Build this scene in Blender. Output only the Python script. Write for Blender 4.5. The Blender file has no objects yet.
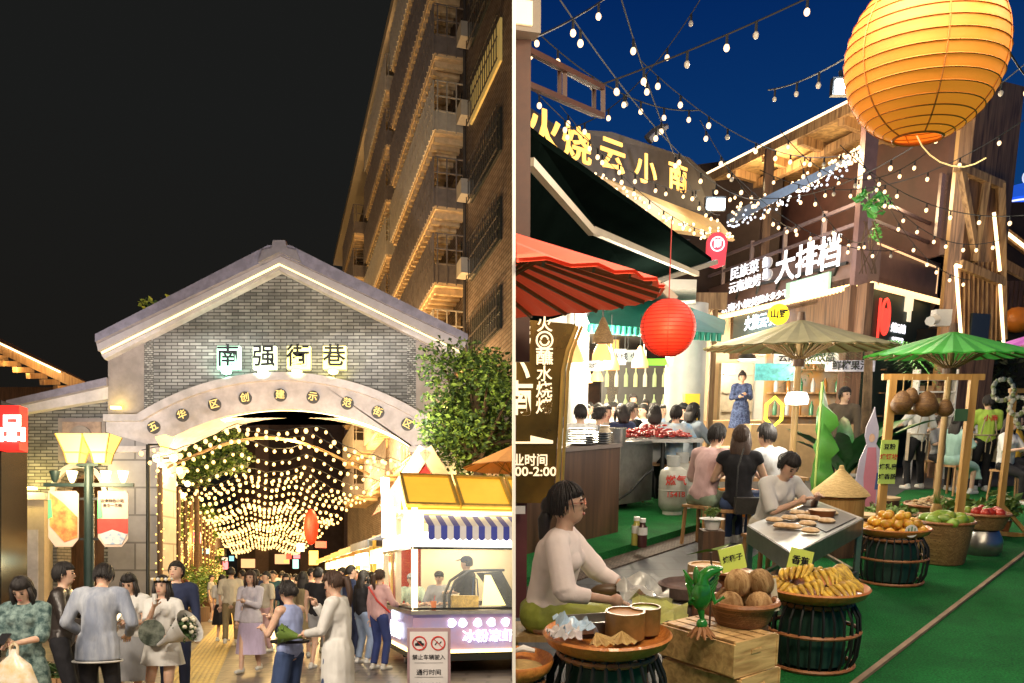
import bpy, math, random, bmesh
from mathutils import Vector as V, Matrix as Mx, noise
R=math.radians; PI=math.pi; sin=math.sin; cos=math.cos
rnd=random.Random(11); U=rnd.uniform
scene=bpy.context.scene; COL=scene.collection
F=850.0; HZ=575.0; EYE=1.6; TH=math.atan(175/F)
REG=[]; SIDE=['L']
def side(s): SIDE[0]=s
# ---------- points seen through the lens -> places in each street
def LP(px,py,d): return V(((px-512)/F*d,d,EYE+(HZ-py)/F*d))
def LG(px,py): d=EYE*F/(py-HZ); return V(((px-512)/F*d,d,0))
def _ray(px,py):
    u=(px-512)/F; v=(HZ-py)/F
    return V((u,cos(TH)+sin(TH)*v,-sin(TH)+cos(TH)*v))
def RP(px,py,d):
    r=_ray(px,py); k=d/r.y
    return V((r.x*k,d,EYE+r.z*k))
def RH(px,py,z=0.0):
    r=_ray(px,py); k=(z-EYE)/r.z
    return V((r.x*k,r.y*k,z))
# ---------- materials
MATS={}
def mk(name,col,rough=.6,var=.25,sc=6,metal=0,emit=0,ecol=None,trans=0,bump=0,kind='noise',col2=None,sss=0,alpha=1,samp=False,stretch=None,clear=0,nsc=None,vert=False,dirt=None,orand=0):
    if name in MATS: return MATS[name]
    m=bpy.data.materials.new(name); m.use_nodes=True; nt=m.node_tree; N=nt.nodes; L=nt.links
    b=N['Principled BSDF']; col=tuple(col)+(1,)
    b.inputs['Roughness'].default_value=rough; b.inputs['Metallic'].default_value=metal
    b.inputs['Base Color'].default_value=col
    if rough>=.7: b.inputs['Specular IOR Level'].default_value=.2 if rough<1 else 0
    if clear: b.inputs['Coat Weight'].default_value=clear
    if trans: b.inputs['Transmission Weight'].default_value=trans
    if alpha<1: b.inputs['Alpha'].default_value=alpha
    if sss: b.inputs['Subsurface Weight'].default_value=sss; b.inputs['Subsurface Scale'].default_value=.02
    if emit:
        b.inputs['Emission Strength'].default_value=emit; b.inputs['Emission Color'].default_value=tuple(ecol or col[:3])+(1,)
        if not samp: m.cycles.emission_sampling='NONE'
    if var or bump:
        tc=N.new('ShaderNodeTexCoord'); mp=N.new('ShaderNodeMapping'); L.new(tc.outputs['Object'],mp.inputs[0])
        if stretch: mp.inputs['Scale'].default_value=stretch
        if vert:
            sx=N.new('ShaderNodeSeparateXYZ'); ad=N.new('ShaderNodeMath'); cx=N.new('ShaderNodeCombineXYZ'); L.new(tc.outputs['Object'],sx.inputs[0])
            L.new(sx.outputs[0],ad.inputs[0]); L.new(sx.outputs[1],ad.inputs[1]); L.new(ad.outputs[0],cx.inputs[0]); L.new(sx.outputs[2],cx.inputs[1]); L.new(cx.outputs[0],mp.inputs[0])
        c2=tuple(col2)+(1,) if col2 else tuple(c*(1-var) for c in col[:3])+(1,)
        if kind=='noise':
            t=N.new('ShaderNodeTexNoise'); t.inputs['Scale'].default_value=sc; t.inputs['Detail'].default_value=6; t.inputs['Roughness'].default_value=.62
            rp=N.new('ShaderNodeValToRGB'); rp.color_ramp.elements[0].position=.38; rp.color_ramp.elements[1].position=.64
            rp.color_ramp.elements[0].color=c2; rp.color_ramp.elements[1].color=col
            L.new(mp.outputs[0],t.inputs['Vector']); L.new(t.outputs['Fac'],rp.inputs[0]); out=rp.outputs[0]; h=t.outputs['Fac']
        elif kind=='wood':
            t=N.new('ShaderNodeTexNoise'); t.inputs['Scale'].default_value=sc; t.inputs['Detail'].default_value=5; t.inputs['Distortion'].default_value=.6
            rp=N.new('ShaderNodeValToRGB'); rp.color_ramp.elements[0].position=.35; rp.color_ramp.elements[1].position=.62
            rp.color_ramp.elements[0].color=c2; rp.color_ramp.elements[1].color=col
            if not stretch: mp.inputs['Scale'].default_value=(6,6,.5)
            L.new(mp.outputs[0],t.inputs['Vector']); L.new(t.outputs['Fac'],rp.inputs[0]); out=rp.outputs[0]; h=t.outputs['Fac']
        elif kind=='brick':
            t=N.new('ShaderNodeTexBrick'); t.inputs['Scale'].default_value=sc
            t.inputs['Color1'].default_value=col; t.inputs['Color2'].default_value=c2; t.inputs['Mortar'].default_value=tuple(c*.5 for c in c2[:3])+(1,)
            t.inputs['Mortar Size'].default_value=.025; t.inputs['Bias'].default_value=0
            t.inputs['Brick Width'].default_value=nsc[0] if nsc else .5; t.inputs['Row Height'].default_value=nsc[1] if nsc else .18
            L.new(mp.outputs[0],t.inputs['Vector']); out=t.outputs['Color']; h=t.outputs['Fac']
            n2=N.new('ShaderNodeTexNoise'); n2.inputs['Scale'].default_value=sc*1.7; n2.inputs['Detail'].default_value=8
            mx=N.new('ShaderNodeMix'); mx.data_type='RGBA'; mx.blend_type='MULTIPLY'; mx.inputs[0].default_value=.55
            L.new(mp.outputs[0],n2.inputs['Vector']); L.new(out,mx.inputs[6]); L.new(n2.outputs['Fac'],mx.inputs[7]); out=mx.outputs[2]
            sb=N.new('ShaderNodeMath'); sb.operation='MULTIPLY'; sb.inputs[1].default_value=-1; L.new(h,sb.inputs[0]); h=sb.outputs[0]
        if dirt:
            n3=N.new('ShaderNodeTexNoise'); n3.inputs['Scale'].default_value=dirt[0]; n3.inputs['Detail'].default_value=4; n3.inputs['Roughness'].default_value=.7; L.new(tc.outputs['Object'],n3.inputs['Vector'])
            mr=N.new('ShaderNodeMapRange'); mr.inputs[1].default_value=.3; mr.inputs[2].default_value=.68; mr.inputs[3].default_value=1-dirt[1]; mr.inputs[4].default_value=1; L.new(n3.outputs['Fac'],mr.inputs[0])
            m3=N.new('ShaderNodeMix'); m3.data_type='RGBA'; m3.blend_type='MULTIPLY'; m3.inputs[0].default_value=1; L.new(out,m3.inputs[6]); L.new(mr.outputs[0],m3.inputs[7]); out=m3.outputs[2]
        if orand:
            oi=N.new('ShaderNodeObjectInfo'); mr=N.new('ShaderNodeMapRange'); mr.inputs[3].default_value=1-orand; mr.inputs[4].default_value=1.1; L.new(oi.outputs['Random'],mr.inputs[0])
            m4=N.new('ShaderNodeMix'); m4.data_type='RGBA'; m4.blend_type='MULTIPLY'; m4.inputs[0].default_value=1; L.new(out,m4.inputs[6]); L.new(mr.outputs[0],m4.inputs[7]); out=m4.outputs[2]
        L.new(out,b.inputs['Base Color'])
        if emit and ecol is None: L.new(out,b.inputs['Emission Color'])
        if bump:
            bp=N.new('ShaderNodeBump'); bp.inputs['Strength'].default_value=bump; bp.inputs['Distance'].default_value=.02
            L.new(h,bp.inputs['Height']); L.new(bp.outputs[0],b.inputs['Normal'])
    MATS[name]=m; return m
def glow(name,col,s,samp=False): return mk(name,col,.5,var=0,emit=s,ecol=col,samp=samp)
# ---------- mesh builder
class MB:
    def __init__(s): s.v=[];s.f=[];s.mi=[];s.s=[];s.M=None;s.m=0;s.sm=False
    def add(s,vs,fs,sm=None):
        b=len(s.v); M=s.M
        s.v.extend([tuple(M@V(p)) if M is not None else tuple(p) for p in vs])
        sm=s.sm if sm is None else sm
        for f in fs: s.f.append([b+i for i in f]); s.mi.append(s.m); s.s.append(sm)
        return s
    def box(s,c,sz,rz=0,M=None):
        x,y,z=[a/2 for a in sz]; T=Mx.Translation(V(c))@Mx.Rotation(rz,4,'Z')
        if M is not None: T=T@M
        vs=[T@V(p) for p in ((-x,-y,-z),(x,-y,-z),(x,y,-z),(-x,y,-z),(-x,-y,z),(x,-y,z),(x,y,z),(-x,y,z))]
        return s.add(vs,[(0,3,2,1),(4,5,6,7),(0,1,5,4),(1,2,6,5),(2,3,7,6),(3,0,4,7)],False)
    def bar(s,a,b,w,h=None,up=(0,0,1)):
        a=V(a);b=V(b);d=b-a;L=d.length
        if L<1e-6: return s
        h=w if h is None else h; d.normalize(); u=V(up)
        if abs(d.dot(u))>.98: u=V((0,1,0))
        x=d.cross(u).normalized(); u=x.cross(d)
        vs=[p+x*i*w/2+u*j*h/2 for p in (a,b) for i,j in ((-1,-1),(1,-1),(1,1),(-1,1))]
        return s.add(vs,[(0,1,2,3),(7,6,5,4),(0,4,5,1),(1,5,6,2),(2,6,7,3),(3,7,4,0)],False)
    def tube(s,pts,r,n=6,closed=False,caps=True):
        pts=[V(p) for p in pts];k=len(pts)
        rs=r if isinstance(r,(list,tuple)) else [r]*k
        vs=[];up=None
        for i,p in enumerate(pts):
            if closed: t=pts[(i+1)%k]-pts[i-1]
            else: t=pts[min(i+1,k-1)]-pts[max(i-1,0)]
            if t.length<1e-9: t=V((0,0,1))
            t.normalize()
            if up is None or abs(up.dot(t))>.95: up=V((0,0,1)) if abs(t.z)<.9 else V((1,0,0))
            x=t.cross(up).normalized(); up=x.cross(t).normalized()
            for j in range(n):
                a=2*PI*j/n; vs.append(p+(x*cos(a)+up*sin(a))*rs[i])
        fs=[]
        for i in range(k if closed else k-1):
            for j in range(n):
                a=i*n+j;b=i*n+(j+1)%n;c=((i+1)%k)*n+(j+1)%n;d=((i+1)%k)*n+j
                fs.append((a,b,c,d))
        if caps and not closed: fs.append(list(range(n))[::-1]); fs.append([(k-1)*n+j for j in range(n)])
        return s.add(vs,fs,True)
    def cyl(s,a,b,r0,r1=None,n=14): return s.tube([a,b],[r0,r0 if r1 is None else r1],n)
    def lathe(s,c,prof,n=24,sm=True,ax=None,a0=0,a1=2*PI,sx=1,sy=1):
        c=V(c);k=len(prof);full=abs(a1-a0-2*PI)<1e-6;m=n if full else n+1
        vs=[]
        for r,z in prof:
            for j in range(m):
                a=a0+(a1-a0)*j/n; p=V((r*cos(a)*sx,r*sin(a)*sy,z))
                if ax is not None: p=ax@p
                vs.append(c+p)
        fs=[(i*m+j,i*m+(j+1)%m,(i+1)*m+(j+1)%m,(i+1)*m+j) for i in range(k-1) for j in range(n)]
        return s.add(vs,fs,sm)
    def sph(s,c,r,n=12,m=8,M=None):
        if not isinstance(r,(tuple,list)): r=(r,r,r)
        A=Mx.Translation(V(c)); 
        if M is not None: A=A@M
        vs=[A@V((0,0,-r[2]))];
        for i in range(1,m):
            p=-PI/2+PI*i/m
            for j in range(n): a=2*PI*j/n; vs.append(A@V((r[0]*cos(p)*cos(a),r[1]*cos(p)*sin(a),r[2]*sin(p))))
        vs.append(A@V((0,0,r[2]))); fs=[(0,1+(j+1)%n,1+j) for j in range(n)]
        for i in range(m-2):
            for j in range(n): b=1+i*n; fs.append((b+j,b+(j+1)%n,b+n+(j+1)%n,b+n+j))
        b=1+(m-2)*n; e=len(vs)-1; fs+=[(b+j,b+(j+1)%n,e) for j in range(n)]
        return s.add(vs,fs,True)
    def cap(s,a,b,ra,rb=None,n=12):
        rb=ra if rb is None else rb; a=V(a);b=V(b);d=(b-a)
        if d.length<1e-6: return s.sph(a,ra,n)
        d.normalize(); pts=[];rs=[]
        for i in range(4): t=R(90-22.5*i) ; pts.append(a-d*ra*sin(t)*.999); rs.append(max(ra*cos(t),.0006))
        for i in range(4): t=R(22.5*(i+1)); pts.append(b+d*rb*sin(t)); rs.append(max(rb*cos(t),.0006))
        pts.insert(4,a); rs.insert(4,ra); pts.insert(5,b); rs.insert(5,rb)
        return s.tube(pts,rs,n)
    def prism(s,poly,M,depth,sm=False):
        k=len(poly)
        vs=[M@V((x,y,0)) for x,y in poly]+[M@V((x,y,depth)) for x,y in poly]
        fs=[list(range(k))[::-1],[k+i for i in range(k)]]+[(i,(i+1)%k,k+(i+1)%k,k+i) for i in range(k)]
        return s.add(vs,fs,sm)
    def loft(s,rings,caps=True,closed=True,sm=True):
        n=len(rings[0]);vs=[p for r in rings for p in r];fs=[]
        for i in range(len(rings)-1):
            for j in range(n if closed else n-1):
                fs.append((i*n+j,i*n+(j+1)%n,(i+1)*n+(j+1)%n,(i+1)*n+j))
        if caps and closed: fs.append(list(range(n))[::-1]); fs.append([(len(rings)-1)*n+j for j in range(n)])
        return s.add(vs,fs,sm)
    def quad(s,*p): return s.add(p,[tuple(range(len(p)))],False)
    def text(s,t,M,size,depth=.01,bold=0.0,ax='CENTER',sx=1):
        key=(t,depth/size if size else 0,bold,ax)
        if key not in TXT:
            c=bpy.data.curves.new('t','FONT'); c.body=t; c.size=1; c.extrude=depth/size/2; c.offset=bold; c.align_x=ax; c.align_y='CENTER'
            c.resolution_u=3
            o=bpy.data.objects.new('t',c); COL.objects.link(o); dg=bpy.context.evaluated_depsgraph_get(); dg.update()
            me=bpy.data.meshes.new_from_object(o.evaluated_get(dg))
            TXT[key]=([tuple(v.co) for v in me.vertices],[tuple(p.vertices) for p in me.polygons])
            bpy.data.objects.remove(o); bpy.data.curves.remove(c); bpy.data.meshes.remove(me)
        vs,fs=TXT[key]; A=M@Mx.Diagonal((size*sx,size,size,1))
        return s.add([A@V(v) for v in vs],fs,False)
    def out(s,name,mats,parent=None,label=None,cat=None,group=None,kind=None):
        me=bpy.data.meshes.new(name); me.from_pydata(s.v,[],s.f)
        for m in (mats if isinstance(mats,(list,tuple)) else [mats]): me.materials.append(m)
        me.polygons.foreach_set('use_smooth',s.s); me.polygons.foreach_set('material_index',s.mi); me.update()
        if any(s.s) and name not in('body','top','hair'): me.set_sharp_from_angle(angle=R(48))
        o=bpy.data.objects.new(name,me); COL.objects.link(o)
        if parent is not None: o.parent=parent
        return tag(o,label,cat,group,kind)
TXT={}
def tag(o,label=None,cat=None,group=None,kind=None):
    if label: o['label']=label
    if cat: o['category']=cat
    if group: o['group']=group
    if kind: o['kind']=kind
    if o.parent is None and 'reg' not in o: o['reg']=SIDE[0]; REG.append(o)
    return o
def thing(name,label,cat,loc=(0,0,0),rz=0,group=None):
    o=bpy.data.objects.new(name,None); COL.objects.link(o); o.empty_display_size=.2
    o.location=loc; o.rotation_euler=(0,0,rz); return tag(o,label,cat,group)
def dup(r,loc=None,rz=None,label=None,par=None,sc=None):
    c=r.copy(); COL.objects.link(c)
    if par is None:
        if loc is not None: c.location=loc
        if rz is not None: c.rotation_euler=(0,0,rz)
        if sc: c.scale=(sc,)*3 if not isinstance(sc,tuple) else sc
        if label: c['label']=label
        c['reg']=SIDE[0]; REG.append(c)
    else: c.parent=par
    for ch in list(r.children): dup(ch,par=c)
    return c
def FM(o,x,y):  # frame from origin and two axes
    x=V(x).normalized(); y=V(y); y=(y-x*y.dot(x)).normalized(); z=x.cross(y)
    m=Mx.Identity(4)
    for i in range(3): m[i][0]=x[i]; m[i][1]=y[i]; m[i][2]=z[i]; m[i][3]=o[i]
    return m
def lamp(name,kind,loc,power,col,size=.1,par=None,**k):
    l=bpy.data.lights.new(name,kind); l.energy=power; l.color=col
    if kind=='AREA': l.size=size
    else: l.shadow_soft_size=size
    if kind=='SPOT': l.spot_size=k.get('spot',R(90)); l.spot_blend=.6
    o=bpy.data.objects.new(name,l); COL.objects.link(o); o.location=loc
    if 'to' in k: o.rotation_euler=(V(k['to'])-V(loc)).to_track_quat('-Z','Y').to_euler()
    if par is None: o['reg']=SIDE[0]; REG.append(o)
    else: o.parent=par
    return o
def circ(r,n=24,z=0,c=(0,0)): return [(c[0]+r*cos(2*PI*i/n),c[1]+r*sin(2*PI*i/n),z) for i in range(n)]
def remesh(mb,vox,sm=3):
    me=bpy.data.meshes.new('r'); me.from_pydata(mb.v,[],mb.f); me.update()
    o=bpy.data.objects.new('r',me); COL.objects.link(o)
    a=o.modifiers.new('a','REMESH'); a.mode='VOXEL'; a.voxel_size=vox
    b=o.modifiers.new('b','SMOOTH'); b.factor=.5; b.iterations=sm
    dg=bpy.context.evaluated_depsgraph_get(); dg.update()
    m2=bpy.data.meshes.new_from_object(o.evaluated_get(dg))
    r=MB(); r.v=[tuple(v.co) for v in m2.vertices]; r.f=[list(p.vertices) for p in m2.polygons]
    r.s=[True]*len(r.f); r.mi=[0]*len(r.f)
    bpy.data.objects.remove(o); bpy.data.meshes.remove(me); bpy.data.meshes.remove(m2)
    return r
# ---------- people
def wrinkle(r,amp=.011):
    sd=rnd.uniform(0,50); o=[]
    for x,y,z in r.v:
        a=math.atan2(y,x); f=noise.noise(V((x*7+sd,y*7,z*5)))*.7+noise.noise(V((x*16+z*7,y*16+sd,z*11)))*.5+ (abs(noise.noise(V((x*9,y*9+sd,z*3.5))))-.25)*-.8
        l=math.hypot(x,y)+1e-6; o.append((x+x/l*f*amp,y+y/l*f*amp,z+f*amp*.35))
    r.v=o; return r
def ik(a,t,l1,l2,pole):
    a=V(a);t=V(t);d=t-a;L=min(d.length,(l1+l2)*.995); L=max(L,abs(l1-l2)+.01); d.normalize()
    t=a+d*L; x=(l1*l1-l2*l2+L*L)/(2*L); h=math.sqrt(max(l1*l1-x*x,0)); p=V(pole); p=p-d*p.dot(d)
    if p.length<1e-4: p=V((0,1,0))
    return a+d*x+p.normalized()*h, t
SK={}
def skin(i): return mk('skin_%d'%i,[(.62,.40,.29),(.52,.32,.22),(.70,.48,.36)][i],.5,.12,14,sss=.12)
HAIRM=lambda: mk('hair_black',(.014,.010,.009),.6,.4,40,bump=.5,stretch=(1,1,.2))
HAIRB=lambda: mk('hair_brown',(.055,.026,.015),.6,.4,40,bump=.5,stretch=(1,1,.2))
def person(label,loc,face,h=1.68,pelvis=None,lean=0,hy=0,hp=0,rh=None,lh=None,rf=None,lf=None,top=None,slv=.5,topl=.0,bot='trousers',bmat=None,botl=.5,
           hair='short',hm=None,sk=0,shoes=None,fem=False,vox=.017,facef=True,fing=True,group='passers-by in the lantern street',build=1.0,extra=None,cap=None,apron=None,sit=False,open_top=False,collar=True):
    s=h/1.70; P=thing('person',label,'person',loc,R(face),group); P.scale=(s,s,s)
    pz=pelvis/s if pelvis else .93
    ln=R(lean); sp=V((0,sin(ln),cos(ln))); fw=V((0,cos(ln),-sin(ln))); pel=V((0,0,pz))
    chest=pel+sp*.36; neck=pel+sp*.51; sw=.165 if fem else .19
    A=Mx.Rotation(R(hy),3,'Z')@Mx.Rotation(-ln*.6+R(-hp),3,'X')
    hc=neck+sp*.035+A@V((0,.02,.115)); 
    T=FM((0,0,0),(1,0,0),fw).to_3x3().to_4x4()
    HM=A.to_4x4()
    sh={1:pel+sp*.455+V((sw,0,0)),-1:pel+sp*.455+V((-sw,0,0))}
    hands={1:V(rh) if rh else V((.24,.04,pz-.12)),-1:V(lh) if lh else V((-.24,.04,pz-.12))}
    feet={1:V(rf) if rf else V((.1,.02,.07)),-1:V(lf) if lf else V((-.1,-.03,.07))}
    B=MB(); ex=MB(); el={};wr={};kn={};an={};hp_={}
    B.sph(pel+V((0,0,.02)),(.155*build,.115*build,.13),12,8,T); B.sph(chest,(.155*build,.11*build,.18),12,8,T); B.cap(pel,chest,.115*build,.12*build)
    if fem:
        for q in (-1,1): B.sph(chest+fw*.085+V((q*.065,0,.0)),.055,8,6)
    B.cap(neck-sp*.06,hc-V((0,0,.04)),.052,.05)
    for q in (1,-1):
        e,w=ik(sh[q],hands[q],.285,.25,V((q*.6,-.6,-.6))); el[q]=e;wr[q]=w
        B.cap(sh[q]+V((-q*.03,0,.0)),sh[q],.062,.056); B.cap(sh[q],e,.05*build,.038); B.cap(e,w,.037,.025)
        d=(w-e).normalized(); B.sph(w+d*.045,(.036,.036,.045),10,6)
        # fingers
        side_=d.cross(V((0,0,1))) 
        if side_.length<.1: side_=V((0,1,0))
        side_.normalize(); nrm=side_.cross(d).normalized()
        if fing:
            for k in range(4):
                o=w+d*.075+side_*(k-1.5)*.018; L=(.036,.042,.038,.03)[k]; c1=o+d*L-nrm*.008; c2=c1+d*L*.5-nrm*.022
                ex.tube([o,c1,c2],[.0088,.0082,.006],6)
            o=w+d*.03-side_*.028*(1); ex.tube([o,o+d*.03-side_*.025-nrm*.01,o+d*.055-side_*.022-nrm*.02],[.011,.0095,.007],6)
        hp_[q]=pel+V((q*.088,0,-.03)); k,f=ik(hp_[q],feet[q],.43,.42,V((q*.12,1,.1))); kn[q]=k;an[q]=f
        B.cap(hp_[q],k,.085*build,.055); B.cap(k,f,.052,.036); ff=V((q*.02,.13,-.035)); B.cap(f+V((0,-.03,-.03)),f+ff,.036,.028)
    B.sph(hc,(.074,.092,.105),16,12,HM); B.sph(hc+HM@V((0,.03,-.055)),(.052,.058,.058),12,8,HM)
    b=remesh(B,vox,2)
    b.M=None
    for q in (-1,1): b.sph(hc+HM@V((q*.075,-.005,-.012)),(.012,.02,.03),6,5,HM)
    b.add([hc+HM@V(p) for p in ((0,.088,.022),(-.011,.09,-.03),(.011,.09,-.03),(0,.112,-.026),(0,.09,-.036))],[(0,1,3),(0,3,2),(1,4,3),(3,4,2)],True)
    b.add(ex.v,ex.f,True)
    b.out('body',skin(sk),P)
    if facef:
        for q in (-1,1):
            m=MB(); m.sph(hc+HM@V((q*.031,.083,.006)),(.014,.008,.0075),8,6,HM); m.out('eye',mk('eye_dark',(.02,.012,.01),.2,0),P)
        m=MB(); m.sph(hc+HM@V((0,.090,-.058)),(.021,.008,.0075),8,6,HM); m.out('mouth',mk('lips',(.40,.12,.10),.4,0),P)
        m=MB()
        for q in (-1,1): m.bar(hc+HM@V((q*.017,.092,.026)),hc+HM@V((q*.046,.080,.027)),.006,.006)
        m.out('eyebrows',HAIRM(),P)
    hm=hm or HAIRM()
    # hair
    H=MB(); n,mm=20,14; vs=[];
    for i in range(mm+1):
        p=-PI/2+PI*i/mm
        for j in range(n):
            a=2*PI*j/n; d=V((cos(p)*cos(a),cos(p)*sin(a),sin(p)))
            k=1.13 if hair!='short' else 1.08
            if d.y>.25 and d.z<.42 : k=.80
            elif d.z<(-.62 if d.y<-.1 else -.2): k=.80 if hair in('short','bun','pony','topbun','bunpony') else 1.05
            k*=1+.02*sin(9*a+3*p)+.035*noise.noise(V((d.x*5,d.y*5,d.z*5+len(label))))
            vs.append(hc+HM@V((d.x*.082*k,d.y*.099*k-.006,d.z*.112*k+.006)))
    fs=[(i*n+j,i*n+(j+1)%n,(i+1)*n+(j+1)%n,(i+1)*n+j) for i in range(mm) for j in range(n)]
    H.add(vs,fs,True)
    if hair in('long','bob'):
        L=.34 if hair=='long' else .13
        rg=[]
        for i in range(7):
            t=i/6; c=hc+HM@V((0,-.045-.02*t,.04))+V((0,-sin(ln)*0,-1))*(L+.06)*t
            if t>.3: c=c+(-fw*.03)
            w=.088+.02*sin(PI*t)-.03*max(0,t-.7); dd=.055-.02*t
            rg.append([c+V((w*cos(a),dd*sin(a)*1.1,0)) for a in [2*PI*j/12 for j in range(12)]])
        H.loft(rg)
        for q in (-1,1): H.tube([hc+HM@V((q*.075,.03,.04)),hc+HM@V((q*.088,.03,-.06)),hc+HM@V((q*.085,.03,-.12))+V((0,0,-L*.35))],[.02,.024,.012],7)
    if vox<.0175:
        q_=random.Random(len(label)*7+int(abs(loc[0])*10))
        for i in range(150):
            a=q_.uniform(0,2*PI); fr=sin(a)
            e1=R(24) if fr>.3 else (R(-16) if fr>-.15 else (R(-42) if hair=='short' else R(-28)))
            if hair in('long','bob'): e1=R(26) if fr>.3 else R(-55)
            e1+=R(q_.uniform(-7,7)); pts=[]; k=q_.uniform(1.10,1.17) if hair!='short' else q_.uniform(1.06,1.12); sw=q_.uniform(-.25,.25)
            for j in range(8):
                t=j/7; e=R(86)*(1-t)+e1*t; aa=a+sw*t*t
                pts.append(hc+HM@V((cos(e)*cos(aa)*.082*k,cos(e)*sin(aa)*.099*k-.006,sin(e)*.112*k+.006)))
            if hair in('long','bob') and fr<.3:
                Ld=(.30 if hair=='long' else .08)*q_.uniform(.8,1.05)
                for j in range(1,5): pts.append(pts[7]+V((0,0,-Ld*j/4))+(-fw*.012*j if fr<0 else V((0,0,0))))
            n_=len(pts); H.tube(pts,[.0052]*(n_-2)+[.0042,.0012],4)
    if hair in('bun','bunpony'): H.sph(hc+HM@V((0,-.11,.0)),(.05,.045,.055),10,8)
    if hair=='topbun': H.sph(hc+HM@V((0,-.05,.135)),(.04,.04,.035),10,8)
    if hair=='bunpony': H.tube([hc+HM@V((0,-.10,.0)),hc+HM@V((0,-.14,-.08)),hc+HM@V((.01,-.15,-.18)),hc+HM@V((.02,-.13,-.27))],[.03,.04,.03,.008],8)
    if hair=='pony': H.tube([hc+HM@V((0,-.09,.05)),hc+HM@V((0,-.15,.02)),hc+HM@V((0,-.15,-.12)),hc+HM@V((0,-.12,-.27))],[.02,.036,.036,.008],8)
    H.out('hair',hm,P)
    if cap:
        c=MB(); c.sph(hc+HM@V((0,-.004,.055)),(.09,.107,.075),14,8,HM); c.add([hc+HM@V(p) for p in ((-.07,.08,.06),(.07,.08,.06),(.05,.17,.045),(-.05,.17,.045),(-.07,.08,.07),(.07,.08,.07),(.05,.17,.052),(-.05,.17,.052))],[(0,3,2,1),(4,5,6,7),(0,1,5,4),(1,2,6,5),(2,3,7,6),(3,0,4,7)])
        c.out('cap',cap,P)
    # clothes
    if top:
        g=MB(); th=.016
        g.sph(chest+V((0,0,.0)),(.155*build+.024,.11*build+.022,.175),14,8,T); g.cap(pel+sp*.03,chest,.118*build+th,.125*build+th); g.sph(pel+sp*(.03),(.155*build+th,.115*build+th,.12),12,8,T)
        if fem:
            for q in (-1,1): g.sph(chest+fw*.088+V((q*.065,0,.0)),.066,8,6)
        if topl>0: g.loft([[pel+sp*(.10)+V((x*1.0,y*.8,z)) for x,y,z in circ(.16,14)],[pel+V((x*1.06,y*.86,z)) for x,y,z in circ(.18,14)],[pel-sp*topl*.5+V((x*1.05,y*.88,0)) for x,y,z in circ(.185,14)],[pel-sp*topl+V((x*1.05,y*.85,0)) for x,y,z in circ(.19,14)]])
        for q in (-1,1):
            if slv>=0: g.cap(sh[q]+V((-q*.06,0,.012)),sh[q],.07,.068)
            if slv>0:
                t1=min(1,slv*2); e2=sh[q].lerp(el[q],t1); g.tube([sh[q],e2],[.068,.058+.01*(slv<1)],12)
                if slv>.5: g.sph(el[q],.056,10,6); g.tube([el[q],el[q].lerp(wr[q],(slv-.5)*2)],[.056,.044],12)
        if slv>=0: g.tube([neck-sp*.09,neck-sp*.005],[.085,.06],12)
        gg=wrinkle(remesh(g,vox,2)); gg.out('top',top,P)
    bm_=bmat or mk('black_cloth',(.02,.02,.024),.8,.3,10)
    g=MB()
    if bot in('trousers','shorts'):
        g.sph(pel+V((0,0,.01)),(.155*build+.008,.115*build+.008,.12),12,8)
        for q in (-1,1):
            if bot=='shorts': g.tube([hp_[q]+V((0,0,.02)),hp_[q].lerp(kn[q],botl)],[.098,.1],12)
            else: g.cap(hp_[q],kn[q],.1,.072); g.tube([kn[q],an[q]+(kn[q]-an[q])*.06],[.07,.062],12)
        wrinkle(remesh(g,vox,2)).out(bot,bm_,P)
    elif bot=='skirt':
        if sit or pz<.75:
            kc=(kn[1]+kn[-1])/2
            rg=[]
            for t in (0,.35,.7,1): 
                c=(pel+V((0,-.05,0))).lerp(kc+V((0,.04,-.02)),t); w=.17+.05*t; rg.append([c+V((w*cos(a),0,.11*sin(a))) for a in [2*PI*j/14 for j in range(14)]])
            rg.append([kc+V((0,.1,-botl*.5))+V(((.25)*cos(a),.07*sin(a),.0)) for a in [2*PI*j/14 for j in range(14)]])
            g.loft(rg); g.sph(pel,(.19,.16,.13),12,8)
            wrinkle(remesh(g,vox,4)).out('skirt',bm_,P)
        else:
            n2=36; rg=[]
            for i in range(7):
                t=i/6; z=pz+.1-(botl+.1)*t; rr=.125+.055*min(1,t*3)+ (.07 if open_top is False else .02)*max(0,t-.2)
                rg.append([V(((rr*1.08+.012*t*sin(5*a+i*.2))*cos(a),(rr*.85+.014*t*sin(7*a))*sin(a),z+.0)) for a in [2*PI*j/n2 for j in range(n2)]])
            g.loft(rg,caps=True).out('skirt',bm_,P)
    if apron:
        g=MB(); g.tube([neck+V((-.05,-.03,-.02)),sh[1]*.4+chest*.6-fw*.14,pel+V((.13,-.14,.1))],.011,6).tube([neck+V((.05,-.03,-.02)),sh[-1]*.4+chest*.6-fw*.14,pel+V((-.13,-.14,.1))],.011,6)
        g.tube([pel+V((.19*cos(a),.15*sin(a),.08)) for a in [2*PI*j/20 for j in range(20)]],.014,6,closed=True)
        g.tube([pel+V((.0,-.155,.08)),pel+V((.05,-.18,-.05)),pel+V((.04,-.17,-.25))],.01,5).tube([pel+V((.0,-.155,.08)),pel+V((-.05,-.18,-.05)),pel+V((-.04,-.17,-.22))],.01,5)
        g.loft([[pel+V((.21*cos(a),.17*sin(a),.1-.5*t)) for a in [PI*(-.08+1.16*j/12) for j in range(13)]] for t in (0,.5,1)],caps=False,closed=False)
        g.out('apron',apron,P)
    sm_=shoes or mk('white_shoe',(.6,.6,.58),.6,.2,20)
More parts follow.
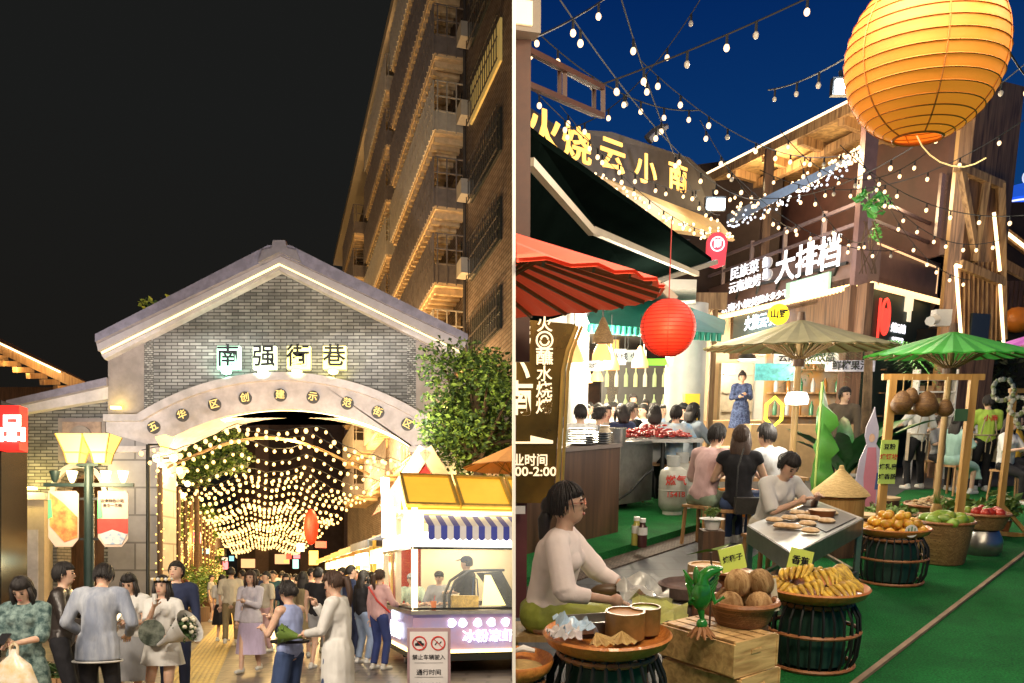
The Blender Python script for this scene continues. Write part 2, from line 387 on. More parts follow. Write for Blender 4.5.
    for q in (-1,1):
        g=MB(); f=an[q]; g.cap(f+V((0,-.045,-.038)),f+V((q*.02,.14,-.042)),.042,.036,10); g.cap(f+V((0,-.02,.0)),f+V((0,-.02,-.03)),.045,.045,10)
        for i,p in enumerate(g.v): g.v[i]=(p[0],p[1],max(p[2],f.z-.07))
        g.out('shoe',sm_,P)
    P['hc']=[0]; del P['hc']
    bm=Mx.LocRotScale(V(loc),Mx.Rotation(R(face),3,'Z').to_quaternion(),V((s,s,s)))
    return dict(P=P,M=bm,hc=bm@hc,rw=bm@(wr[1]+(wr[1]-el[1]).normalized()*.08),lw=bm@(wr[-1]+(wr[-1]-el[-1]).normalized()*.08),HM=HM,hcl=hc,pel=bm@pel)
def leafclump(mb,c,r,n,sz,rr=rnd,flat=1.0,mats=1):
    for i in range(n):
        d=V((rr.gauss(0,1),rr.gauss(0,1),rr.gauss(0,1))).normalized()*(rr.random()**.45); p=V(c)+V((d.x*r[0],d.y*r[1],d.z*r[2]))
        a=V((rr.gauss(0,1),rr.gauss(0,1),rr.gauss(0,.6))).normalized(); b=a.cross(V((rr.gauss(0,1),rr.gauss(0,1),rr.gauss(0,1)))).normalized(); l=sz*rr.uniform(.6,1.3)
        if mats>1: mb.m=rr.randrange(mats)
        q=a.cross(b)*l*.12
        mb.add([p,p+a*l*.5+b*l*.27+q,p+a*l,p+a*l*.5-b*l*.27+q],[(0,1,2,3)],False)
# =====================================================  LEFT STREET
side('L')
YW=-math.atan((262-512)/F)   # heading of the lantern street
D_=V((-sin(YW),cos(YW),0)); N_=V((cos(YW),sin(YW),0))
def S(s,t,z=0): return D_*s+N_*t+V((0,0,z))
stoneL=mk('pale_stone',(.68,.63,.65),.7,.18,3,bump=.15,dirt=(.8,.35)); stoneB=mk('brown_stone',(.29,.25,.24),.7,.25,2,bump=.2)
brickG=mk('grey_brick',(.50,.49,.48),.8,dirt=(.5,.45),sc=1.6,vert=True,kind='brick',col2=(.26,.255,.255),bump=.9,nsc=(.62,.17))
brickF=mk('grey_brick_fret',(.5,.49,.48),.8,sc=2.4,vert=True,kind='brick',col2=(.16,.155,.155),bump=.8,nsc=(.3,.16))
roofP=mk('slate_roof',(.26,.24,.31),.55,.3,4); dark=mk('dark_metal',(.018,.02,.02),.45,.2,8,metal=.3)
gold=mk('gilt',(.62,.42,.12),.35,.2,8,metal=.7); black=mk('black_cloth',(.02,.02,.024),.8,.3,10)
warmG=glow('warm_strip',(1,.78,.42),5); whiteG=glow('white_strip',(1,.93,.80),4)
yellowG=glow('yellow_strip',(1,.72,.25),5)
woodD=mk('dark_wood',(.10,.05,.025),.6,kind='wood',sc=3,col2=(.05,.025,.014),bump=.2)
woodW=mk('warm_wood',(.42,.24,.10),.55,kind='wood',sc=3,col2=(.24,.12,.05),bump=.2)
glass=mk('glass_pane',(.7,.75,.75),.05,0,alpha=.07); silver=mk('steel',(.55,.55,.56),.28,.15,12,metal=.9)
white=mk('white_paint',(.75,.74,.72),.5,.08,5); redp=mk('red_paint',(.55,.03,.02),.5,.15,6)
# ground
gm=mk('paving',(.27,.22,.20),.38,dirt=(.6,.5),sc=.9,kind='brick',col2=(.17,.14,.13),bump=.25,nsc=(.66,.33))
b=MB(); b.quad((-60,-12,0),(0,-12,0),(0,170,0),(-60,170,0)); b.out('pavement',gm,kind='structure')
b=MB(); 
for k in range(9): b.box(S(30,-1.36+.08*k,.009),(.045,46,.01),YW)
b.m=1; b.box(S(30,-1.04,.003),(.74,46,.004),YW)
b.out('tactile_path',[mk('tactile_yellow',(.62,.44,.10),.5,.3,5),mk('tactile_base',(.46,.31,.08),.5,.3,5)],kind='structure')
# ---- gate
K=27/F
def G(px,py,y=27): k=y/F; return ((px-512)*k,EYE+(HZ-py)*k)
def GM(y0): return FM((0,y0,0),(1,0,0),(0,0,1))
gate=thing('archway_gate','grey brick arched street gate with gabled roof, lit plaques and pale stone arch band','gate',(0,0,0))
def gp(name,pts,y1,depth,m): 
    b=MB(); b.prism([G(p[0],p[1],y1-depth) for p in pts],GM(y1),depth); return b.out(name,m,gate)
def arc(cx,cy,r,a0,a1,n=28): return [(cx+r*cos(R(a)),cy-r*sin(R(a))) for a in [a0+(a1-a0)*i/n for i in range(n+1)]]
outer=arc(280,638,263,122.6,57.4); inner=arc(285,649,240,122.2,57.6)
gp('brick_wall',[(144,418)]+outer+[(416,418),(416,330),(279,264),(144,330)],28.4,1.25,brickG)
for a,c in ((144,153),(407,416)): gp('fret_panel',[(a,412 if a<200 else 408),(c,408 if a<200 else 412),(c,331),(a,331)],27.16,.06,brickF)
for a,c,yt in ((108,144,0),(416,454,1)): 
    gp('shoulder_block',[(a,416),(c,416),(c,331 if not yt else 331),(a,349 if not yt else 331),(a,350)][:4] if not yt else [(a,416),(c,416),(c,349),(a,331)],28.4,1.32,stoneB)
gp('arch_band',[(106,432),(106,417)]+outer+[(456,417),(456,432),(411,447)]+inner[::-1]+[(157,447)],28.5,1.6,stoneL)
gp('arch_moulding',[(103,421),(103,414),(137,414)]+arc(280,638,266,122.6,57.4)+[(423,414),(459,414),(459,421)]+arc(280,638,258,57.4,122.6),28.5,1.75,stoneL)
gp('arch_light_strip',arc(285,649,239.8,121,59)+arc(285,649,238.3,59,121),27.6,.5,warmG)
for a,c in ((108,157),(411,456)):
    gp('column',[(a,628),(c,628),(c,432),(a,432)],28.5,1.55,mk('column_stone',(.54,.51,.51),.6,.15,.8,bump=.1,vert=True,kind='brick',dirt=(.7,.3),col2=(.48,.45,.45),nsc=(1.6,.7)))
    gp('column_base',[(a-4,628),(c+4,628),(c+4,606),(a-4,606)],28.6,1.8,stoneL)
    gp('capital',[(a-2,452),(c+3,452),(c+3,446),(a-2,446)],28.6,1.75,stoneL)
gp('roof',[(95,342),(95,334),(268,245),(290,245),(468,334),(468,342),(279,254)],29,2.8,roofP)
gp('roof_fascia',[(98,351),(96,342),(279,254),(466,342),(464,351),(279,262)],28.7,2.3,mk('fascia',(.42,.38,.40),.6,.1,4))
gp('eave_light_strip',[(101,353),(101,351.8),(279,263),(462,351.8),(462,353),(279,264.4)],26.42,.1,glow('eave_strip',(1,.85,.42),1.6))
gp('eave_moulding',[(104,359),(101,354),(279,265),(462,354),(459,359),(279,270)],28.4,1.6,stoneL)
gp('ridge_finial',[(258,262),(262,250),(271,248),(273,240),(285,240),(287,248),(296,250),(301,262),(279,252)],28.6,2.5,mk('finial',(.24,.22,.25),.6,.2,4))
for (a,ch,c) in ((217,'南',(.55,1,.75)),(253,'强',(.9,1,.7)),(287,'街',(1,.9,.35)),(323,'巷',(1,.88,.3))):
    pl=gp('plaque',[(a,369),(a+23,369),(a+23,346),(a,346)],27.1,.16,glow('plaque_'+ch,c,1.2))
    x,z=G(a+11.5,357.5); b=MB(); b.text(ch,GM(26.93)@Mx.Translation((x,z,0)),.74,.02,.012); b.out('character',black,pl)
    lamp('plaque_lamp','SPOT',(x,26.55,z-.62),60,c,.1,gate,spot=R(120),to=(x,27.3,z))
    b=MB(); b.lathe((x,26.8,z-.50),[(.03,-.09),(.14,-.05),(.17,.03),(.12,.04)],12); b.out('uplight',glow('uplight_'+ch,c,5),pl)
for (px,py),ch in zip(((155.5,428),(184,416),(216,405.5),(246.5,399),(281.5,396),(314,398),(348,404),(378.5,413),(408,425)),'五华区创建示范街区'):
    x,z=G(px,py); M=GM(26.9)@Mx.Translation((x,z,0))@Mx.Rotation(-(px-281)/255,4,'Z')
    b=MB(); b.M=M; b.prism([p[:2] for p in circ(.205,24)],Mx.Identity(4),.05); b.M=None; o=b.out('medallion',mk('medallion',(.07,.07,.075),.5,.1),gate)
    b=MB(); b.text(ch,M@Mx.Translation((0,0,.07)),.30,.02,.008); b.out('character',glow('gilt_char',(.85,.6,.2),.8),o)
for px,py,w in ((119,409,160),(443,409,120)):
    x,z=G(px,py); lamp('shoulder_lamp','POINT',(x,26.75,z+.08),w*.16,(1,.72,.15),.08,gate)
    b=MB(); b.box((x,26.8,z+.0),(.3,.14,.09)); b.out('uplight',glow('uplight_y',(1,.8,.25),4),gate)
# under-arch light
for x0_,x1_ in ((150,262),(296,408)):
    a_=G(x0_,334 if x0_<200 else 276,26); c_=G(x1_,276 if x0_<200 else 334,26); l=lamp('eave_lamp','AREA',((a_[0]+c_[0])/2,26.3,(a_[1]+c_[1])/2-.6),60,(1,.95,.82),3.2,gate,to=((a_[0]+c_[0])/2,27.2,5)); l.data.shape='RECTANGLE'; l.data.size_y=.3; l.rotation_euler.rotate_axis('Z',0)
lamp('arch_lamp','POINT',(-7.2,28,6.0),420,(1,.70,.28),.3,gate)
# wings
for sg,lab in ((1,'low grey brick side wing left of the arched gate, with relief panel and small arch'),(-1,'low grey brick side wing right of the arched gate, half hidden by the green tree')):
    w=thing('gate_wing',lab,'wall')
    q=lambda px,py: G(px if sg==1 else 562-px,py)
    def wp(name,pts,y1,dp,m):
        pl=[q(*p) for p in pts]
        if sg==-1: pl=pl[::-1]
        b=MB(); b.prism(pl,GM(y1),dp); return b.out(name,m,w)
    wp('brick_wall',[(18,628),(18,412),(104,395),(104,628),(98,628),(98,505)]+[(74+24*cos(R(a)),493-24*sin(R(a))*1.1) for a in range(0,181,15)]+[(50,505),(50,628)],28.3,.9,brickG)
    wp('roof',[(8,408),(8,401),(108,378),(108,386)],28.6,1.7,roofP)
    wp('cornice',[(12,414),(8,408),(108,386),(108,398)],28.5,1.4,stoneL)
    wp('relief_panel',[(52,459),(100,459),(100,416),(52,416)],27.44,.08,stoneB)
    wp('relief_frame',[(57,455),(96,455),(96,420),(57,420)],27.36,.05,mk('relief',(.36,.26,.21),.7,.3,5,bump=.5))
    wp('relief_medal',[(76+12*cos(R(a)),437-13*sin(R(a))) for a in range(0,360,20)],27.31,.06,stoneB)
    wp('arch_trim',[(74+(29)*cos(R(a)),493-29*sin(R(a))*1.1) for a in range(0,181,12)]+[(74+(24)*cos(R(a)),493-24*sin(R(a))*1.1) for a in range(180,-1,-12)],27.44,.18,stoneL)
    wp('pillar',[(14,628),(14,500),(46,500),(46,628)],27.6,.7,mk('cream_stone',(.55,.45,.33),.7,.15,3)); wp('pillar_cap',[(10,500),(10,493),(48,493),(48,500)],27.7,.9,stoneL)
    wp('pillar_panel',[(20,628),(20,530),(40,530),(40,628)],26.93,.05,stoneL)
    x,z=q(31,487); lamp('wing_lamp','POINT',(x,26.6,z+.1),130,(1,.75,.2),.08,w); b=MB(); b.box((x,26.95,z-.05),(.4,.14,.1)); b.out('uplight',glow('uplight_y',(1,.8,.25),4),w)
    x,z=q(100,487); lamp('wing_lamp','POINT',(x,26.6,z+.1),110,(1,.72,.2),.08,w)
# ---- right apartment block
ap=thing('apartment_building','tall brick apartment block with rows of caged balconies lit orange from below','building')
T0=8.0
brickO=mk('orange_brick',(.36,.29,.25),.8,dirt=(.35,.5),sc=1.3,vert=True,kind='brick',col2=(.27,.20,.16),bump=.3)
b=MB(); b.box(S(52,T0+5,16),(10,64,32),YW); b.out('wall',brickO,ap)
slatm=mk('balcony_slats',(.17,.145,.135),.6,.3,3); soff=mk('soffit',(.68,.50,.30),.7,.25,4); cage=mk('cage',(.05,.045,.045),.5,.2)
b=MB(); b.box(S(52,T0+4.2,32.3),(11,66,.6),YW); b.out('roof_slab',mk('pale_eave',(.5,.42,.32),.7,.1),ap)
for fl in range(2,10):
    z=1.05+3.1*fl
    for bi,(s0,s1) in enumerate(((34,46),(48,58),(61,69))):
        if bi==2 and fl>8: continue
        dp=1.25 if bi<2 else 1.7; dd=.0 if (fl+bi)%3 else .1
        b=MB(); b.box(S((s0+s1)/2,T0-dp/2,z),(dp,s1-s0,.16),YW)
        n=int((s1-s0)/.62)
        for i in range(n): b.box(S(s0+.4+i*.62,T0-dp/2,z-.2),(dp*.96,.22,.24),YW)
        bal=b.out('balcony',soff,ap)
        b=MB(); n=int((s1-s0)/.42)
        b.box(S((s0+s1)/2,T0-dp-.03,z+.42),(.05,s1-s0,.75),YW); b.box(S(s0-.02,T0-dp/2,z+.42),(dp,.05,.75),YW)
        for i in range(n+1): b.box(S(s0+i*(s1-s0)/n,T0-dp-.09,z+1.0),(.07,.09,2.05),YW)
        for zz in (.8,1.4,2.02): b.box(S((s0+s1)/2,T0-dp-.06,z+zz),(.06,s1-s0,.06),YW); b.box(S(s0-.05,T0-dp/2,z+zz),(dp,.05,.05),YW)
        for i in range(4): b.box(S(s0-.06,T0-dp*i/3.2,z+1.0),(.05,.05,2.05),YW)
        b.out('balcony_cage',slatm if fl%3 else mk('balcony_pale',(.40,.36,.30),.6,.2,3),bal)
        b=MB(); b.box(S((s0+s1)/2,T0-.02,z+1.3),(.06,(s1-s0)*.9,1.5),YW); b.out('window',glow('win_teal',(.45,.7,.55),.35) if fl==6 and bi==1 else mk('dark_glass',(.03,.035,.035),.15,0),bal)
for s_ in (33.6,47): 
    b=MB(); b.cyl(S(s_,T0-.12,0),S(s_,T0-.12,31),.07,n=8); b.out('drainpipe',cage,ap)
for fl in range(2,10):
    z=1.6+3.1*fl
    f=MB(); 
    for dz in (-.75,0,.75): f.box(S(30.6,T0-.22,z+dz),(.04,4.6,.04),YW)
    for i in range(15): f.box(S(28.4+i*.32,T0-.22,z),(.03,.03,1.6),YW)
    w=MB(); w.box(S(30.6,T0-.03,z),(.1,4.4,1.5),YW); wo=w.out('window',glow('win_warm',(.8,.6,.2),.2) if fl==6 else mk('dark_glass',(.03,.035,.035),.15,0),ap); f.out('window_grille',cage,wo)
    f=MB(); f.box(S(33,T0-.25,z-.2),(.5,.8,.6),YW); f.out('air_conditioner',mk('ac',(.4,.37,.33),.6,.1),ap)
for (s,t,z,p) in ((33,5.6,8.2,4200),(42,5.2,8,5600),(54,5,8,6000),(27.5,6.4,7,450)): lamp('facade_lamp','POINT',S(s,t,z),p*.85,(1,.60,.24),.5,ap)
# far apartment seen through the arch
b=MB(); b.box(S(118,12,11),(30,12,24),YW)
o=b.out('far_apartment',mk('far_wall',(.10,.07,.05),.8,.3,1),label='dark tower block far behind the bulb strings through the arch',cat='building')
for i in range(5):
    b=MB(); b.box(S(111.9,0+i*5.5,11),(1.6,.5,23),YW); b.out('pilaster',mk('pilaster',(.22,.15,.10),.8,.2),o)
# ---- left shop
sh=thing('corner_shop','dark glass corner shop under warm lit wooden eaves at the left edge','building')
b=MB(); p0=LP(-60,575,20); 
b.box((-10.9,17.0,2.4),(1.9,.9,5.2)); b.out('wall',mk('shop_glass_wall',(.02,.02,.02),.12,.2,2),sh)
b=MB(); 
for i in range(26): b.sph(LP(-6+0.5*i%9,452+i*5.4,16.8+((i*7)%5)*.1),.05,6,4)
b.out('fairy_lights',glow('fairy',(1,.75,.15),3),sh,kind='stuff')
lamp('eave_lamp','POINT',LP(18,398,18.6),160,(1,.6,.2),.2,sh)
b=MB(); b.box(LP(5,429,16.6),(.72,.3,.86)); o=b.out('shop_sign',glow('sign_red',(1,.02,.015),1.6),label='red lit box sign with one white character at the left edge',cat='sign')
b=MB(); b.text('品',FM(LP(12,430,16.4),(1,0,0),(0,0,1)),.55,.02,.03); b.out('lettering',whiteG,o)
# second wooden building behind left wing
b=MB(); b.box((-26.5,42,5),(12,8,10)); o=b.out('timber_house',woodD,label='dark timber house with broad eaves behind the left wing',cat='building')
b=MB(); b.add([LP(-40,318,34),LP(88,382,34),LP(60,368,44),LP(-40,320,44),LP(-40,326,33),LP(84,388,33)],[(0,1,2,3),(0,4,5,1)],False); b.out('roof',woodD,o); b=MB(); b.bar(LP(-20,338,33),LP(90,390,33),.22,.4); b.out('fascia_board',woodW,o); b=MB(); b.bar(LP(-20,334,32.8),LP(60,372,32.8),.06); b.out('eave_light_strip',warmG,o); lamp('eave_lamp','POINT',LP(20,366,31.5),180,(1,.65,.25),.3,o)
for i in range(9): 
    b=MB(); a=LP(-20+i*13,346+i*6,33.2); b.bar(a,a+V((.2,-1.5,-.35)),.16,.2); b.out('roof_tile_end',woodW,o)
# ---- street lamp
def street_lamp(px,d,top,lab):
    c=LP(px,575,d); c.z=0; o=thing('street_lamp',lab,'street lamp',c)
    grn=mk('lamp_green',(.02,.04,.036),.4,.2,8,metal=.3)
    k=d/F; zt=EYE+(575-465)*k
    b=MB(); b.cyl((0,0,0),(0,0,.5),.13,.11,10).cyl((0,0,.5),(0,0,zt),.068,.06,8).cyl((0,0,.46),(0,0,.54),.15,.15,10); b.out('pole',grn,o)
    za=EYE+(575-485)*k
    b=MB(); b.bar((-.58,0,za),(.58,0,za),.045); b.bar((-.14,0,zt),(.14,0,zt),.1,.04); b.out('arm',grn,o)
    for q in (-1,1):
        b=MB(); x=q*.17; zb=zt+.02; h=.36
        b.m=0; b.M=Mx.Translation((x,0,zb))
        rg=[[V(p)*w+V((0,0,z)) for p in ((-1,-1,0),(1,-1,0),(1,1,0),(-1,1,0))] for w,z in ((.075,0),(.10,.13),(.175,h))]
        b.loft(rg,sm=False); g=b.out('lantern',glow('lantern_lit',(1,.62,.12),1.5),o)
        b=MB(); b.M=Mx.Translation((x,0,zb))
        for i in range(4):
            for (w0,z0),(w1,z1) in (((.077,0),(.102,.13)),((.102,.13),(.178,h))):
                c4=((-1,-1,0),(1,-1,0),(1,1,0),(-1,1,0))[i]; b.bar(V(c4)*w0+V((0,0,z0)),V(c4)*w1+V((0,0,z1)),.014)
        for i in range(4):
            c4=((-1,-1,0),(1,-1,0),(1,1,0),(-1,1,0)); b.bar(V(c4[i])*.103+V((0,0,.13)),V(c4[(i+1)%4])*.103+V((0,0,.13)),.014)
        b.out('lantern_frame',gold,g)
    for x in (-.44,-.22,.22,.44):
        b=MB(); b.lathe((x,0,za+.03),[(.02,0),(.045,.05),(.07,.15),(.0,.15)],10); b.out('cup_light',glow('cup_glow',(1,.85,.5),3.2) if x!=-.44 else grn,o)
    lamp('lamp_light','POINT',(0,-.55,zt-.15),120,(1,.76,.42),.25,o)
    return o,za
sl,za=street_lamp(89,11,460,'dark green street lamp with twin yellow lanterns and two banners before the left column')
for q,cols in ((-1,0),(1,1)):
    zb=za-.08; x=q*.32; b=MB(); poly=[(-.19,0),(.17,0),(.20,-.04),(.20,-.62),(.12,-.72),(-.10,-.72),(-.19,-.60)]
    b.prism(poly,FM((89*0+x,-.02,zb),(1,0,0),(0,0,1)),.012); fl=b.out('banner',mk('banner_cream',(.52,.40,.33),.6,.1,6),sl)
    b=MB(); M=FM((x,-.034,zb),(1,0,0),(0,0,1))
    if cols: b.prism([(-.19,-.36),(.20,-.36),(.20,-.55),(-.19,-.55)],M,.004); b.out('red_band',mk('banner_red',(.55,.04,.03),.6,.3,9),fl)
    else: b.prism([(-.17,-.02),(.0,-.15),(.19,-.34),(.19,-.60),(.02,-.66),(-.17,-.45)],M,.004); b.out('red_swirl',mk('banner_org',(.65,.10,.03),.6,.5,9,col2=(.6,.3,.08)),fl)
    b=MB(); b.prism([(-.19,-.12),(-.15,-.1),(-.13,-.34),(-.19,-.36)],M,.005); b.out('green_edge',mk('banner_green',(.1,.5,.2),.6,.1),fl)
    if cols:
        b=MB(); b.text('云南特色小吃',M@Mx.Translation((0,-.13,.008)),.05,.002,.01); b.text('美食一条街',M@Mx.Translation((0,-.19,.008)),.05,.002,.01); b.out('lettering',black,fl)
        b=MB(); b.prism([(-.17,-.56),(.0,-.5),(.19,-.56),(.12,-.69),(-.10,-.69)],M,.005); b.out('blue_picture',mk('banner_blue',(.2,.3,.45),.6,.6,20,col2=(.6,.55,.5)),fl)
    for zz in (-.1,-.62):
        b=MB(); b.bar((0,0,zb+zz),(q*.14,0,zb+zz),.03); b.out('bracket',dark,sl)
# lamps just inside gate on left column
for i,(px,py,d) in enumerate(((165,448,25),(172,462,29),(181,476,33))):
    o=thing('globe_lamp','cream globe lamp cluster beside the left column, '+['nearest the arch','second along the street','third along the street'][i],'street lamp',LP(px,575,d)*1.0); o.location.z=0
    z=EYE+(575-py)*d/F
    b=MB(); b.cyl((-.5,0,0),(-.5,0,z+.1),.06,n=8); b.bar((-.5,0,z-.3),(.3,0,z-.3),.05); b.bar((-.5,0,z+.1),(0,0,z+.1),.05); b.out('pole',dark,o)
    b=MB(); b.lathe((0,0,z-.1),[(.06,0),(.28,.4),(.0,.5)],10); b.out('lantern',glow('lantern_glow',(1,.72,.18),2.6),o)
    for x,zz in ((.25,-.15),(-.25,-.15),(.05,-.6)): 
        b=MB(); b.sph((x,0,z-.35+zz+.2),.12,10,8); b.out('globe',glow('globe_glow',(1,.85,.5),3.5),o)
lamp('globe_light','POINT',LP(172,470,27.5),150,(1,.78,.4),.3)
# ---- bulb strings tunnel
bulbY=glow('bulb_amber',(1,.62,.22),2.6); wireM=mk('black_wire',(.01,.01,.01),.6,0)
rr=random.Random(5)
n_str=0
bm0=MB(); bm0.sph((0,0,0),1,7,5); bo=bm0.out('bulb',glow('bulb_amber',(1,.50,.12),2.3),label='x'); bme=bo.data; REG.remove(bo); bpy.data.objects.remove(bo)
for i in range(40):
    s=24.5+1.7*i+.025*i*i; 
    t0,t1=-3.1,3.9; zt=4.9-.022*i+.15*sin(i)
    o=thing('bulb_string','amber bulb string sagging across the lantern street','string lights',S(s,0,0),0,'bulb strings hung across the lantern street')
    nb=26 if i<24 else 20
    pts=[]
    for k in range(nb+1):
        u=k/nb; t=t0+(t1-t0)*u+rr.uniform(-.04,.04); pts.append(N_*t+D_*(.5*sin(9*u+i)+rr.uniform(-.12,.12))+V((0,0,zt+(1.0)*sin(PI*u)**.7-.34*sin(PI*((3*u)%1.0))+rr.uniform(-.05,.05))))
    b=MB(); b.tube(pts,.012,4); b.out('wire',wireM,o)
    rad=.056 if i<8 else .06+.0017*i
    for p in pts:
        if (o.location+p).x>-.2: continue
        bb=bpy.data.objects.new('bulb',bme); COL.objects.link(bb); bb.parent=o; bb.location=p-V((0,0,.09)); r_=rad*rr.uniform(.8,1.15); bb.scale=(r_,r_,r_*1.15)
for s,p in ((27,250),(32,420),(39,600),(47,800),(57,900),(70,1200),(86,1400)): lamp('string_light','POINT',S(s,.3,4.6),p*1.9,(1,.62,.22),.6)
sgc=[((1,.12,.08),'red'),((1,.75,.2),'yellow'),((1,.9,.8),'cream'),((1,.25,.4),'pink'),((.3,.8,1),'cyan')]
for i in range(14):
    s_=40+4.5*i; t_=(-3.3 if i%2 else 2.6)+.2*sin(i); c_,n_=sgc[(i*3)%5]
    b=MB(); b.box(S(s_,t_,3.0+.5*sin(i*2.1)),(.5,.12,.3+.25*(i%3)),YW); b.out('shop_sign',glow('sg_'+n_,c_,.85),label='small %s lit sign on the far %s side, number %s along the street'%(n_,'left' if i%2 else 'right',['one','two','three','four','five','six','seven'][i//2]),cat='sign')
# arched pipe at the front of tunnel
b=MB(); b.tube([S(29,-2.9+6.4*u,5.0+1.1*sin(PI*u)) for u in [i/16 for i in range(17)]],.05,6); b.out('tunnel_hoop',mk('hoop',(.4,.25,.1),.5,.1),label='thin orange arched pipe carrying the first bulb strings',cat='arch frame')
# left street posts with fairy lights
for i in range(11):
    s=29+3.1*i; o=thing('fairy_light_post','tall dark post wrapped in fairy lights along the left of the street','post',S(s,-3.1,0),0,'fairy light posts along the street')
    b=MB(); b.cyl((0,0,0),(0,0,5.0),.09,n=8); b.out('post',woodD,o)
    b=MB()
    for k in range(46 if i<6 else 22):
        a=k*1.9; b.sph((.12*cos(a),.12*sin(a),.6+k*4.2/(46 if i<6 else 22)),.028 if i<6 else .045,5,3)
    b.out('fairy_lights',glow('fairy2',(1,.66,.16),2.6),o,kind='stuff')
# timber shop row on left & right behind
b=MB(); b.box(S(70,-7.0,2.6),(6,70,5.2),YW); o=b.out('shop_row',woodD,label='low dark timber shop row behind the fairy light posts',cat='building')
for i in range(12):
    b=MB(); b.box(S(38+5*i,-3.98,1.5),(.1,2.6,2.2),YW); b.out('window',glow('shopwin',(1,.62,.2),.8),o)
# greenery left of street
leafG=mk('leaf_green',(.14,.24,.04),.6,.35,8); leafD=mk('leaf_dark',(.04,.09,.02),.6,.3,8); barkM=mk('bark',(.12,.08,.05),.9,.4,9,bump=.5)
for i,(px,gy,w,h) in enumerate(((186,622,1.5,1.9),(206,612,1.4,2.2),(176,632,.9,1.5))):
    c=LG(px,gy); o=thing('planter_shrub',['bushy green shrub in a planter beside the left gate column','tall green shrub at the edge of the yellow path','red flowered shrub behind the man in navy'][i],'shrub',c)
    b=MB(); leafclump(b,(0,0,h*.6),(w*.6,w*.6,h*.45),900,.16,flat=1); b.out('foliage',leafG if i<2 else mk('leaf_red',(.35,.05,.06),.6,.5,7,col2=(.06,.10,.02)),o)
    b=MB(); b.box((0,0,.25),(w*.8,w*.8,.5)); b.out('planter',woodD,o)
def tree(lab,c,h,cr,n,sz,m1=None,trunk=True,seed=1,cat='tree',clumps=14,group=None):
    q=random.Random(seed); o=thing('street_tree',lab,cat,c,0,group)
    tz=h-cr[2]
    b=MB(); b.tube([(0,0,0),(.05,0,tz*.5),(-.03,.02,tz),(0,0,h-.3*cr[2])],[.16,.12,.1,.03],8)
    cs=[]
    for k in range(clumps):
        d=V((q.gauss(0,1),q.gauss(0,1),q.gauss(0,1))).normalized()*q.uniform(.35,.95); p=V((d.x*cr[0],d.y*cr[1],h-cr[2]+d.z*cr[2])); cs.append(p)
        b.tube([(0,0,tz*.75+.2*tz*q.random()),p*.6+V((0,0,(h-cr[2])*.4))*.8,p],[.06,.035,.01],5)
    b.out('trunk',barkM,o)
    b=MB()
    for p in cs: leafclump(b,p,(cr[0]*.42,cr[1]*.42,cr[2]*.34),n//clumps,sz,q,mats=2)
    b.out('crown',[m1 or leafG,leafD],o); return o
tree('broad green tree overhanging the food cart roof at right',LP(478,575,19)*V((1,1,0)) if False else V((LP(478,575,19).x,19,0)),6.9,(1.5,1.35,1.6),12000,.13,mk('leaf_lit',(.20,.32,.05),.6,.35,8),seed=4,clumps=30)
tree('leafy tree behind the left column under the arch',V((LP(196,575,36).x,36,0)),8.6,(2.0,2.0,1.7),5000,.24,seed=9,clumps=18)
tree('small tree top poking above the left roof slope',V((LP(161,575,34).x,34,0)),13.0,(.9,.9,1.0),900,.3,mk('leaf_yel',(.25,.3,.03),.6,.3,6),seed=3,clumps=8)
tree('golden lit tree behind the fairy light posts, nearer one',S(44,-4.6),6.2,(1.7,1.7,1.9),3500,.24,seed=12,clumps=14)
tree('golden lit tree behind the fairy light posts, farther one',S(60,-4.4),7.0,(2.2,2.2,2.4),3000,.32,seed=13,clumps=14)
for s_ in (41,57): lamp('post_glow','POINT',S(s_,-3.4,3.2),420,(1,.68,.2),.3)
lamp('tree_lamp','POINT',(LP(200,575,31).x,33,4.5),90,(1,.75,.3),.4)
lamp('tree_lamp2','POINT',(-2.4,16.6,4.6),420,(1,.85,.45),.3)

for x,y,z,p in ((-8,1,7,2600),(-2.5,1.5,7,2300),(-5.5,-3,9,3200)): lamp('forecourt_fill','POINT',(x,y,z),p,(1,.84,.66),.5)  # unseen fill lights added out of view to brighten the forecourt
for x_,z_ in ((-12.5,3.4),(-3.4,3.4)): lamp('column_fill_spot','SPOT',(x_,17,3.2),1100,(1,.86,.62),.3,spot=R(70),to=(x_,27,z_))  # spots added to brighten the columns, no fixture stands there
for x_ in (-12,-2.6): lamp('gate_fill_spot','SPOT',(x_,15,3.2),4200,(1,.95,.9),.3,spot=R(62),to=(-7.4+(x_+7.3)*.35,27,8.2))  # spots added to lift the gate brick, no fixture stands there
# =====================================================  LEFT: food cart, sign, people
side('L')
# ---- food cart; local x = across, y = along the street
CD=13.5
cart=thing('food_cart','glowing food cart with golden sloped roof, striped blue awning and glass counter','food cart',(LP(413,575,CD).x,CD,0),YW)
cw=2.6; cl=3.3
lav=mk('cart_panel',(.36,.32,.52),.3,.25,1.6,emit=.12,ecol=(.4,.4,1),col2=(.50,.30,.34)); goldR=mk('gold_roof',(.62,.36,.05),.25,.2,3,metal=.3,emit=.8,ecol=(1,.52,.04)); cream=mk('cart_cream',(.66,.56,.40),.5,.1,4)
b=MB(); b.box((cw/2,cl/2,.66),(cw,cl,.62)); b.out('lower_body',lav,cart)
b=MB(); b.box((cw/2,cl/2,.28),(cw-.1,cl-.1,.14)); b.out('plinth',dark,cart)
b=MB(); b.box((cw/2,-.012,.37),(cw,.03,.05)).box((-.012,cl/2,.37),(.03,cl,.05)); b.out('base_light_strip',yellowG,cart)
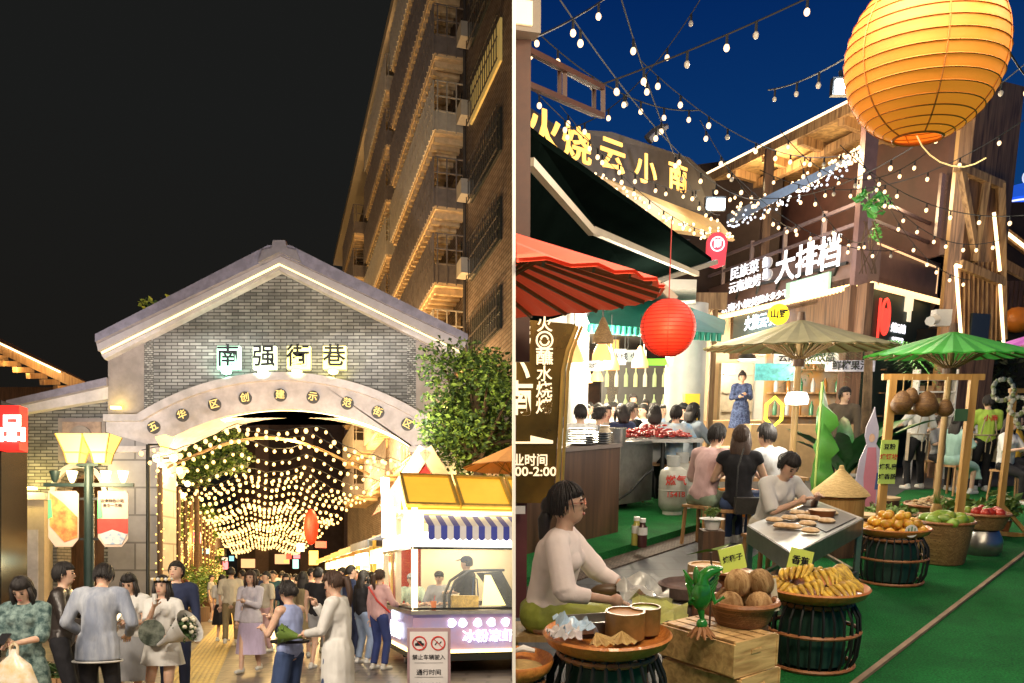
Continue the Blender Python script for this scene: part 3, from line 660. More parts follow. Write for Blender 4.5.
b=MB(); b.box((cw/2,cl/2-.05,1.0),(cw+.1,cl+.1,.06)); b.out('counter',silver,cart)
for x,y in ((.03,.03),(.03,cl-.03),(cw,cl-.03),(.03,1.7)):
    b=MB(); b.box((x,y,1.85),(.09,.09,1.7)); b.out('post',cream if y>.1 else glow('post_glow',(1,.8,.45),2.2),cart)
b=MB(); b.box((cw/2,.0,2.17),(cw+.02,.06,.24)).box((0,cl/2,2.17),(.06,cl,.24)); b.out('light_box_band',glow('band_white',(1,.97,.9),2.0),cart)
b=MB(); b.box((cw/2,cl/2,2.62),(cw,cl,.06)); b.out('ceiling_panel',cream,cart)
for i in range(3):
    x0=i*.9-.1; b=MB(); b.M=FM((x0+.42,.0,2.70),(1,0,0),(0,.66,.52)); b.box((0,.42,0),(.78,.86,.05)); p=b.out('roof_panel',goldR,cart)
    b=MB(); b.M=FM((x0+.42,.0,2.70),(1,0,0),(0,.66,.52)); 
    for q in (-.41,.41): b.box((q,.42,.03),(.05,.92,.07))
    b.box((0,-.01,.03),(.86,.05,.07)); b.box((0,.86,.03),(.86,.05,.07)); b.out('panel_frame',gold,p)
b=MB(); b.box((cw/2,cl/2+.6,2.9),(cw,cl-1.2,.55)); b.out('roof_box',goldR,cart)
b=MB(); b.box((cw/2-.05,-.05,2.60),(cw+.3,.05,.05)); b.bar((-.12,-.02,2.62),(-.12,.62,3.14),.05); b.out('roof_light_strip',yellowG,cart)
b=MB()
n=26
for i in range(n):
    x=.15+i*.1; b.m=i%2; b.quad((x,-.02,2.55),(x+.1,-.02,2.55),(x+.1,-.5,2.36),(x,-.5,2.36)); b.add([(x,-.5,2.36),(x+.1,-.5,2.36),(x+.1,-.5,2.17),(x+.07,-.5,2.14),(x+.03,-.5,2.14),(x,-.5,2.17)],[(0,1,2,3,4,5)])
b.out('striped_awning',[mk('awn_blue',(.05,.07,.42),.6,.1),mk('awn_white',(.7,.7,.75),.6,.05)],cart)
b=MB(); b.box((0,-.06,2.45),(.3,.1,.34)); b.out('corner_lamp',glow('corner_glow',(1,.85,.45),3),cart)
b=MB(); b.box((cw/2,.0,1.53),(cw-.1,.012,1.0)).box((0,1.65,1.53),(.012,3.2,1.0)); b.out('window_glass',glass,cart)
b=MB()
for z in (1.06,2.03): b.box((cw/2,-.02,z),(cw,.03,.035)).box((-.02,cl/2,z),(.03,cl,.035))
b.out('window_frame',dark,cart)
b=MB(); b.box((cw-.3,2.6,1.9),(3.4,.06,1.6)); b.out('back_wall',mk('cart_back',(.62,.52,.36),.6,.1,4),cart)
lt=glow('led_white',(.85,.9,1),2.2)
b=MB(); M=FM((0,-.03,0),(1,0,0),(0,0,1))
for i,x in enumerate((.62,.80,1.05,1.28,1.52,1.76,2.0)): b.prism([(x+.07*cos(a)*(1+.2*cos(3*a+i)),.83+.075*sin(a)) for a in [2*PI*j/10 for j in range(10)]],M,.02)
b.text('冰粉凉虾米线',M@Mx.Translation((1.45,.60,.02)),.22,.02,.01); b.out('led_lettering',lt,cart); b=MB()
b.M=None; M=FM((-.03,3.2,0),(0,-1,0),(0,0,1)); b.text('鲜果冰粉',M@Mx.Translation((1.6,.62,.01)),.30,.02,.01); b.text('鲜果茶',M@Mx.Translation((1.5,.88,.01)),.2,.02,.01)
b.out('led_lettering',lt,cart)
# display case on counter
b=MB(); prof=[(.62,1.04),(.62,1.28),(.72,1.5),(.95,1.66),(1.2,1.68),(1.55,1.68),(1.82,1.04)]
b.tube([(x,.15,z) for x,z in prof[:6]],.025,6).tube([(x,.55,z) for x,z in prof[:6]],.025,6)
b.prism([(1.18,1.64),(1.5,1.66),(1.84,1.06),(1.62,1.06)],FM((0,.6,0),(1,0,0),(0,0,1)),.48); b.out('case_frame',dark,cart)
b=MB(); b.prism([(1.2,1.60),(1.3,1.60),(1.56,1.1),(1.16,1.1)],FM((0,.11,0),(1,0,0),(0,0,1)),.02); b.out('case_light',glow('case_glow',(1,.85,.3),1.6),cart)
b=MB(); b.box((.9,.35,1.15),(.45,.3,.22)); b.out('food_tray',mk('food_yellow',(.7,.45,.08),.5,.5,14),cart)
lamp('cart_light','POINT',(1.3,1.6,2.35),110,(1,.88,.6),.3,cart); lamp('cart_front','AREA',(1.2,-.45,2.05),18,(1,.92,.8),1.0,cart)
lamp('cart_side','POINT',(-.5,1.6,2.2),50,(1,.9,.7),.2,cart)
# cup on counter edge
o=thing('drink_cup','orange drink cup standing on the food cart counter corner','cup',cart.matrix_world@V((0,0,0)) if False else (cart.location+Mx.Rotation(YW,3,'Z')@V((.35,.08,1.03))))
b=MB(); b.lathe((0,0,0),[(.0,0),(.035,0),(.05,.15),(.0,.15)],10); b.out('cup',mk('orange_drink',(.8,.2,.03),.3,.1),o); b=MB(); b.cyl((0,0,.14),(.02,0,.24),.006,n=5); b.out('straw',redp,o)
# red gabled stall roof behind
o=thing('gabled_kiosk','red gabled kiosk roof with cream barge boards behind the food cart','kiosk',(LP(424,575,18).x,18,0),YW)
b=MB(); b.prism([(-.55,3.0),(.55,3.0),(0,4.1)],FM((0,.1,0),(1,0,0),(0,0,1)),.1); b.box((0,1.2,1.6),(1.1,2.2,3.1)); b.out('gable',redp,o)
b=MB()
for q in (-1,1): b.bar((q*.82,-.1,2.95),(0,-.1,4.25),.12,.30)
b.out('barge_boards',mk('peach',(.65,.40,.26),.5,.1),o)
b=MB()
for q in (-1,1): b.quad((q*.8,0,3.0),(q*.8,2.4,3.0),(0,2.4,4.25),(0,0,4.25))
b.out('roof',redp,o)
# orange parasol top
def canopy(mb,c,r,h,n=24,sag=.04,th=.012):
    c=V(c)
    for dz in (0,-th):
        rg=[]
        for t in (0.02,.25,.5,.75,1): rg.append([c+V((r*t*cos(2*PI*j/n)*(1-.015*(j%2)*t),r*t*sin(2*PI*j/n)*(1-.015*(j%2)*t),h*(1-t)-sag*4*t*(1-t)*0+dz-.012*(j%2)*t)) for j in range(n)])
        mb.loft(rg,caps=False,sm=False)
def parasol(lab,c,r,h,zt,m,ribs=24,pole=.035,tilt=0,group=None,zb=0):
    o=thing('parasol',lab,'parasol',c,0,group)
    b=MB(); canopy(b,(0,0,zt-h),r,h,ribs*2); b.out('canopy',m,o)
    b=MB(); b.cyl((0,0,zb),(0,0,zt),pole,n=10); b.out('pole',mk('bamboo',(.45,.30,.13),.5,.3,5,kind='wood',col2=(.33,.2,.07)),o)
    b=MB(); b.cyl((0,0,zt-.1),(0,0,zt+.08),.06,.035,10); b.out('finial',woodD,o); b=MB(); b.cyl((0,0,zt-h-.22),(0,0,zt-h-.1),.07,n=10); b.out('hub',woodD,o)
    b=MB()
    for i in range(ribs):
        a=2*PI*i/ribs; d=V((cos(a),sin(a),0)); b.bar(V((0,0,zt-.06)),d*r*.98+V((0,0,zt-h-.02)),.012,.016); b.bar(V((0,0,zt-h-.14))+d*.05,d*r*.5+V((0,0,zt-h*.5-.045)),.010,.012)
    b.out('ribs',mk('rib_wood',(.25,.15,.06),.5,.2),o); return o
parasol('orange parasol rising behind the food cart by the partition',(LP(513,575,17).x,17,0),1.0,.45,4.2,mk('orange_canvas',(.65,.30,.12),.6,.1),10)
# ---- row of stalls further along
cols=[((.80,.50,.10),(1,.8,.3)),((.75,.55,.25),(.7,1,.95)),((.7,.4,.1),(1,.75,.3)),((.6,.35,.12),(1,.9,.7)),((.8,.5,.15),(1,.8,.4))]
for i in range(6):
    c,e=cols[i%5]; s=18.6+4.6*i; o=thing('market_stall','%s market stall, number %s along the right side beyond the food cart'%(['grey canopied','yellow canopied','amber canopied','brown canopied','golden canopied','farthest'][i],['one','two','three','four','five','six'][i]),'market stall',S(s,2.75+.1*i,0),YW,)
    o['label']=['grey and blue awning stall right behind the food cart','yellow awning stall with a teal lit menu board','amber awning stall in the middle of the right row','brown awning stall with white lights farther along','golden awning stall near the end of the row','farthest stall of the right row, under the last bulbs'][i]
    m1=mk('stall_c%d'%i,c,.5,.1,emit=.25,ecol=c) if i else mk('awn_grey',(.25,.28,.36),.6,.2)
    b=MB(); b.box((1,1.6,.5),(1.9,3.2,1.0)); b.out('counter',woodW,o)
    for x,y in ((0,0),(0,3.2),(2,0),(2,3.2)): 
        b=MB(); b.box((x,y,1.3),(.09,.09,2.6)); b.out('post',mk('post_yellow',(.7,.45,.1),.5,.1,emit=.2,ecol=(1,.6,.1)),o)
    b=MB(); b.add([(-.55,-.2,2.35),(1,-.2,3.0),(2.5,-.2,2.35),(-.55,3.5,2.35),(1,3.5,3.0),(2.5,3.5,2.35)],[(0,1,4,3),(1,2,5,4),(0,2,1),(3,4,5)]); b.box((-.56,1.65,2.28),(.03,3.7,.18)); b.out('awning',m1,o)
    b=MB(); b.box((-.1,1.6,2.05),(.06,2.9,.34)).box((1,-.08,2.0),(1.7,.06,.4)); b.out('light_board',glow('board%d'%i,e,2.4),o)
    lamp('stall_light','POINT',(-.4,1.6,1.9),150,(1,.75,.35),.2,o)
o=tag(MB().box(LP(399,522,15.4),(.62,.1,.55),YW).out('light_box',glow('box_white',(1,.98,.95),2.2)),'blank white lit box sign hanging before the cart side','sign')
for i,(px,py) in enumerate(((385,495),)):
    b=MB(); b.cyl(LP(px,510,16),LP(px,478,16),.06,.09,8); b.out('lamp_tube',glow('tube_white',(1,.95,.85),3),label='white upright glowing tube lamp left of the cart roof',cat='lamp')
b=MB(); b.sph(LP(311,527,40),(.35,.3,.85),12,8); b.out('red_lantern',mk('red_lan',(.7,.03,.01),.5,.1,emit=.4,ecol=(1,.05,.02)),label='tall red lantern hanging above the stalls mid street',cat='lantern')
b=MB(); b.box(S(100,-1.5,2.9),(1.5,.5,1.0),YW).box(S(100,2.2,3.4),(1.6,.5,1.1),YW).box(S(100,-4.6,3.2),(1.2,.5,2),YW); b.out('street_end_sign',glow('end_glow',(1,.55,.28),.9),label='warm glowing shopfront closing the far end of the street',cat='shopfront')
# ---- notice board
o=thing('notice_board','grey standing notice board with two round prohibition signs','notice board',(LP(429,575,9.6).x,9.6,0),R(2))
k=9.6/F; W=43*k; Z1=EYE-(628-575)*k
b=MB(); b.box((0,0,Z1-.55),(W,.05,1.1)); b.out('board_frame',mk('board_mauve',(.33,.22,.24),.5,.1),o)
b=MB(); b.box((0,-.03,Z1-.56),(W-.06,.012,1.04)); b.out('board_face',mk('board_face',(.62,.60,.60),.5,.05),o)
for x,ic in ((-.105,0),(.105,1)):
    M=FM((x,-.04,Z1-.17),(1,0,0),(0,0,1)); b=MB(); b.tube([M@V((.075*cos(a),.075*sin(a),0)) for a in [2*PI*j/20 for j in range(20)]],.009,5,closed=True); b.bar(M@V((-.05,.05,0)),M@V((.05,-.05,0)),.012,.008); s_=b.out('prohibition_sign',redp,o)
    b=MB()
    if ic==0: b.prism([(-.05,-.025),(.05,-.025),(.05,.0),(.03,.005),(.02,.028),(-.02,.028),(-.03,.005),(-.05,.0)],M,.004)
    else: b.tube([M@V(p) for p in ((-.035,-.02,0),(-.01,.02,0),(.01,-.01,0),(.035,.02,0))],.006,5)
    b.out('pictogram',black,s_)
b=MB(); M=FM((0,-.04,0),(1,0,0),(0,0,1))
for t,z,sz in (('禁止车辆驶入',.33,.062),('通行时间',.50,.07),('8:00—8:00',.64,.062)): b.text(t,M@Mx.Translation((0,Z1-z,.0)),sz,.003,.01)
b.bar((-.16,-.04,Z1-.39),(.16,-.04,Z1-.39),.003,.003); b.bar((-.16,-.04,Z1-.55),(.16,-.04,Z1-.55),.003,.003)
b.out('lettering',black,o)
# planter box
o=thing('plant_box','low slatted wooden planter with dark leaves between the standing people','planter',(LP(58,575,9.2).x,9.2,0))
b=MB(); b.box((0,0,.25),(.62,.4,.5)); 
for i in range(9): b.box((-.29+.072*i,-.21,.25),(.055,.02,.5))
b.out('box',woodW,o); b=MB(); leafclump(b,(0,0,.55),(.33,.2,.12),260,.1); b.out('foliage',leafD,o)
# yellow side chairs/bench of left pillar
# ---- people
def fab(n,c,**k): 
    k.setdefault('rough',.85); return mk('fabric_'+n,c,var=k.pop('var',.2),sc=k.pop('sc',6),bump=.7,stretch=(1,1,.35),**k)
jeans=fab('denim',(.05,.08,.18)); whiteF=fab('white',(.62,.62,.60),var=.1); blk=black; cremeF=fab('creme',(.55,.50,.40)); khaki=fab('khaki',(.24,.19,.11)); greyF=fab('grey',(.32,.33,.35)); navy=fab('navy',(.03,.04,.09)); pink=fab('pink',(.62,.40,.42)); lav_=fab('lavender',(.55,.47,.68)); blueF=fab('skyblue',(.35,.45,.65))
floral=mk('fabric_floral',(.20,.28,.26),.8,sc=16,col2=(.03,.06,.06)); leather=mk('leather_black',(.035,.028,.025),.35,.4,12,bump=.3); denimg=mk('fabric_washed',(.42,.45,.50),.85,.35,4,bump=.9,stretch=(1.3,1.3,.3),col2=(.20,.23,.30))
def at(px,d): return (LP(px,575,d).x,d,0)
def holdbag(nm,lab,p,w,h,m,cat='bag',hand=True):
    o=thing(nm,lab,cat,p); b=MB()
    b.loft([[V((w*cos(a)*q,w*.45*sin(a)*q,z))for a in [2*PI*j/14 for j in range(14)]] for q,z in ((.7,-h),(1.0,-h*.85),(1.02,-h*.55),(.7,-h*.25),(.2,-.05),(.1,0))]); b.out('bag_body',m,o)
    b=MB()
    for q in (-1,1): b.tube([(q*w*.15,0,-.06),(q*.03,0,.02),(0,0,.05)],.012,5)
    b.out('handle',m,o); return o
def phone(lab,p,rz=0,tilt=40):
    b=MB(); b.box((0,0,0),(.075,.012,.15),M=Mx.Rotation(R(-tilt),4,'X')); o=b.out('phone',mk('phone_black',(.02,.02,.022),.2,0),label=lab,cat='phone'); o.location=p; o.rotation_euler=(0,0,rz)
# 1 woman with carrier bag
p=person('woman in dark floral dress with black bob looking down at her phone',at(26,7.5),-174,1.6,hp=32,rh=(.03,.30,1.10),lh=(-.04,.30,1.08),top=floral,slv=.55,bot='skirt',bmat=floral,botl=.5,hair='bob',fem=True,vox=.013)
phone('phone held in both hands by the woman in the floral dress',p['lw']+V((0,-.05,.06)),.1,60)
holdbag('carrier_bag','white translucent carrier bag hanging from the floral dress woman\'s wrist',p['lw']+V((.12,-.1,-.02)),.20,.52,mk('bag_plastic',(.72,.68,.60),.25,.3,7,alpha=.8,col2=(.6,.45,.22)))
# 2 man black leather
p=person('man in black leather jacket standing in profile with papers',at(62,8.7),-75,1.72,rh=(.16,.30,1.08),lh=(-.14,.34,1.12),top=leather,slv=1,hair='short',bmat=blk,vox=.014)
b=MB(); b.box((0,0,0),(.02,.28,.34)); o=b.out('paper_bag',mk('paper_white',(.7,.66,.62),.6,.1),label='white paper folder held by the man in the leather jacket',cat='folder'); o.location=p['rw']+V((.05,-.04,-.16))
# 3 man denim back
p=person('man seen from behind in washed grey denim jacket with bowed head',at(98,8.1),8,1.74,hp=30,lean=8,rh=(.2,.24,1.0),lh=(-.2,.24,1.0),top=denimg,slv=1,topl=.16,bmat=blk,facef=False,vox=.014,build=1.12)
b=MB(); b.tube([(.215*cos(a),.172*sin(a)-.008,.765) for a in [2*PI*j/28 for j in range(28)]],.009,5,closed=True); b.out('shirt_hem',whiteF,p['P'])
# 4 woman long hair phone
p=person('woman with long black hair and grey skirt reading a phone',at(131,9.8),-178,1.62,hp=22,rh=(.08,.28,1.16),lh=(-.05,.28,1.12),top=whiteF,slv=.3,bot='skirt',bmat=greyF,botl=.52,hair='long',fem=True,open_top=True)
phone('phone held by the woman with long hair and grey skirt',p['lw']+V((.0,-.05,.06)),0,60)
b=MB(); b.box((0,0,0),(.15,.06,.2)); o=b.out('box_bag',redp,label='small red and white bag beside the grey skirt',cat='bag'); o.location=p['pel']+V((-.3,-.1,-.05))
# 5 girl white dress
p=person('girl in short white dress with flower crown sipping a drink',at(163,9.3),176,1.58,rh=(-.02,.26,1.36),lh=(-.2,.26,1.02),top=whiteF,slv=.45,bot='skirt',bmat=whiteF,botl=.26,hair='long',fem=True,vox=.013,shoes=whiteF)
q=random.Random(2); b=MB()
for i in range(16):
    a=2*PI*i/16; b.m=i%2; b.sph(p['hc']+V((.1*cos(a),.11*sin(a),.075)),.02,6,5)
b.out('flower_wreath',[whiteF,mk('petal_yellow',(.7,.5,.2),.6,.1)],label='white and yellow flower crown on the girl\'s hair',cat='flower crown')
def bouquet(lab,c,ax,n=60,wr=whiteF,fl=None,s=1):
    o=thing('bouquet',lab,'bouquet',c); o.scale=(s,s,s); T=V(ax).to_track_quat('Z','Y').to_matrix().to_4x4(); b=MB(); b.M=T; b.lathe((0,0,0),[(.02,-.12),(.04,0),(.15,.26),(.19,.32)],14); b.out('wrap',wr,o)
    b=MB(); b.M=T; leafclump(b,(0,0,.26),(.13,.13,.08),n*3,.07); f=b.out('foliage',leafD,o); b=MB(); b.M=T
    for i in range(14): b.sph((q.uniform(-.1,.1),q.uniform(-.1,.1),.3+q.uniform(0,.05)),.024,6,5)
    b.out('flowers',fl or mk('petal_cream',(.7,.65,.5),.6,.1),o); return o
bouquet('cream flower bouquet in white paper on the white dress girl\'s arm',p['lw']+V((.05,-.06,.0)),(.8,-.2,.45))
b=MB(); b.prism([q_[:2] for q_ in circ(.135,28)],FM((0,.02,0),(1,0,0),(0,0,1)),.012); b.sm=False; b.tube([(.137*cos(a),.012,.137*sin(a)) for a in [2*PI*j/28 for j in range(28)]],.007,5,closed=True); o=b.out('round_fan',mk('fan_dark',(.03,.04,.03),.7,.3,9,col2=(.16,.18,.15)),label='round dark printed fan hanging in front of the white dress',cat='fan'); o.location=p['pel']+V((-.02,-.26,.12))
b=MB(); b.lathe((0,0,-.05),[(.02,0),(.03,.11),(.0,.11)],8); o=b.out('milk_tea_cup',whiteF,label='small white cup at the lips of the girl with flower crown',cat='cup'); o.location=p['rw']+V((0,-.03,.02))
# 6 man navy behind
p=person('man in navy suit jacket standing behind the girl in white',at(176,10.6),-165,1.76,hy=-20,hp=-12,top=navy,slv=1,bmat=navy,sk=0)
# 7 / 8 / 9 walking
person('young woman in beige shorts set far down the yellow path',at(211,29),-90,1.6,top=greyF,slv=.4,bot='shorts',bmat=mk('fabric_tan',(.5,.33,.2),.8,.2),hair='bun',fem=True,vox=.025,fing=False)
person('man in cream t-shirt and khaki trousers walking away',at(231,19.4),12,1.77,top=cremeF,slv=.5,bmat=khaki,rf=(.1,.25,.07),lf=(-.1,-.2,.12),facef=False,vox=.02,build=1.15)
p=person('woman in pale lavender dress and cardigan walking towards the camera',at(251,14.0),172,1.66,top=fab('lav_pale',(.60,.58,.68)),slv=1,topl=.1,bot='skirt',bmat=lav_,botl=.62,hair='bob',hm=HAIRB(),fem=True,rf=(.08,.2,.07),lf=(-.08,-.15,.1),lh=(-.02,.28,1.2),shoes=whiteF,vox=.015)
p=person('woman in strapless blue top and denim shorts touching her face',at(290,8.5),62,1.53,hp=10,rh=(.02,.27,1.28),lh=(-.1,.30,1.18),top=fab('stripe_blue',(.30,.36,.62)),slv=-1,bot='shorts',bmat=jeans,botl=.8,hair='bun',fem=True,vox=.013)
b=MB(); b.tube([p['pel']+V((.18*cos(a),.15*sin(a),.1)) for a in [2*PI*j/20 for j in range(20)]],.016,6,closed=True); b.out('belt_bag',blk,label='thin black belt worn over the denim shorts',cat='belt')
p=person('woman with brown ponytail in long white shirt, hand at her face',at(338,8.2),78,1.63,hp=14,rh=(.06,.26,1.36),lh=(-.08,.3,1.08),top=fab('shirt_white',(.66,.66,.64),var=.15),slv=1,topl=.42,bmat=jeans,hair='pony',hm=HAIRB(),fem=True,vox=.013)
bouquet('flat green leaf wrap in the hand of the woman in long white shirt',p['lw']+V((-.04,0,-.02)),(-.9,-.1,.15),wr=leafG,fl=leafG,s=.55)
# 12 group by the stalls
person('woman in black vest and shorts behind the blue top woman',at(318,14.5),-20,1.72,top=blk,slv=.1,bot='shorts',bmat=greyF,hair='short',facef=False,vox=.02,fing=False)
person('woman with olive cardigan standing with her back turned mid street',at(303,16.5),10,1.66,top=khaki,slv=1,bot='skirt',bmat=khaki,hair='long',fem=True,facef=False,vox=.02,fing=False)
person('man in dark teal shirt among the walkers',at(273,21),180,1.7,top=fab('teal',(.05,.12,.14)),slv=.5,bmat=fab('teal2',(.06,.12,.15)),vox=.02,fing=False)
person('man in white shirt far down the middle of the street',at(282,30),0,1.74,top=whiteF,slv=.5,vox=.025,facef=False,fing=False)
person('woman in cream dress walking beyond the lavender dress woman',at(262,26),180,1.62,top=cremeF,slv=.4,bot='skirt',bmat=cremeF,fem=True,hair='long',vox=.025,fing=False)
person('man in black jacket queueing at the stall',at(350,16.2),-60,1.78,top=navy,slv=1,bmat=navy,vox=.02,fing=False,facef=False)
person('woman in dark coat with pale jeans in the stall queue',at(363,15.4),-40,1.68,top=blk,slv=1,bmat=fab('palejeans',(.25,.33,.48)),hair='long',fem=True,vox=.02,fing=False,facef=False)
p=person('woman in pink jacket and blue track trousers facing the cart',at(379,14.4),-35,1.68,rh=(.1,.35,1.1),top=pink,slv=1,bmat=fab('track',(.04,.06,.2)),hair='pony',hm=HAIRB(),fem=True,vox=.016,facef=False,shoes=whiteF)
b=MB(); b.tube([p['pel']+V(q_) for q_ in ((-.16,-.1,.48),(.0,-.19,.25),(.2,-.1,.05))],.018,6); b.out('bag_strap',redp,label='dark red shoulder strap across the pink jacket',cat='strap')
crowd=[(222,20.5),(243,23),(267,17.8),(286,18.6),(311,19.6),(327,17.6),(336,23.5),(343,18.8),(357,19.8),(371,18.9),(298,21.5),(256,20),(338,22),(296,24),(309,28),(327,31),(290,36),(270,38),(256,33),(245,37),(299,43),(284,48),(318,44),(264,52),(334,40),(277,60),(252,55),(240,47),(291,66),(310,58),(345,34)]
wh_=['beside the cream shirt man','left of the cream dress woman','right of the lavender dress woman','above the blue top woman','behind the olive cardigan woman','behind the black vest woman','farthest by the brown stall','behind the white shirt woman','between two queueing people','nearest the cart side wall','beyond the olive cardigan','just behind the lavender dress woman']
cc=[whiteF,navy,blk,greyF,pink,blueF,cremeF,khaki]
adj=['thirty-first','thirty-second','thirty-third','thirty-fourth','thirty-fifth','thirty-sixth','thirty-seventh','thirty-eighth','thirty-ninth','fortieth','forty-first','forty-second','first','second','third','fourth','fifth','sixth','seventh','eighth','ninth','tenth','eleventh','twelfth','thirteenth','fourteenth','fifteenth','sixteenth','seventeenth','eighteenth','nineteenth','twentieth']
cn=['white','navy','black','grey','pink','blue','cream','khaki']
for i,(px,d) in enumerate(crowd):
    md=d<24.1
    person(('walker in %s top beyond the gate, %s'%(cn[(i*3)%8],wh_[i]) if i<12 else 'distant walker in %s top, %s nearest of the far crowd'%(cn[(i*3)%8],adj[i])),at(px,d),(i*67)%360,1.6+.18*((i*37)%10)/10,top=cc[(i*3)%8],slv=.5,bmat=cc[(i*5+2)%8],bot='skirt' if i%3==0 else 'trousers',fem=i%3==0,hair='long' if i%3==0 else 'short',vox=.03 if i<12 else .045,fing=False,facef=False,group='distant crowd under the bulb strings')
# cart staff
cx=cart.location; CR=Mx.Rotation(YW,3,'Z')
for lab,l,f,h,kw in (('cook in black t-shirt, cap and denim apron behind the cart glass',(1.15,1.1,.12),70,1.80,dict(top=blk,slv=.5,cap=navy,apron=jeans)),
    ('cart worker with dark hair and black cap facing the street',(.75,1.6,.0),170,1.66,dict(top=greyF,slv=.5,cap=blk,fem=True)),
    ('cart worker in pale green shirt near the side window',(.35,2.2,.0),190,1.62,dict(top=fab('palegreen',(.4,.5,.4)),slv=.5,cap=greyF))):
    person(lab,cx+CR@V(l),f,h,rh=(.12,.3,1.12),lh=(-.12,.3,1.12),group='cart staff',vox=.02,**kw)
# =====================================================  RIGHT STREET
side('R')
def aR0(px,py,d): return V((RP(px,py,d).x,d,0))
turf=mk('turf',(.014,.26,.05),.95,.55,70,col2=(.006,.10,.022),bump=1.0,dirt=(1.3,.5))
tile=mk('dark_tile',(.06,.065,.075),.6,.3,1.5,kind='brick',col2=(.035,.04,.05),bump=.15,nsc=(.5,.5))
tile2=mk('brick_drain',(.20,.15,.12),.7,.3,9,kind='brick',col2=(.12,.09,.07),bump=.6,nsc=(.3,.7))
bamb=mk('bamboo',(.45,.30,.13),.5,.3,5,kind='wood',col2=(.33,.2,.07)); ratt=mk('rattan',(.42,.17,.06),.45,.35,25,col2=(.25,.09,.03),bump=.3)
weave=mk('basket_weave',(.50,.30,.12),.6,.3,26,kind='brick',col2=(.32,.17,.06),bump=.8,nsc=(.5,.3),vert=True)
crateM=mk('crate_wood',(.72,.47,.20),.6,.3,3,kind='wood',col2=(.42,.24,.09),stretch=(1.5,9,9),bump=.25)
timb=mk('timber',(.46,.28,.13),.6,.3,2.2,kind='wood',col2=(.17,.09,.04),bump=.3); timbD=mk('timber_dark',(.14,.075,.045),.6,.3,2.2,kind='wood',col2=(.05,.025,.018),bump=.2)
blackM=mk('soot_iron',(.02,.022,.022),.5,.2,10,metal=.4); maroon=mk('maroon',(.13,.035,.04),.5,.25,4)
wcol=(1,.80,.52)
def wallq(mb,A,B,z0,z1,th=.1):
    A=V(A);B=V(B); d=(B-A); d.z=0; d.normalize(); n=V((-d.y,d.x,0))*th
    vs=[V((p.x,p.y,z)) for z in (z0,z1) for p in (A,B,B+n,A+n)]
    return mb.add(vs,[(0,3,2,1),(4,5,6,7),(0,1,5,4),(1,2,6,5),(2,3,7,6),(3,0,4,7)],False)
def slab(mb,pts,th): 
    k=len(pts); vs=[V(p) for p in pts]+[V(p)+V((0,0,th)) for p in pts]
    return mb.add(vs,[list(range(k))[::-1],[k+i for i in range(k)]]+[(i,(i+1)%k,k+(i+1)%k,k+i) for i in range(k)],False)
def on(px,py,A,B):
    r=_ray(px,py); d=(B-A); n=V((-d.y,d.x,0)); o=V((0,0,EYE)); k=(A-o).dot(n)/r.dot(n); return o+r*k
def orot(c): return c
b=MB(); b.quad((0,0,0),(70,0,0),(70,90,0),(0,90,0)); b.out('turf_ground',turf,kind='structure')
def sheet(nm,pts,z,m,th=None):
    b=MB(); P=[RH(x,y,z) for x,y in pts]
    if th: slab(b,[V((p.x,p.y,z-th)) for p in P],th)
    else: b.quad(*P)
    return b.out(nm,m,kind='structure')
sheet('tile_floor',[(1060,484),(905,490),(880,505),(760,515),(690,470),(690,440),(1060,440)],.006,tile)
sheet('walkway',[(500,700),(700,700),(690,600),(770,545),(745,513),(560,572),(500,590)],.006,tile)
sheet('drain_strip',[(500,612),(570,582),(748,524),(742,512),(560,566),(500,590)],.02,tile2,.03)
sheet('turf_platform',[(500,588),(560,565),(742,511),(690,455),(500,455)],.10,turf,.12)
sheet('room_floor',[(500,478),(700,470),(800,452),(800,425),(500,425)],.12,mk('floor_tan',(.3,.24,.18),.3,.2,2),.02)
b=MB(); b.bar(RH(850,687,.01),RH(1040,541,.01),.035,.02); b.out('turf_seam',mk('seam_wood',(.34,.23,.15),.7,.3,6),kind='structure')
# ---------------- main two-storey building
mb_=thing('grill_restaurant','two storey timber grill restaurant with balcony, glowing signs and broad lit roof','building',(0,0,0))
c0=RP(865,285,18); z1=c0.z; A=RH(676,328,z1); Bc=c0; Cr=RH(937,303,z1); 
dirL=(A-Bc).normalized(); nrmL=V((-(Bc-A).y,(Bc-A).x,0)).normalized()
zf=z1+.9
b=MB(); wallq(b,A,Bc,z1,zf,.3); wallq(b,Bc,Cr,z1,zf,.3); b.out('fascia',mk('fascia_brown',(.16,.10,.09),.5,.25,3),mb_)
b=MB(); slab(b,[A+V((0,0,.02)),Bc+V((0,0,.02)),Cr+V((0,0,.02)),Cr+V((6,14,.02)),A+V((6,6,.02))],.2); b.out('floor_slab',timbD,mb_)
def beadline(nm,par,P,Q,n,r,m,off=V((0,0,0))):
    b=MB()
    for i in range(n): b.sph(P.lerp(Q,(i+.5)/n)+off,r*1.3,6,4)
    return b.out(nm,m,par,kind='stuff')
bead=glow('bead_warm',(1,.66,.3),2.2)
beadline('light_beads',mb_,A,Bc,70,.055,bead,-nrmL*.1+V((0,0,.0))); beadline('light_beads',mb_,Bc,Cr,34,.055,bead,V((.08,-.1,.0)))
b=MB(); b.bar(Bc+V((.15,-.1,zf-z1-.12)),Cr+V((-.1,-.1,zf-z1-.12)),.03); b.bar(Cr+V((-.1,-.1,.2)),Cr+V((-.1,-.1,zf-z1-.12)),.03); b.out('neon_line',glow('neon_amber',(1,.6,.3),1.2),mb_)
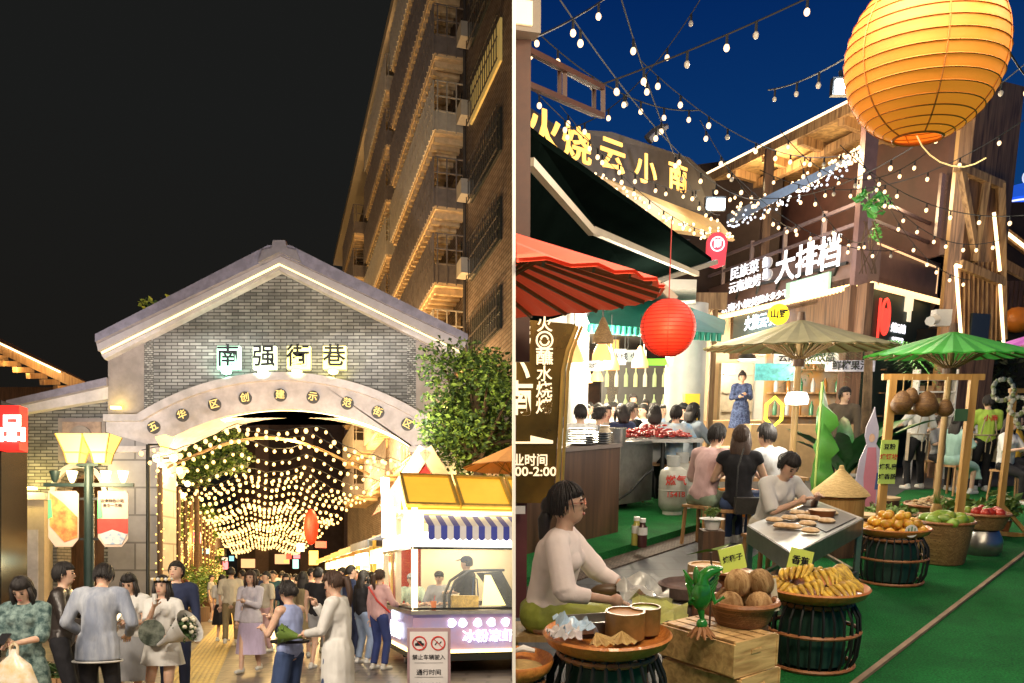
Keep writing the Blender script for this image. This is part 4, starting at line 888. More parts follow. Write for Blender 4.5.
# railing
b=MB()
for h in (.35,.75): b.bar(A+V((0,0,.9+h)),Bc+V((0,0,.9+h)),.07); b.bar(Bc+V((0,0,.9+h)),Cr+V((0,0,.9+h)),.06)
for i in range(7): p=A.lerp(Bc,i/6.001); b.bar(p+V((0,0,.9)),p+V((0,0,1.75)),.09)
b.out('railing',mk('rail_purple',(.20,.15,.17),.5,.2),mb_)
b=MB(); wallq(b,A+V((1.5,2,0)),Bc+V((2.5,2,0)),zf,zf+3.2,.1); wallq(b,Bc+V((2.5,2.0,0)),Cr+V((2,2,0)),zf,zf+3.2,.1); b.out('upper_wall',mk('upper_dark',(.08,.035,.032),.6,.3,2),mb_)
for i in range(4):
    p=Bc.lerp(Cr,.15+.22*i)+V((1.9,1.5,0)); b=MB(); b.box(p+V((0,0,1.9)),(.5,.06,1.3),.75); w_=b.out('window',mk('win_dim',(.10,.06,.05),.2,.5,7,emit=.12,ecol=(1,.5,.3)),mb_)
# roof slab
ZR=7.7
a_=RH(684,193,ZR);b_=RH(873,100,ZR);c_=RH(993,183,ZR);d_=V((c_.x+1,c_.y+12,ZR));e_=V((a_.x+8,a_.y+4,ZR))
b=MB(); slab(b,[a_,b_,c_,d_,e_],.25); b.out('roof',mk('roof_ply',(.62,.40,.17),.6,.3,1.4,kind='wood',col2=(.30,.18,.07)),mb_)
b=MB(); ins=(c_-b_).normalized()*.25
b.bar(a_+V((0,-.05,.05)),b_+V((0,-.05,.05)),.12,.22); b.bar(b_+V((0,-.05,.05)),c_+V((0,-.05,.05)),.12,.22)
for t in (.12,.3,.48,.66,.84): p=b_.lerp(a_,t); b.bar(p-V((0,0,.1)),p+V((5.2,4.4,-.1)),.16,.2)
for t in (.1,.35,.6): p=b_.lerp(c_,t)-V((0,0,.22)); q=a_.lerp(e_,t*1.3)-V((0,0,.22)); b.bar(p,q,.18,.2)
b.out('rafter',timb,mb_)
b=MB(); b.bar(a_+V((0,-.15,.2)),b_+V((0,-.15,.2)),.05); b.bar(b_.lerp(c_,.35)+V((0,-.15,-.0)),c_+V((0,-.15,-.0)),.05); b.bar(b_.lerp(c_,.35)+V((-.2,.0,-.3)),c_+V((-.5,-.0,-.3)),.05); b.out('roof_light_strip',glow('roof_strip',(1,.75,.42),3),mb_)
for px,py,dz in ((862,250,0),(857,245,0)):
    pass
pz=Bc+V((-.1,.1,0)); b=MB(); b.box((pz.x,pz.y,(z1+ZR)/2),(.26,.26,ZR-z1)); b.out('post',mk('post_plum',(.16,.09,.09),.5,.25),mb_)
for t in (.45,.9): p=Bc.lerp(A,t)+V((.1,.1,0)); b=MB(); b.box((p.x,p.y,(z1+ZR)/2),(.2,.2,ZR-z1)); b.out('post',timbD,mb_)
# tower
tw=thing('timber_tower','tall timber plank tower outlined with warm light strips right of the restaurant','building',(0,0,0))
TA=RP(936,300,17.2);TB=RP(957,300,17.6);TC=RP(1001,300,18.2)
b=MB(); b.box((TA.x*17.95/17.2+.30,17.95,ZR/2+.2),(.34,.2,ZR+.2)); b.out('post',mk('post_gold',(.30,.18,.07),.5,.3,2.5,kind='wood',col2=(.26,.15,.05)),tw)
b=MB(); wallq(b,TB,TC,0,ZR-.1,.3); b.out('plank_wall',mk('plank',(.24,.13,.07),.6,.4,2.4,kind='wood',col2=(.07,.035,.02),bump=.3),tw)
P=lambda px,py,o=.08: on(px,py,TB,TC)+V((0,-o,0))
b=MB(); b.bar(P(959,170),P(975,262),.12); b.bar(P(985,178),P(972,262),.12); b.bar(P(957,265),P(1000,283),.16); b.bar(P(955,168),P(1000,187),.14); b.bar(P(998,185),P(1000,340),.14)
for i in range(9): x=959+i*4.6; b.bar(P(x,262,.03),P(x-1,345,.03),.03)
b.out('bracing',timb,tw)
b=MB(); b.bar(P(952,266,.14),P(958,345,.14),.045); b.bar(P(952,266,.14),P(996,282,.14),.045); b.bar(P(996,282,.14),P(1000,350,.14),.045); b.bar(P(990,214,.14),P(996,272,.14),.045); b.out('neon_strip',glow('neon_warm',(1,.72,.38),3.5),tw)
b=MB(); p=P(978,328,.05); b.box(p,(.55,.05,.55),math.atan2((TC-TB).y,(TC-TB).x)); b.out('window',mk('dark_glass',(.03,.035,.035),.15,0),tw)
b=MB(); b.box(RP(941,318,16.8),(.3,.22,.3)); b.cyl(RP(936,319,16.7),RP(930,321,16.3),.09,n=8); b.out('camera_box',mk('cam_white',(.5,.5,.5),.4,.1),tw)
o=thing('side_building','dark building with balcony shelves and a strip light at the right edge','building',(0,0,0))
b=MB(); b.box((RP(1040,300,24).x,24,3),(4.6,4,6.6)); b.out('wall',mk('side_dark',(.06,.04,.035),.7,.3,2),o)
for i,zz in enumerate((6.2,4.9,4.0)):
    q=[(998,228,1024,250),(1000,262,1024,276),(1000,290,1030,300)][i]; b=MB(); b.bar(RP(q[0],q[1],21.5),RP(q[2]+10,q[3]+5,21.5),.14,.2); b.out('ledge',timb,o)
b=MB(); b.bar(RP(998,226,21.3),RP(1034,254,21.3),.06); b.out('neon_strip',glow('neon_warm',(1,.72,.38),3.5),o)
for i in range(5): b=MB(); b.box(RP(1003+i*5.2,305,21.4),(.1,.1,1.1)); b.out('shutter_slat',timbD,o)
b=MB(); b.box(RP(1005,303,21.6),(.45,.1,.9)); b.out('window',glow('win_cream',(.9,.8,.55),.6),o); b=MB(); b.sph(RP(1017,320,20.8),(.35,.3,.3),10,7); b.out('orange_tub',mk('orange_p',(.8,.25,.03),.4,.1),o)
o=thing('round_tower','round tower with blue lit bands and a red emblem at the right edge','tower',aR0(1025,205,60))
zz=RP(1030,205,60).z-.9
b=MB(); b.lathe((0,0,0),[(1.35,0),(1.35,zz+1.2),(1.5,zz+1.2),(1.5,zz+1.6),(.9,zz+2.1),(0.02,zz+2.2)],24); b.out('shaft',glow('tower_blue',(.02,.12,.75),.75),o)
b=MB()
for h in (1.0,.0,-1.2): b.tube([(1.44*cos(a),1.44*sin(a),zz+h) for a in [2*PI*j/24 for j in range(24)]],.06,5,closed=True)
for i in range(12): a=2*PI*i/12; b.bar((1.42*cos(a),1.42*sin(a),zz-1.2),(1.42*cos(a),1.42*sin(a),zz+.1),.06)
b.out('light_bands',glow('band_lilac',(.55,.6,1),2),o)
b=MB(); b.sph((-.35,-1.35,zz+.55),(.5,.15,.4),12,8); b.out('red_emblem',glow('em_red',(1,.03,.03),1.5),o)
b=MB(); b.tube([(.0,0,zz+2.0),(0,0,zz+3)],.08,6).tube([(.35*cos(a),0,zz+2.6+.4*sin(a)) for a in [2*PI*j/14 for j in range(14)]],.05,5,closed=True); b.out('finial',glow('fin_white',(.8,.85,1),1),o)
# ---- signs on the balcony
whS=glow('sign_white',(.92,.93,1),1.3); 
def facetext(nm,txt,px,py,hpx,m,par,AA=A,BB=Bc,off=.18,sx=None,bold=.035,ax='CENTER',lift=0,W=None):
    d=(BB-AA).normalized(); d.z=0; n=V((d.y,-d.x,0)); p=on(px,py,AA+n*off,BB+n*off); dep=p.y
    mpp=(on(px+1,py,AA,BB)-on(px-1,py,AA,BB)); mpp.z=0; mpp=mpp.length/2; sz=hpx*dep/F*1.12; sx=W*mpp/(len(txt)*sz)
    M=FM(p,d,(0,0,1)); b=MB(); b.text(txt,M,sz,.02,bold,ax,sx); return b.out(nm,m,par)
sg=thing('balcony_sign','large white lit sign letters standing along the balcony rail','sign',(0,0,0))
facetext('lettering','大排档',806,262,28,whS,sg,off=.5,bold=.014,W=62)
facetext('lettering','民族菜',744,271,11,whS,sg,off=.5,bold=.008,W=27); facetext('lettering','云南烧烤',744,285,10,whS,sg,off=.5,bold=.008,W=30)
for px,py,ch in ((768,263,'贵'),(768,275,'州')):
    d=(Bc-A).normalized(); n=V((d.y,-d.x,0)); p=on(px,py,A+n*.5,Bc+n*.5); M=FM(p,d,(0,0,1)); b=MB(); b.prism([(q[0]*1.9,q[1]) for q in circ(.13,20)],M,.03); w_=b.out('disc',mk('disc_grey',(.3,.3,.32),.5,.1,emit=.3,ecol=(.6,.6,.7)),sg); b=MB(); b.text(ch,M@Mx.Translation((0,0,.08)),.24,.02,.03); b.out('character',whS,w_)
b=MB(); b.bar(on(728,293,A,Bc)+V((0,-.4,0)),on(840,266,A,Bc)+V((0,-.4,0)),.06)
for px in (735,755,775,795,815,832): b.bar(on(px,291-(px-728)*.24,A,Bc)+V((0,-.4,0)),on(px,301-(px-728)*.24,A,Bc)+V((0,-.1,0)),.05)
b.out('support_frame',dark,sg)
facetext('lettering','云南小烧烤',739,306,7.5,whS,mb_,off=.05,bold=.01,W=38); facetext('lettering','蘸水多少不了',776,296,7,whS,mb_,off=.05,bold=.01,W=36)
o=thing('menu_plate','pale green lit plate sign on the balcony fascia','sign',(0,0,0))
d=(Bc-A).normalized(); n=V((d.y,-d.x,0)); p=on(810,288,A,Bc); M=FM(p+n*.04,d,(0,0,1)); b=MB(); b.prism([(-.95,-.22),(.95,-.22),(.95,.22),(-.95,.22)],M,.06); b.out('plate',glow('plate_green',(.30,.50,.38),.8),o)
b=MB(); b.text('营业到凌晨的店',M@Mx.Translation((0,.08,.075)),.2,.01,.02); b.text('云南风味大排档',M@Mx.Translation((0,-.1,.075)),.2,.01,.02); b.out('lettering',whS,o)
# ground-floor storefront
gf=thing('storefront_sign','blue white lit shop name sign over the kitchen opening','sign',(0,0,0))
Af=A+V((.3,.4,0)); Bf=Bc+V((-.2,.4,0))
facetext('lettering','火烧云小南',763,321,13,glow('sign_ice',(.65,.85,1),2.6),gf,Af,Bf,bold=.012,W=38)
b=MB(); p1=on(745,333,Af,Bf);p2=on(784,322,Af,Bf); M=FM(on(763,321,Af,Bf)+V((0,-.02,0)),d,(0,0,1)); b.prism([(-1.7,-.33),(1.7,-.33),(1.7,.33),(-1.7,.33)],M,.05); b.out('board',mk('board_navy',(.03,.06,.08),.4,.2),gf)
o=thing('round_sign','round yellow lit sign with two black characters','sign',(0,0,0)); p=on(798,315,Af,Bf); M=FM(p+n*.5,(1,0,0),(0,0,1)); b=MB(); b.prism([q[:2] for q in circ(.235,28)],M,.08); b.out('disc',glow('sign_yellow',(1,.75,.02),1.3),o); b=MB(); b.text('山野',M@Mx.Translation((0,0,.09)),.21,.01,.03); b.out('lettering',black,o)
w0=RP(710,340,24); 
b=MB(); wallq(b,on(730,300,Af,Bf),on(866,300,Af,Bf),z1-1.15,z1,.15); b.out('lintel',timbD,mb_)
b=MB(); p=on(862,300,A,Bc); b.box((Bc.x-.1,Bc.y+.2,z1/2),(.35,.35,z1)); b.out('post',timbD,mb_)
# kitchen room (bright)
kr=thing('open_kitchen','bright cream open kitchen with pale doors behind the diners','kitchen',(0,0,0))
creamW=mk('cream_wall',(.62,.50,.33),.6,.08,2)
kL=RP(703,400,22);kR=RP(800,400,21); kb=6
b=MB(); wallq(b,V((kL.x,25,0)),V((kR.x+2.4,24,0)),0,4.0,.1); b.box((kL.x+.0,23.5,2.0),(.12,3.2,4)); b.out('wall',creamW,kr)
b=MB(); s1_=on(700,380,Af,Bf);s2_=on(812,380,Af,Bf); slab(b,[V((s1_.x,s1_.y,3.7)),V((s2_.x,s2_.y,3.7)),V((s2_.x+3.5,s2_.y+4,3.7)),V((s1_.x+1,26,3.7))],.08); b.out('ceiling',creamW,kr)
b=MB(); c=RP(760,395,24.6); b.box((c.x,24.5,1.55),(1.35,.1,2.7)); b.out('door',mk('door_grey',(.45,.44,.42),.4,.1),kr)
b=MB(); b.box((RP(738,395,24).x,24.3,1.45),(.9,.3,2.3)); 
for h in (.8,1.3,1.8,2.3): b.box((RP(738,395,24).x,24.1,h),(.8,.12,.04))
b.out('fridge',mk('fridge',(.25,.22,.17),.3,.3),kr)
b=MB(); b.box((RP(745,430,21.8).x,21.8,.55),(3.2,.7,1.1)); b.out('counter',mk('counter_tan',(.45,.30,.15),.5,.2),kr)
b=MB(); c=RP(747,357,22); b.lathe(c,[(.02,.12),(.2,.04),(.24,-.06),(.0,-.06)],14); b.cyl(c+V((0,0,.1)),c+V((0,0,.35)),.015,n=5); b.out('pendant_lamp',dark,kr); 
lamp('kitchen_light','POINT',RP(747,365,22.5),520,(1,.85,.6),.3,kr); lamp('kitchen_light','POINT',RP(795,365,21.5),120,(1,.85,.6),.3,kr)
# shelf / stall in the middle (778-870)
o=thing('drinks_counter','cluttered drinks counter with bottles and menu boards beyond the palm','counter',(0,0,0))
b=MB(); b.box((RP(812,430,18).x,18.2,.55),(2.6,.6,1.1)); b.out('counter',mk('counter_tan',(.45,.30,.15),.5,.2),o)
b=MB(); b.box((RP(825,400,19.2).x,19.4,1.9),(2.6,.1,2.4)); b.out('back_board',mk('mural',(.30,.28,.26),.6,.7,2.2,col2=(.5,.27,.08)),o)
for r_ in range(3): 
    b=MB(); b.box((RP(825,400,19.2).x,19.2,1.25+.5*r_),(2.5,.25,.03)); b.out('shelf',timb,o)
    for i in range(9):
        b=MB(); x=RP(825,400,19.2).x-1.1+i*.27; b.lathe((x,19.2,1.27+.5*r_),[(0,0),(.05,0),(.05,.2),(.02,.26),(.02,.3),(0,.3)],8); b.out('bottle',[mk('btl_g',(.05,.2,.1),.2,.1),mk('btl_w',(.5,.5,.5),.3,.1),mk('btl_a',(.35,.15,.03),.2,.1)][(i+r_)%3],o)
for (px,py,w,h,c,t) in ((776,372,.85,.34,(.1,.45,.5),''),(806,358,1.3,.22,(.6,.6,.6),'云南风味饮品'),(850,366,1.0,.22,(.5,.5,.6),'鲜榨果汁')):
    b=MB(); p=RP(px,py,17.8); b.box(p,(w,.05,h)); bb=b.out('menu_board',mk('mb%d'%px,c,.5,.6,9,emit=.25,ecol=c),o)
    if t: b=MB(); b.text(t,FM(p+V((0,-.04,0)),(1,0,0),(0,0,1)),.19,.01,.02); b.out('lettering',black,bb)
b=MB(); b.tube([RP(774,412,15)+V((.16*cos(a),0,.25*sin(a))) for a in [2*PI*j/6+.5 for j in range(6)]],.03,6,closed=True); b.out('neon_ring',glow('neon_yel',(.9,.9,.05),2.5),label='small yellow neon hexagon on the counter front',cat='neon sign')
lamp('counter_light','POINT',RP(815,365,17.4),90,(1,.8,.5),.2)
# right face graphics
g2=thing('wall_poster','red and white shop graphics on the dark green corner wall','sign',(0,0,0))
Ar=Bc+V((.25,.3,0)); Br=Cr+V((0,.3,0)); 
b=MB(); wallq(b,Ar,Br,0,z1,.12); b.out('corner_wall',mk('wall_green',(.025,.05,.035),.6,.3,3),mb_)
pr=lambda px,py: on(px,py,Ar,Br)
dr=(Br-Ar).normalized(); nr=V((dr.y,-dr.x,0))
b=MB(); c=pr(883,317)+nr*.03; M=FM(c,dr,(0,0,1)); b.tube([M@V((.24*cos(a),.36*sin(a),.02)) for a in [2*PI*j/20 for j in range(20)]],.035,6,closed=True); b.prism([(.17*cos(a),-.06+.24*sin(a)) for a in [2*PI*j/18 for j in range(18)]],M,.03); b.prism([(-.42,-.45),(-.34,-.45),(-.34,.35),(-.42,.35)],M,.03); b.out('red_logo',glow('logo_red',(1,.06,.04),1.4),g2)
b=MB(); M=FM(pr(906,310)+nr*.03,dr,(0,0,1)); b.prism([(-.25,.35),(.3,.35),(.3,.0),(.22,.0),(.22,-.25),(0,-.25),(0,-.05),(-.25,-.05)],M,.03); b.out('cream_blocks',glow('cream_lit',(1,.85,.6),.9),g2)
b=MB(); M=FM(pr(897,329)+nr*.03,dr,(0,0,1)); b.text('火烧云小南',M,.2,.02,.04); b.text('米线烧烤',M@Mx.Translation((0,-.3,0)),.2,.02,.04); b.out('lettering',whS,g2)
# hedge wall
b=MB(); q=random.Random(8)
for i in range(20): leafclump(b,(RP(930+i*7,400,20).x,19.6+.1*i,1.7),(.5,.3,1.6),170,.16,q)
b.out('hedge_leaves',mk('hedge',(.03,.05,.02),.6,.4,6),label='dark leafy hedge screen behind the aproned staff',cat='hedge')
b=MB(); b.box((RP(992,400,20.6).x,20.9,1.6),(5,.1,3.3)); b.out('screen_wall',mk('screen_dark',(.03,.03,.025),.8,.2),label='dark screen wall behind the leafy hedge',cat='wall')
# shelf of lit items by tower base
o=thing('display_shelf','lit white display shelf between the staff','shelf',aR0(930,430,17.6))
b=MB(); 
for i in range(6): b.box((0,0,.8+i*.24),(.75,.3,.03))
for q_ in (-.38,.38): b.box((q_,0,1.1),(.03,.3,2.2))
b.out('rack',white,o)
for i in range(5):
    b=MB(); 
    for k in range(4): b.box((-.26+.17*k,0,.87+i*.24),(.1,.1,.1))
    b.out('boxes',mk('box_tan%d'%(i%2),(.5,.3+.1*(i%2),.15),.6,.3),o)
# ---------------- roof sign (left)
rs=thing('temple_roof_sign','dark curved roof gable with golden lit characters and warm-lit yellow soffit','roof sign',(0,0,0))
def poly(nm,pts,m,th=.25,par=rs):
    P=[RP(*p) for p in pts]; b=MB(); k=len(P); f=V((0,.97,.0))*th
    b.add(P+[p+f for p in P],[list(range(k))[::-1],[k+i for i in range(k)]]+[(i,(i+1)%k,k+(i+1)%k,k+i) for i in range(k)],False); return b.out(nm,m,par)
poly('roof_face',[(512,95,15),(560,128,16),(612,132,17.5),(650,145,19),(690,158,20.5),(716,182,21.5),(712,212,21.5),(640,206,18.5),(560,170,16),(512,140,15)],mk('tile_dark',(.035,.026,.026),.6,.4,5),.4)
poly('roof_soffit',[(560,172,15.8),(600,176,16.3),(720,222,20.5),(735,240,20.3),(700,233,19),(640,226,17.5),(590,196,16)],mk('soffit_warm_lit',(.50,.30,.10),.6,.2,3,emit=.15,ecol=(1,.6,.2)),.2)  # warm bulb light on the soffit put in as yellow emission
b=MB(); b.tube([RP(x,y,d_) for x,y,d_ in ((648,140,19),(655,132,19),(662,128,19),(668,126,19))],[.12,.1,.08,.05],6); b.out('ridge_horn',mk('tile_dark2',(.12,.11,.12),.6,.3,5),rs)
P0=RP(542,134,14.4);P1=RP(681,181,18.8); dd=(P1-P0); 
goldG=glow('gold_char',(1,.52,.10),1.5)
for ch,px,py,dpt,hp_x in (('火',545,133,14.4,36),('烧',577,147,15.4,32),('云',613,157,16.6,30),('小',646,171,17.8,27),('南',678,179,18.8,26)):
    M=FM(RP(px,py,dpt),dd,(0,0,1)); b=MB(); b.text(ch,M,hp_x*dpt/F*1.02,.02,.016,'CENTER',dd.length/((681-542)*16.6/F)*.86); b.out('character',goldG,rs)
lamp('sign_wash','POINT',RP(610,185,14.5),14,(1,.7,.3),.3,rs)
def beads(nm,par,pts,n,r,m,jit=.08,q=random.Random(3)):
    b=MB(); L=len(pts)-1
    for i in range(n):
        t=i/n*L; k=int(t); p=V(RP(*pts[k])).lerp(V(RP(*pts[k+1])),t-k); b.sph(p+V((q.uniform(-jit,jit),q.uniform(-jit,jit),q.uniform(-jit,jit))),r,5,4)
    return b.out(nm,m,par,kind='stuff')
fairyW=glow('fairy_warm',(1,.72,.42),2.2)
beads('fairy_lights',rs,[(592,172,16),(640,210,17.5),(700,232,19),(735,236,20)],95,.026,fairyW,.12)
beads('fairy_lights',mb_,[(728,218,20),(790,190,19),(845,160,17),(858,150,16.5)],100,.028,fairyW,.12)
beads('fairy_lights',mb_,[(728,224,20),(790,196,19),(850,166,17)],90,.026,glow('fairy_cool',(.7,.8,1),1.2),.14)
poly('gutter',[(728,214,20.2),(858,152,16.8),(858,158,16.8),(728,226,20.2)],mk('gutter_blue',(.15,.20,.28),.4,.2),.12,mb_)
# dim mass between (upper dark space)
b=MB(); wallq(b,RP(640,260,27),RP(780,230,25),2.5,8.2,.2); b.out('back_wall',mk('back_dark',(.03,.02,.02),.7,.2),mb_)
# flood lights
for (px,py,d_,lab) in ((716,203,18,'white flood lamp glowing under the roof beside the golden sign'),(846,85,15,'white flood lamp glowing beside the orange lantern')):
    p=RP(px,py,d_); o=thing('flood_lamp',lab,'flood lamp',p); b=MB(); b.box((0,.1,0),(.4,.14,.26)); b.bar((0,.1,0),(0,.3,.3),.05); b.out('housing',dark,o); b=MB(); b.box((0,.0,-.02),(.34,.05,.2)); b.out('lens',glow('flood_white',(.85,.95,1),14),o)
    lamp('flood_light','POINT',(0,-.3,-.1),170,(.85,.93,1),.15,o)
o=thing('flood_lamp','square warm flood lamp fixed at the top of the steel post','flood lamp',RP(521,18,4.6)); b=MB(); b.box((0,0,0),(.17,.1,.15),.3); b.out('housing',mk('lamp_tan',(.20,.16,.12),.5,.2),o); b=MB(); b.box((-.005,-.06,0),(.12,.02,.105),.3); b.out('lens',glow('flood_amber',(1,.75,.45),.45),o)
lamp('flood_light','POINT',(.1,-.3,-.1),.5,(1,.8,.55),.1,o)
# steel post and truss arm
o=thing('steel_post','brown steel post with a truss arm at the top left','post',(0,0,0)); 
rust=mk('rust_steel',(.07,.022,.008),.5,.3,8)
b=MB(); p=RP(522,160,4.7); b.box((p.x,p.y,2.9),(.085,.1,2.2)); b.out('post',rust,o)
b=MB(); d1,d2=4.7,5.4
n1=[(512,42,d1),(603,88,d2)]; n2=[(512,78,d1),(603,116,d2)]; 
for (a,c) in ((n1[0],n1[1]),(n2[0],n2[1])):
    for e in (0,.45): b.bar(RP(a[0],a[1],a[2]+e),RP(c[0]-e*20,c[1]-e*4,c[2]+e),.028)
for t in (.15,.58,1):
    for e in (0,.45):
        x=512+91*t-e*20*t; y1_=42+46*t-e*4*t; y2_=78+38*t-e*4*t; dd_=d1+.7*t+e; b.bar(RP(x,y1_,dd_),RP(x,y2_,dd_),.025)
    for yy in (42+46*t,78+38*t): b.bar(RP(512+91*t,yy,d1+.7*t),RP(512+91*t-9*t,yy-1.8*t,d1+.7*t+.45),.025)
b.out('truss_arm',rust,o)
# dark awning
aw=thing('dark_awning','large black green retractable awning sloping over the left tables','awning',(0,0,0))
P=[RP(516,122,5.6),RP(540,142,5.9),RP(712,262,11),RP(640,292,11.5),RP(516,330,7.2)]
b=MB(); b.add(P+[p+V((0,.05,.06)) for p in P],[(0,1,2,3,4),(9,8,7,6,5)]+[(i,(i+1)%5,5+(i+1)%5,5+i) for i in range(5)]); b.out('canvas',mk('canvas_dark',(.003,.006,.005),1,.3,3),aw)
armM=mk('arm_alu',(.42,.36,.27),.4,.15,metal=.4)
for a,c in (((530,162,5.4),(592,232,6.6)),((592,230,6.8),(697,274,10)),((640,286,9),(716,262,10.3)),((627,276,6.1),(660,285,6.1)),((660,285,6.1),(675,300,6.1))):
    b=MB(); b.bar(RP(*a),RP(*c),.05); b.out('arm',armM,aw)
# teal awning
o=thing('teal_awning','teal green awning with scalloped edge behind the red lantern','awning',(0,0,0))
P=[RP(585,312,14),RP(652,296,15.5),RP(726,322,15.5),RP(724,335,14.6),RP(590,325,13.6)]
b=MB(); b.add(P+[p+V((0,.1,.05)) for p in P],[(0,1,2,3,4),(9,8,7,6,5)]+[(i,(i+1)%5,5+(i+1)%5,5+i) for i in range(5)]); b.out('canvas',mk('teal',(.01,.22,.17),.6,.15),o)
b=MB(); 
for i in range(24):
    p=RP(590+i*5.6,326+i*.4,13.5+i*.045); b.cyl(p+V((0,0,.03)),p-V((0,0,.10)),.05,.045,8)
b.out('scallops',mk('teal2',(.02,.30,.22),.6,.15),o)
# ---------------- left dining hall
h=thing('dining_hall','open dining hall with white columns and wicker lamps full of seated diners','building',(0,0,0))
b=MB(); slab(b,[(.3,14,3.35),(2.9,14,3.3),(6.2,30,3.3),(.3,30,3.3)],.15); b.out('ceiling',mk('hall_ceiling',(.5,.48,.45),.7,.1),h)
b=MB(); wallq(b,(.2,30,0),(6.4,30,0),0,3.3,.1); b.out('back_wall',mk('hall_back',(.28,.13,.06),.6,.5,.9,col2=(.05,.04,.045)),h)
for px,d_,w in ((577,14,.36),(685,16.5,.75)):
    x=RP(px,380,d_).x; b=MB(); b.cyl((x,d_,0),(x,d_,3.35),w/2,n=18); b.out('column',mk('col_white',(.5,.5,.5),.5,.1),h)
b=MB(); b.box((RP(612,380,24).x,24,1.6),(.3,.3,3.2)); b.out('column',mk('col_yellow',(.6,.35,.08),.5,.2),h)
b=MB(); x=RP(694,380,17).x; b.box((x,17,1.7),(.16,.16,3.4)); b.box((x+.35,17.05,1.7),(.1,.16,3.4)); b.box((x+.2,17,3.45),(.7,.2,.3)); b.out('door_frame',timb,h)
lowb=[]
b=MB(); x=RP(655,420,22).x; b.box((x,22,.75),(2.2,.6,1.3)); b.out('bar_counter',mk('bar_wood',(.45,.25,.08),.5,.3),h)
b=MB(); b.box((x,24,1.9),(2.4,.3,1.6)); b.out('shelf_unit',mk('shelf_dark',(.04,.04,.035),.4,.2),h)
for r_ in range(2):
    for i in range(9): b=MB(); b.lathe((x-1.05+i*.26,23.8,1.25+.7*r_),[(0,0),(.06,0),(.06,.3),(.02,.4),(.02,.5),(0,.5)],7); b.out('bottle',mk('btl_lit%d'%(i%3),[(.5,.55,.25),(.6,.6,.5),(.3,.4,.2)][i%3],.2,.1,emit=.25,ecol=(.9,.9,.5)),h)
def hang(lab,px,py,d_,w,hh,c,t,col,e=.5,cat='sign'):
    o=thing('hanging_sign',lab,cat,RP(px,py,d_)); b=MB(); b.box((0,0,0),(w,.04,hh)); b.out('panel',mk('hs%d'%px,c,.5,.1,emit=e,ecol=c),o)
    b=MB(); b.bar((-w*.4,0,hh/2),(-w*.4,0,hh/2+.4),.015); b.bar((w*.4,0,hh/2),(w*.4,0,hh/2+.4),.015); b.out('hanger',dark,o)
    if t: b=MB(); b.text(t,FM((0,-.03,0),(1,0,0),(0,0,1)),hh*.5,.01,.02,sx=1); b.out('lettering',col,o)
hang('white hanging menu sign left of the wicker lamps',592,366,16,.42,.18,(.5,.5,.5),'烧烤',black); hang('square white hanging sign with black lettering in the hall',620,357,15,.2,.26,(.6,.6,.6),'米线',black); hang('wide white hanging sign beside the red lantern',636,356,15.5,.36,.2,(.6,.6,.6),'小锅',black)
hang('long bright green strip sign in the dining hall',657,362,16.5,.62,.12,(.25,.75,.05),'',None,1.0)
wick=glow('wicker_glow',(1,.55,.2),.9)
for i,(px,py,d_,w) in enumerate(((574,354,13,.16),(602,352,13,.14),(611,362,13.5,.13),(640,360,14,.13),(597,376,20,.14),(588,378,22,.12),(603,334,12,.14))):
    o=thing('wicker_lamp',['wicker pendant lamp in front of the white column','wicker pendant lamp left of the square hanging sign','lower wicker pendant lamp under the square sign','wicker pendant lamp left of the red lantern','small orange pendant lamp deep in the hall','farthest orange pendant lamp in the hall','brown wicker lamp near the awning edge'][i],'pendant lamp',RP(px,py,d_)); b=MB(); b.lathe((0,0,0),[(.02,.22),(.05,.16),(w,-.03),(w*1.05,-.12),(w*.9,-.12)],14); b.out('shade',wick if i<6 else weave,o); b=MB(); b.cyl((0,0,.2),(0,0,.7),.008,n=5); b.out('cord',dark,o)
for (px,py,d_,p) in ((600,350,13.5,90),(640,345,17,110),(590,360,21,70)): lamp('hall_light','POINT',RP(px,py,d_),p*9,(1,.85,.62),.3,h)
# small red round sign
o=thing('round_hanging_sign','red lantern shaped hanging sign with a white ring emblem','sign',RP(716,250,15)); b=MB(); b.prism([(-.17+.17+.17*cos(R(a)) if False else .17*cos(R(a)),.1+.17*sin(R(a))) for a in range(0,181,15)]+[(-.17,-.25),(0,-.3),(.14,-.25)],FM((0,0,0),(1,0,0),(0,0,1)),.08); b.out('panel',glow('hb_red',(.8,.05,.08),.8),o); b=MB(); b.tube([(.11*cos(a),-.1,.08+.11*sin(a)) for a in [2*PI*j/16 for j in range(16)]],.012,5,closed=True); b.text('南',FM((0,-.1,.08),(1,0,0),(0,0,1)),.14,.01,.03); b.out('emblem',whS,o)
# gold sign board
gs=thing('name_board','dark gold standing name board with cream characters, arrow and opening hours','sign board',(0,0,0))
gbd=5.6; k=gbd/F; 
xx=lambda px:(px-512)*k
zl=lambda py: RP(540,py,gbd).z
goldB=mk('gold_board',(.10,.06,.012),.25,.45,2,metal=.7,col2=(.26,.16,.03)); crm=glow('cream_char',(1,.82,.55),.85)
M0=FM((0,gbd,0),(1,0,0),(0,0,1)); sg_=[(xx(500),zl(502)),(xx(553),zl(502)),(xx(560),zl(370)),(xx(566),zl(350)),(xx(573),zl(325)),(xx(500),zl(318))]
b=MB(); b.prism(sg_,M0,.06); b.out('panel',goldB,gs)
b=MB(); e=[V((xx(a),gbd-.08,zl(c))) for a,c in ((556,503),(559,430),(561,372),(565,352),(574,327))]; b.tube(e,.016,6); b.tube([p+V((.03,0,0)) for p in e],.012,6); b.out('rim',gold,gs)
def gtx(t,px,py,hp,sx=1,bold=.03):
    b=MB(); b.text(t,M0@Mx.Translation((xx(px),zl(py),.075)),hp*k*1.12,.01,bold,sx=sx); return b
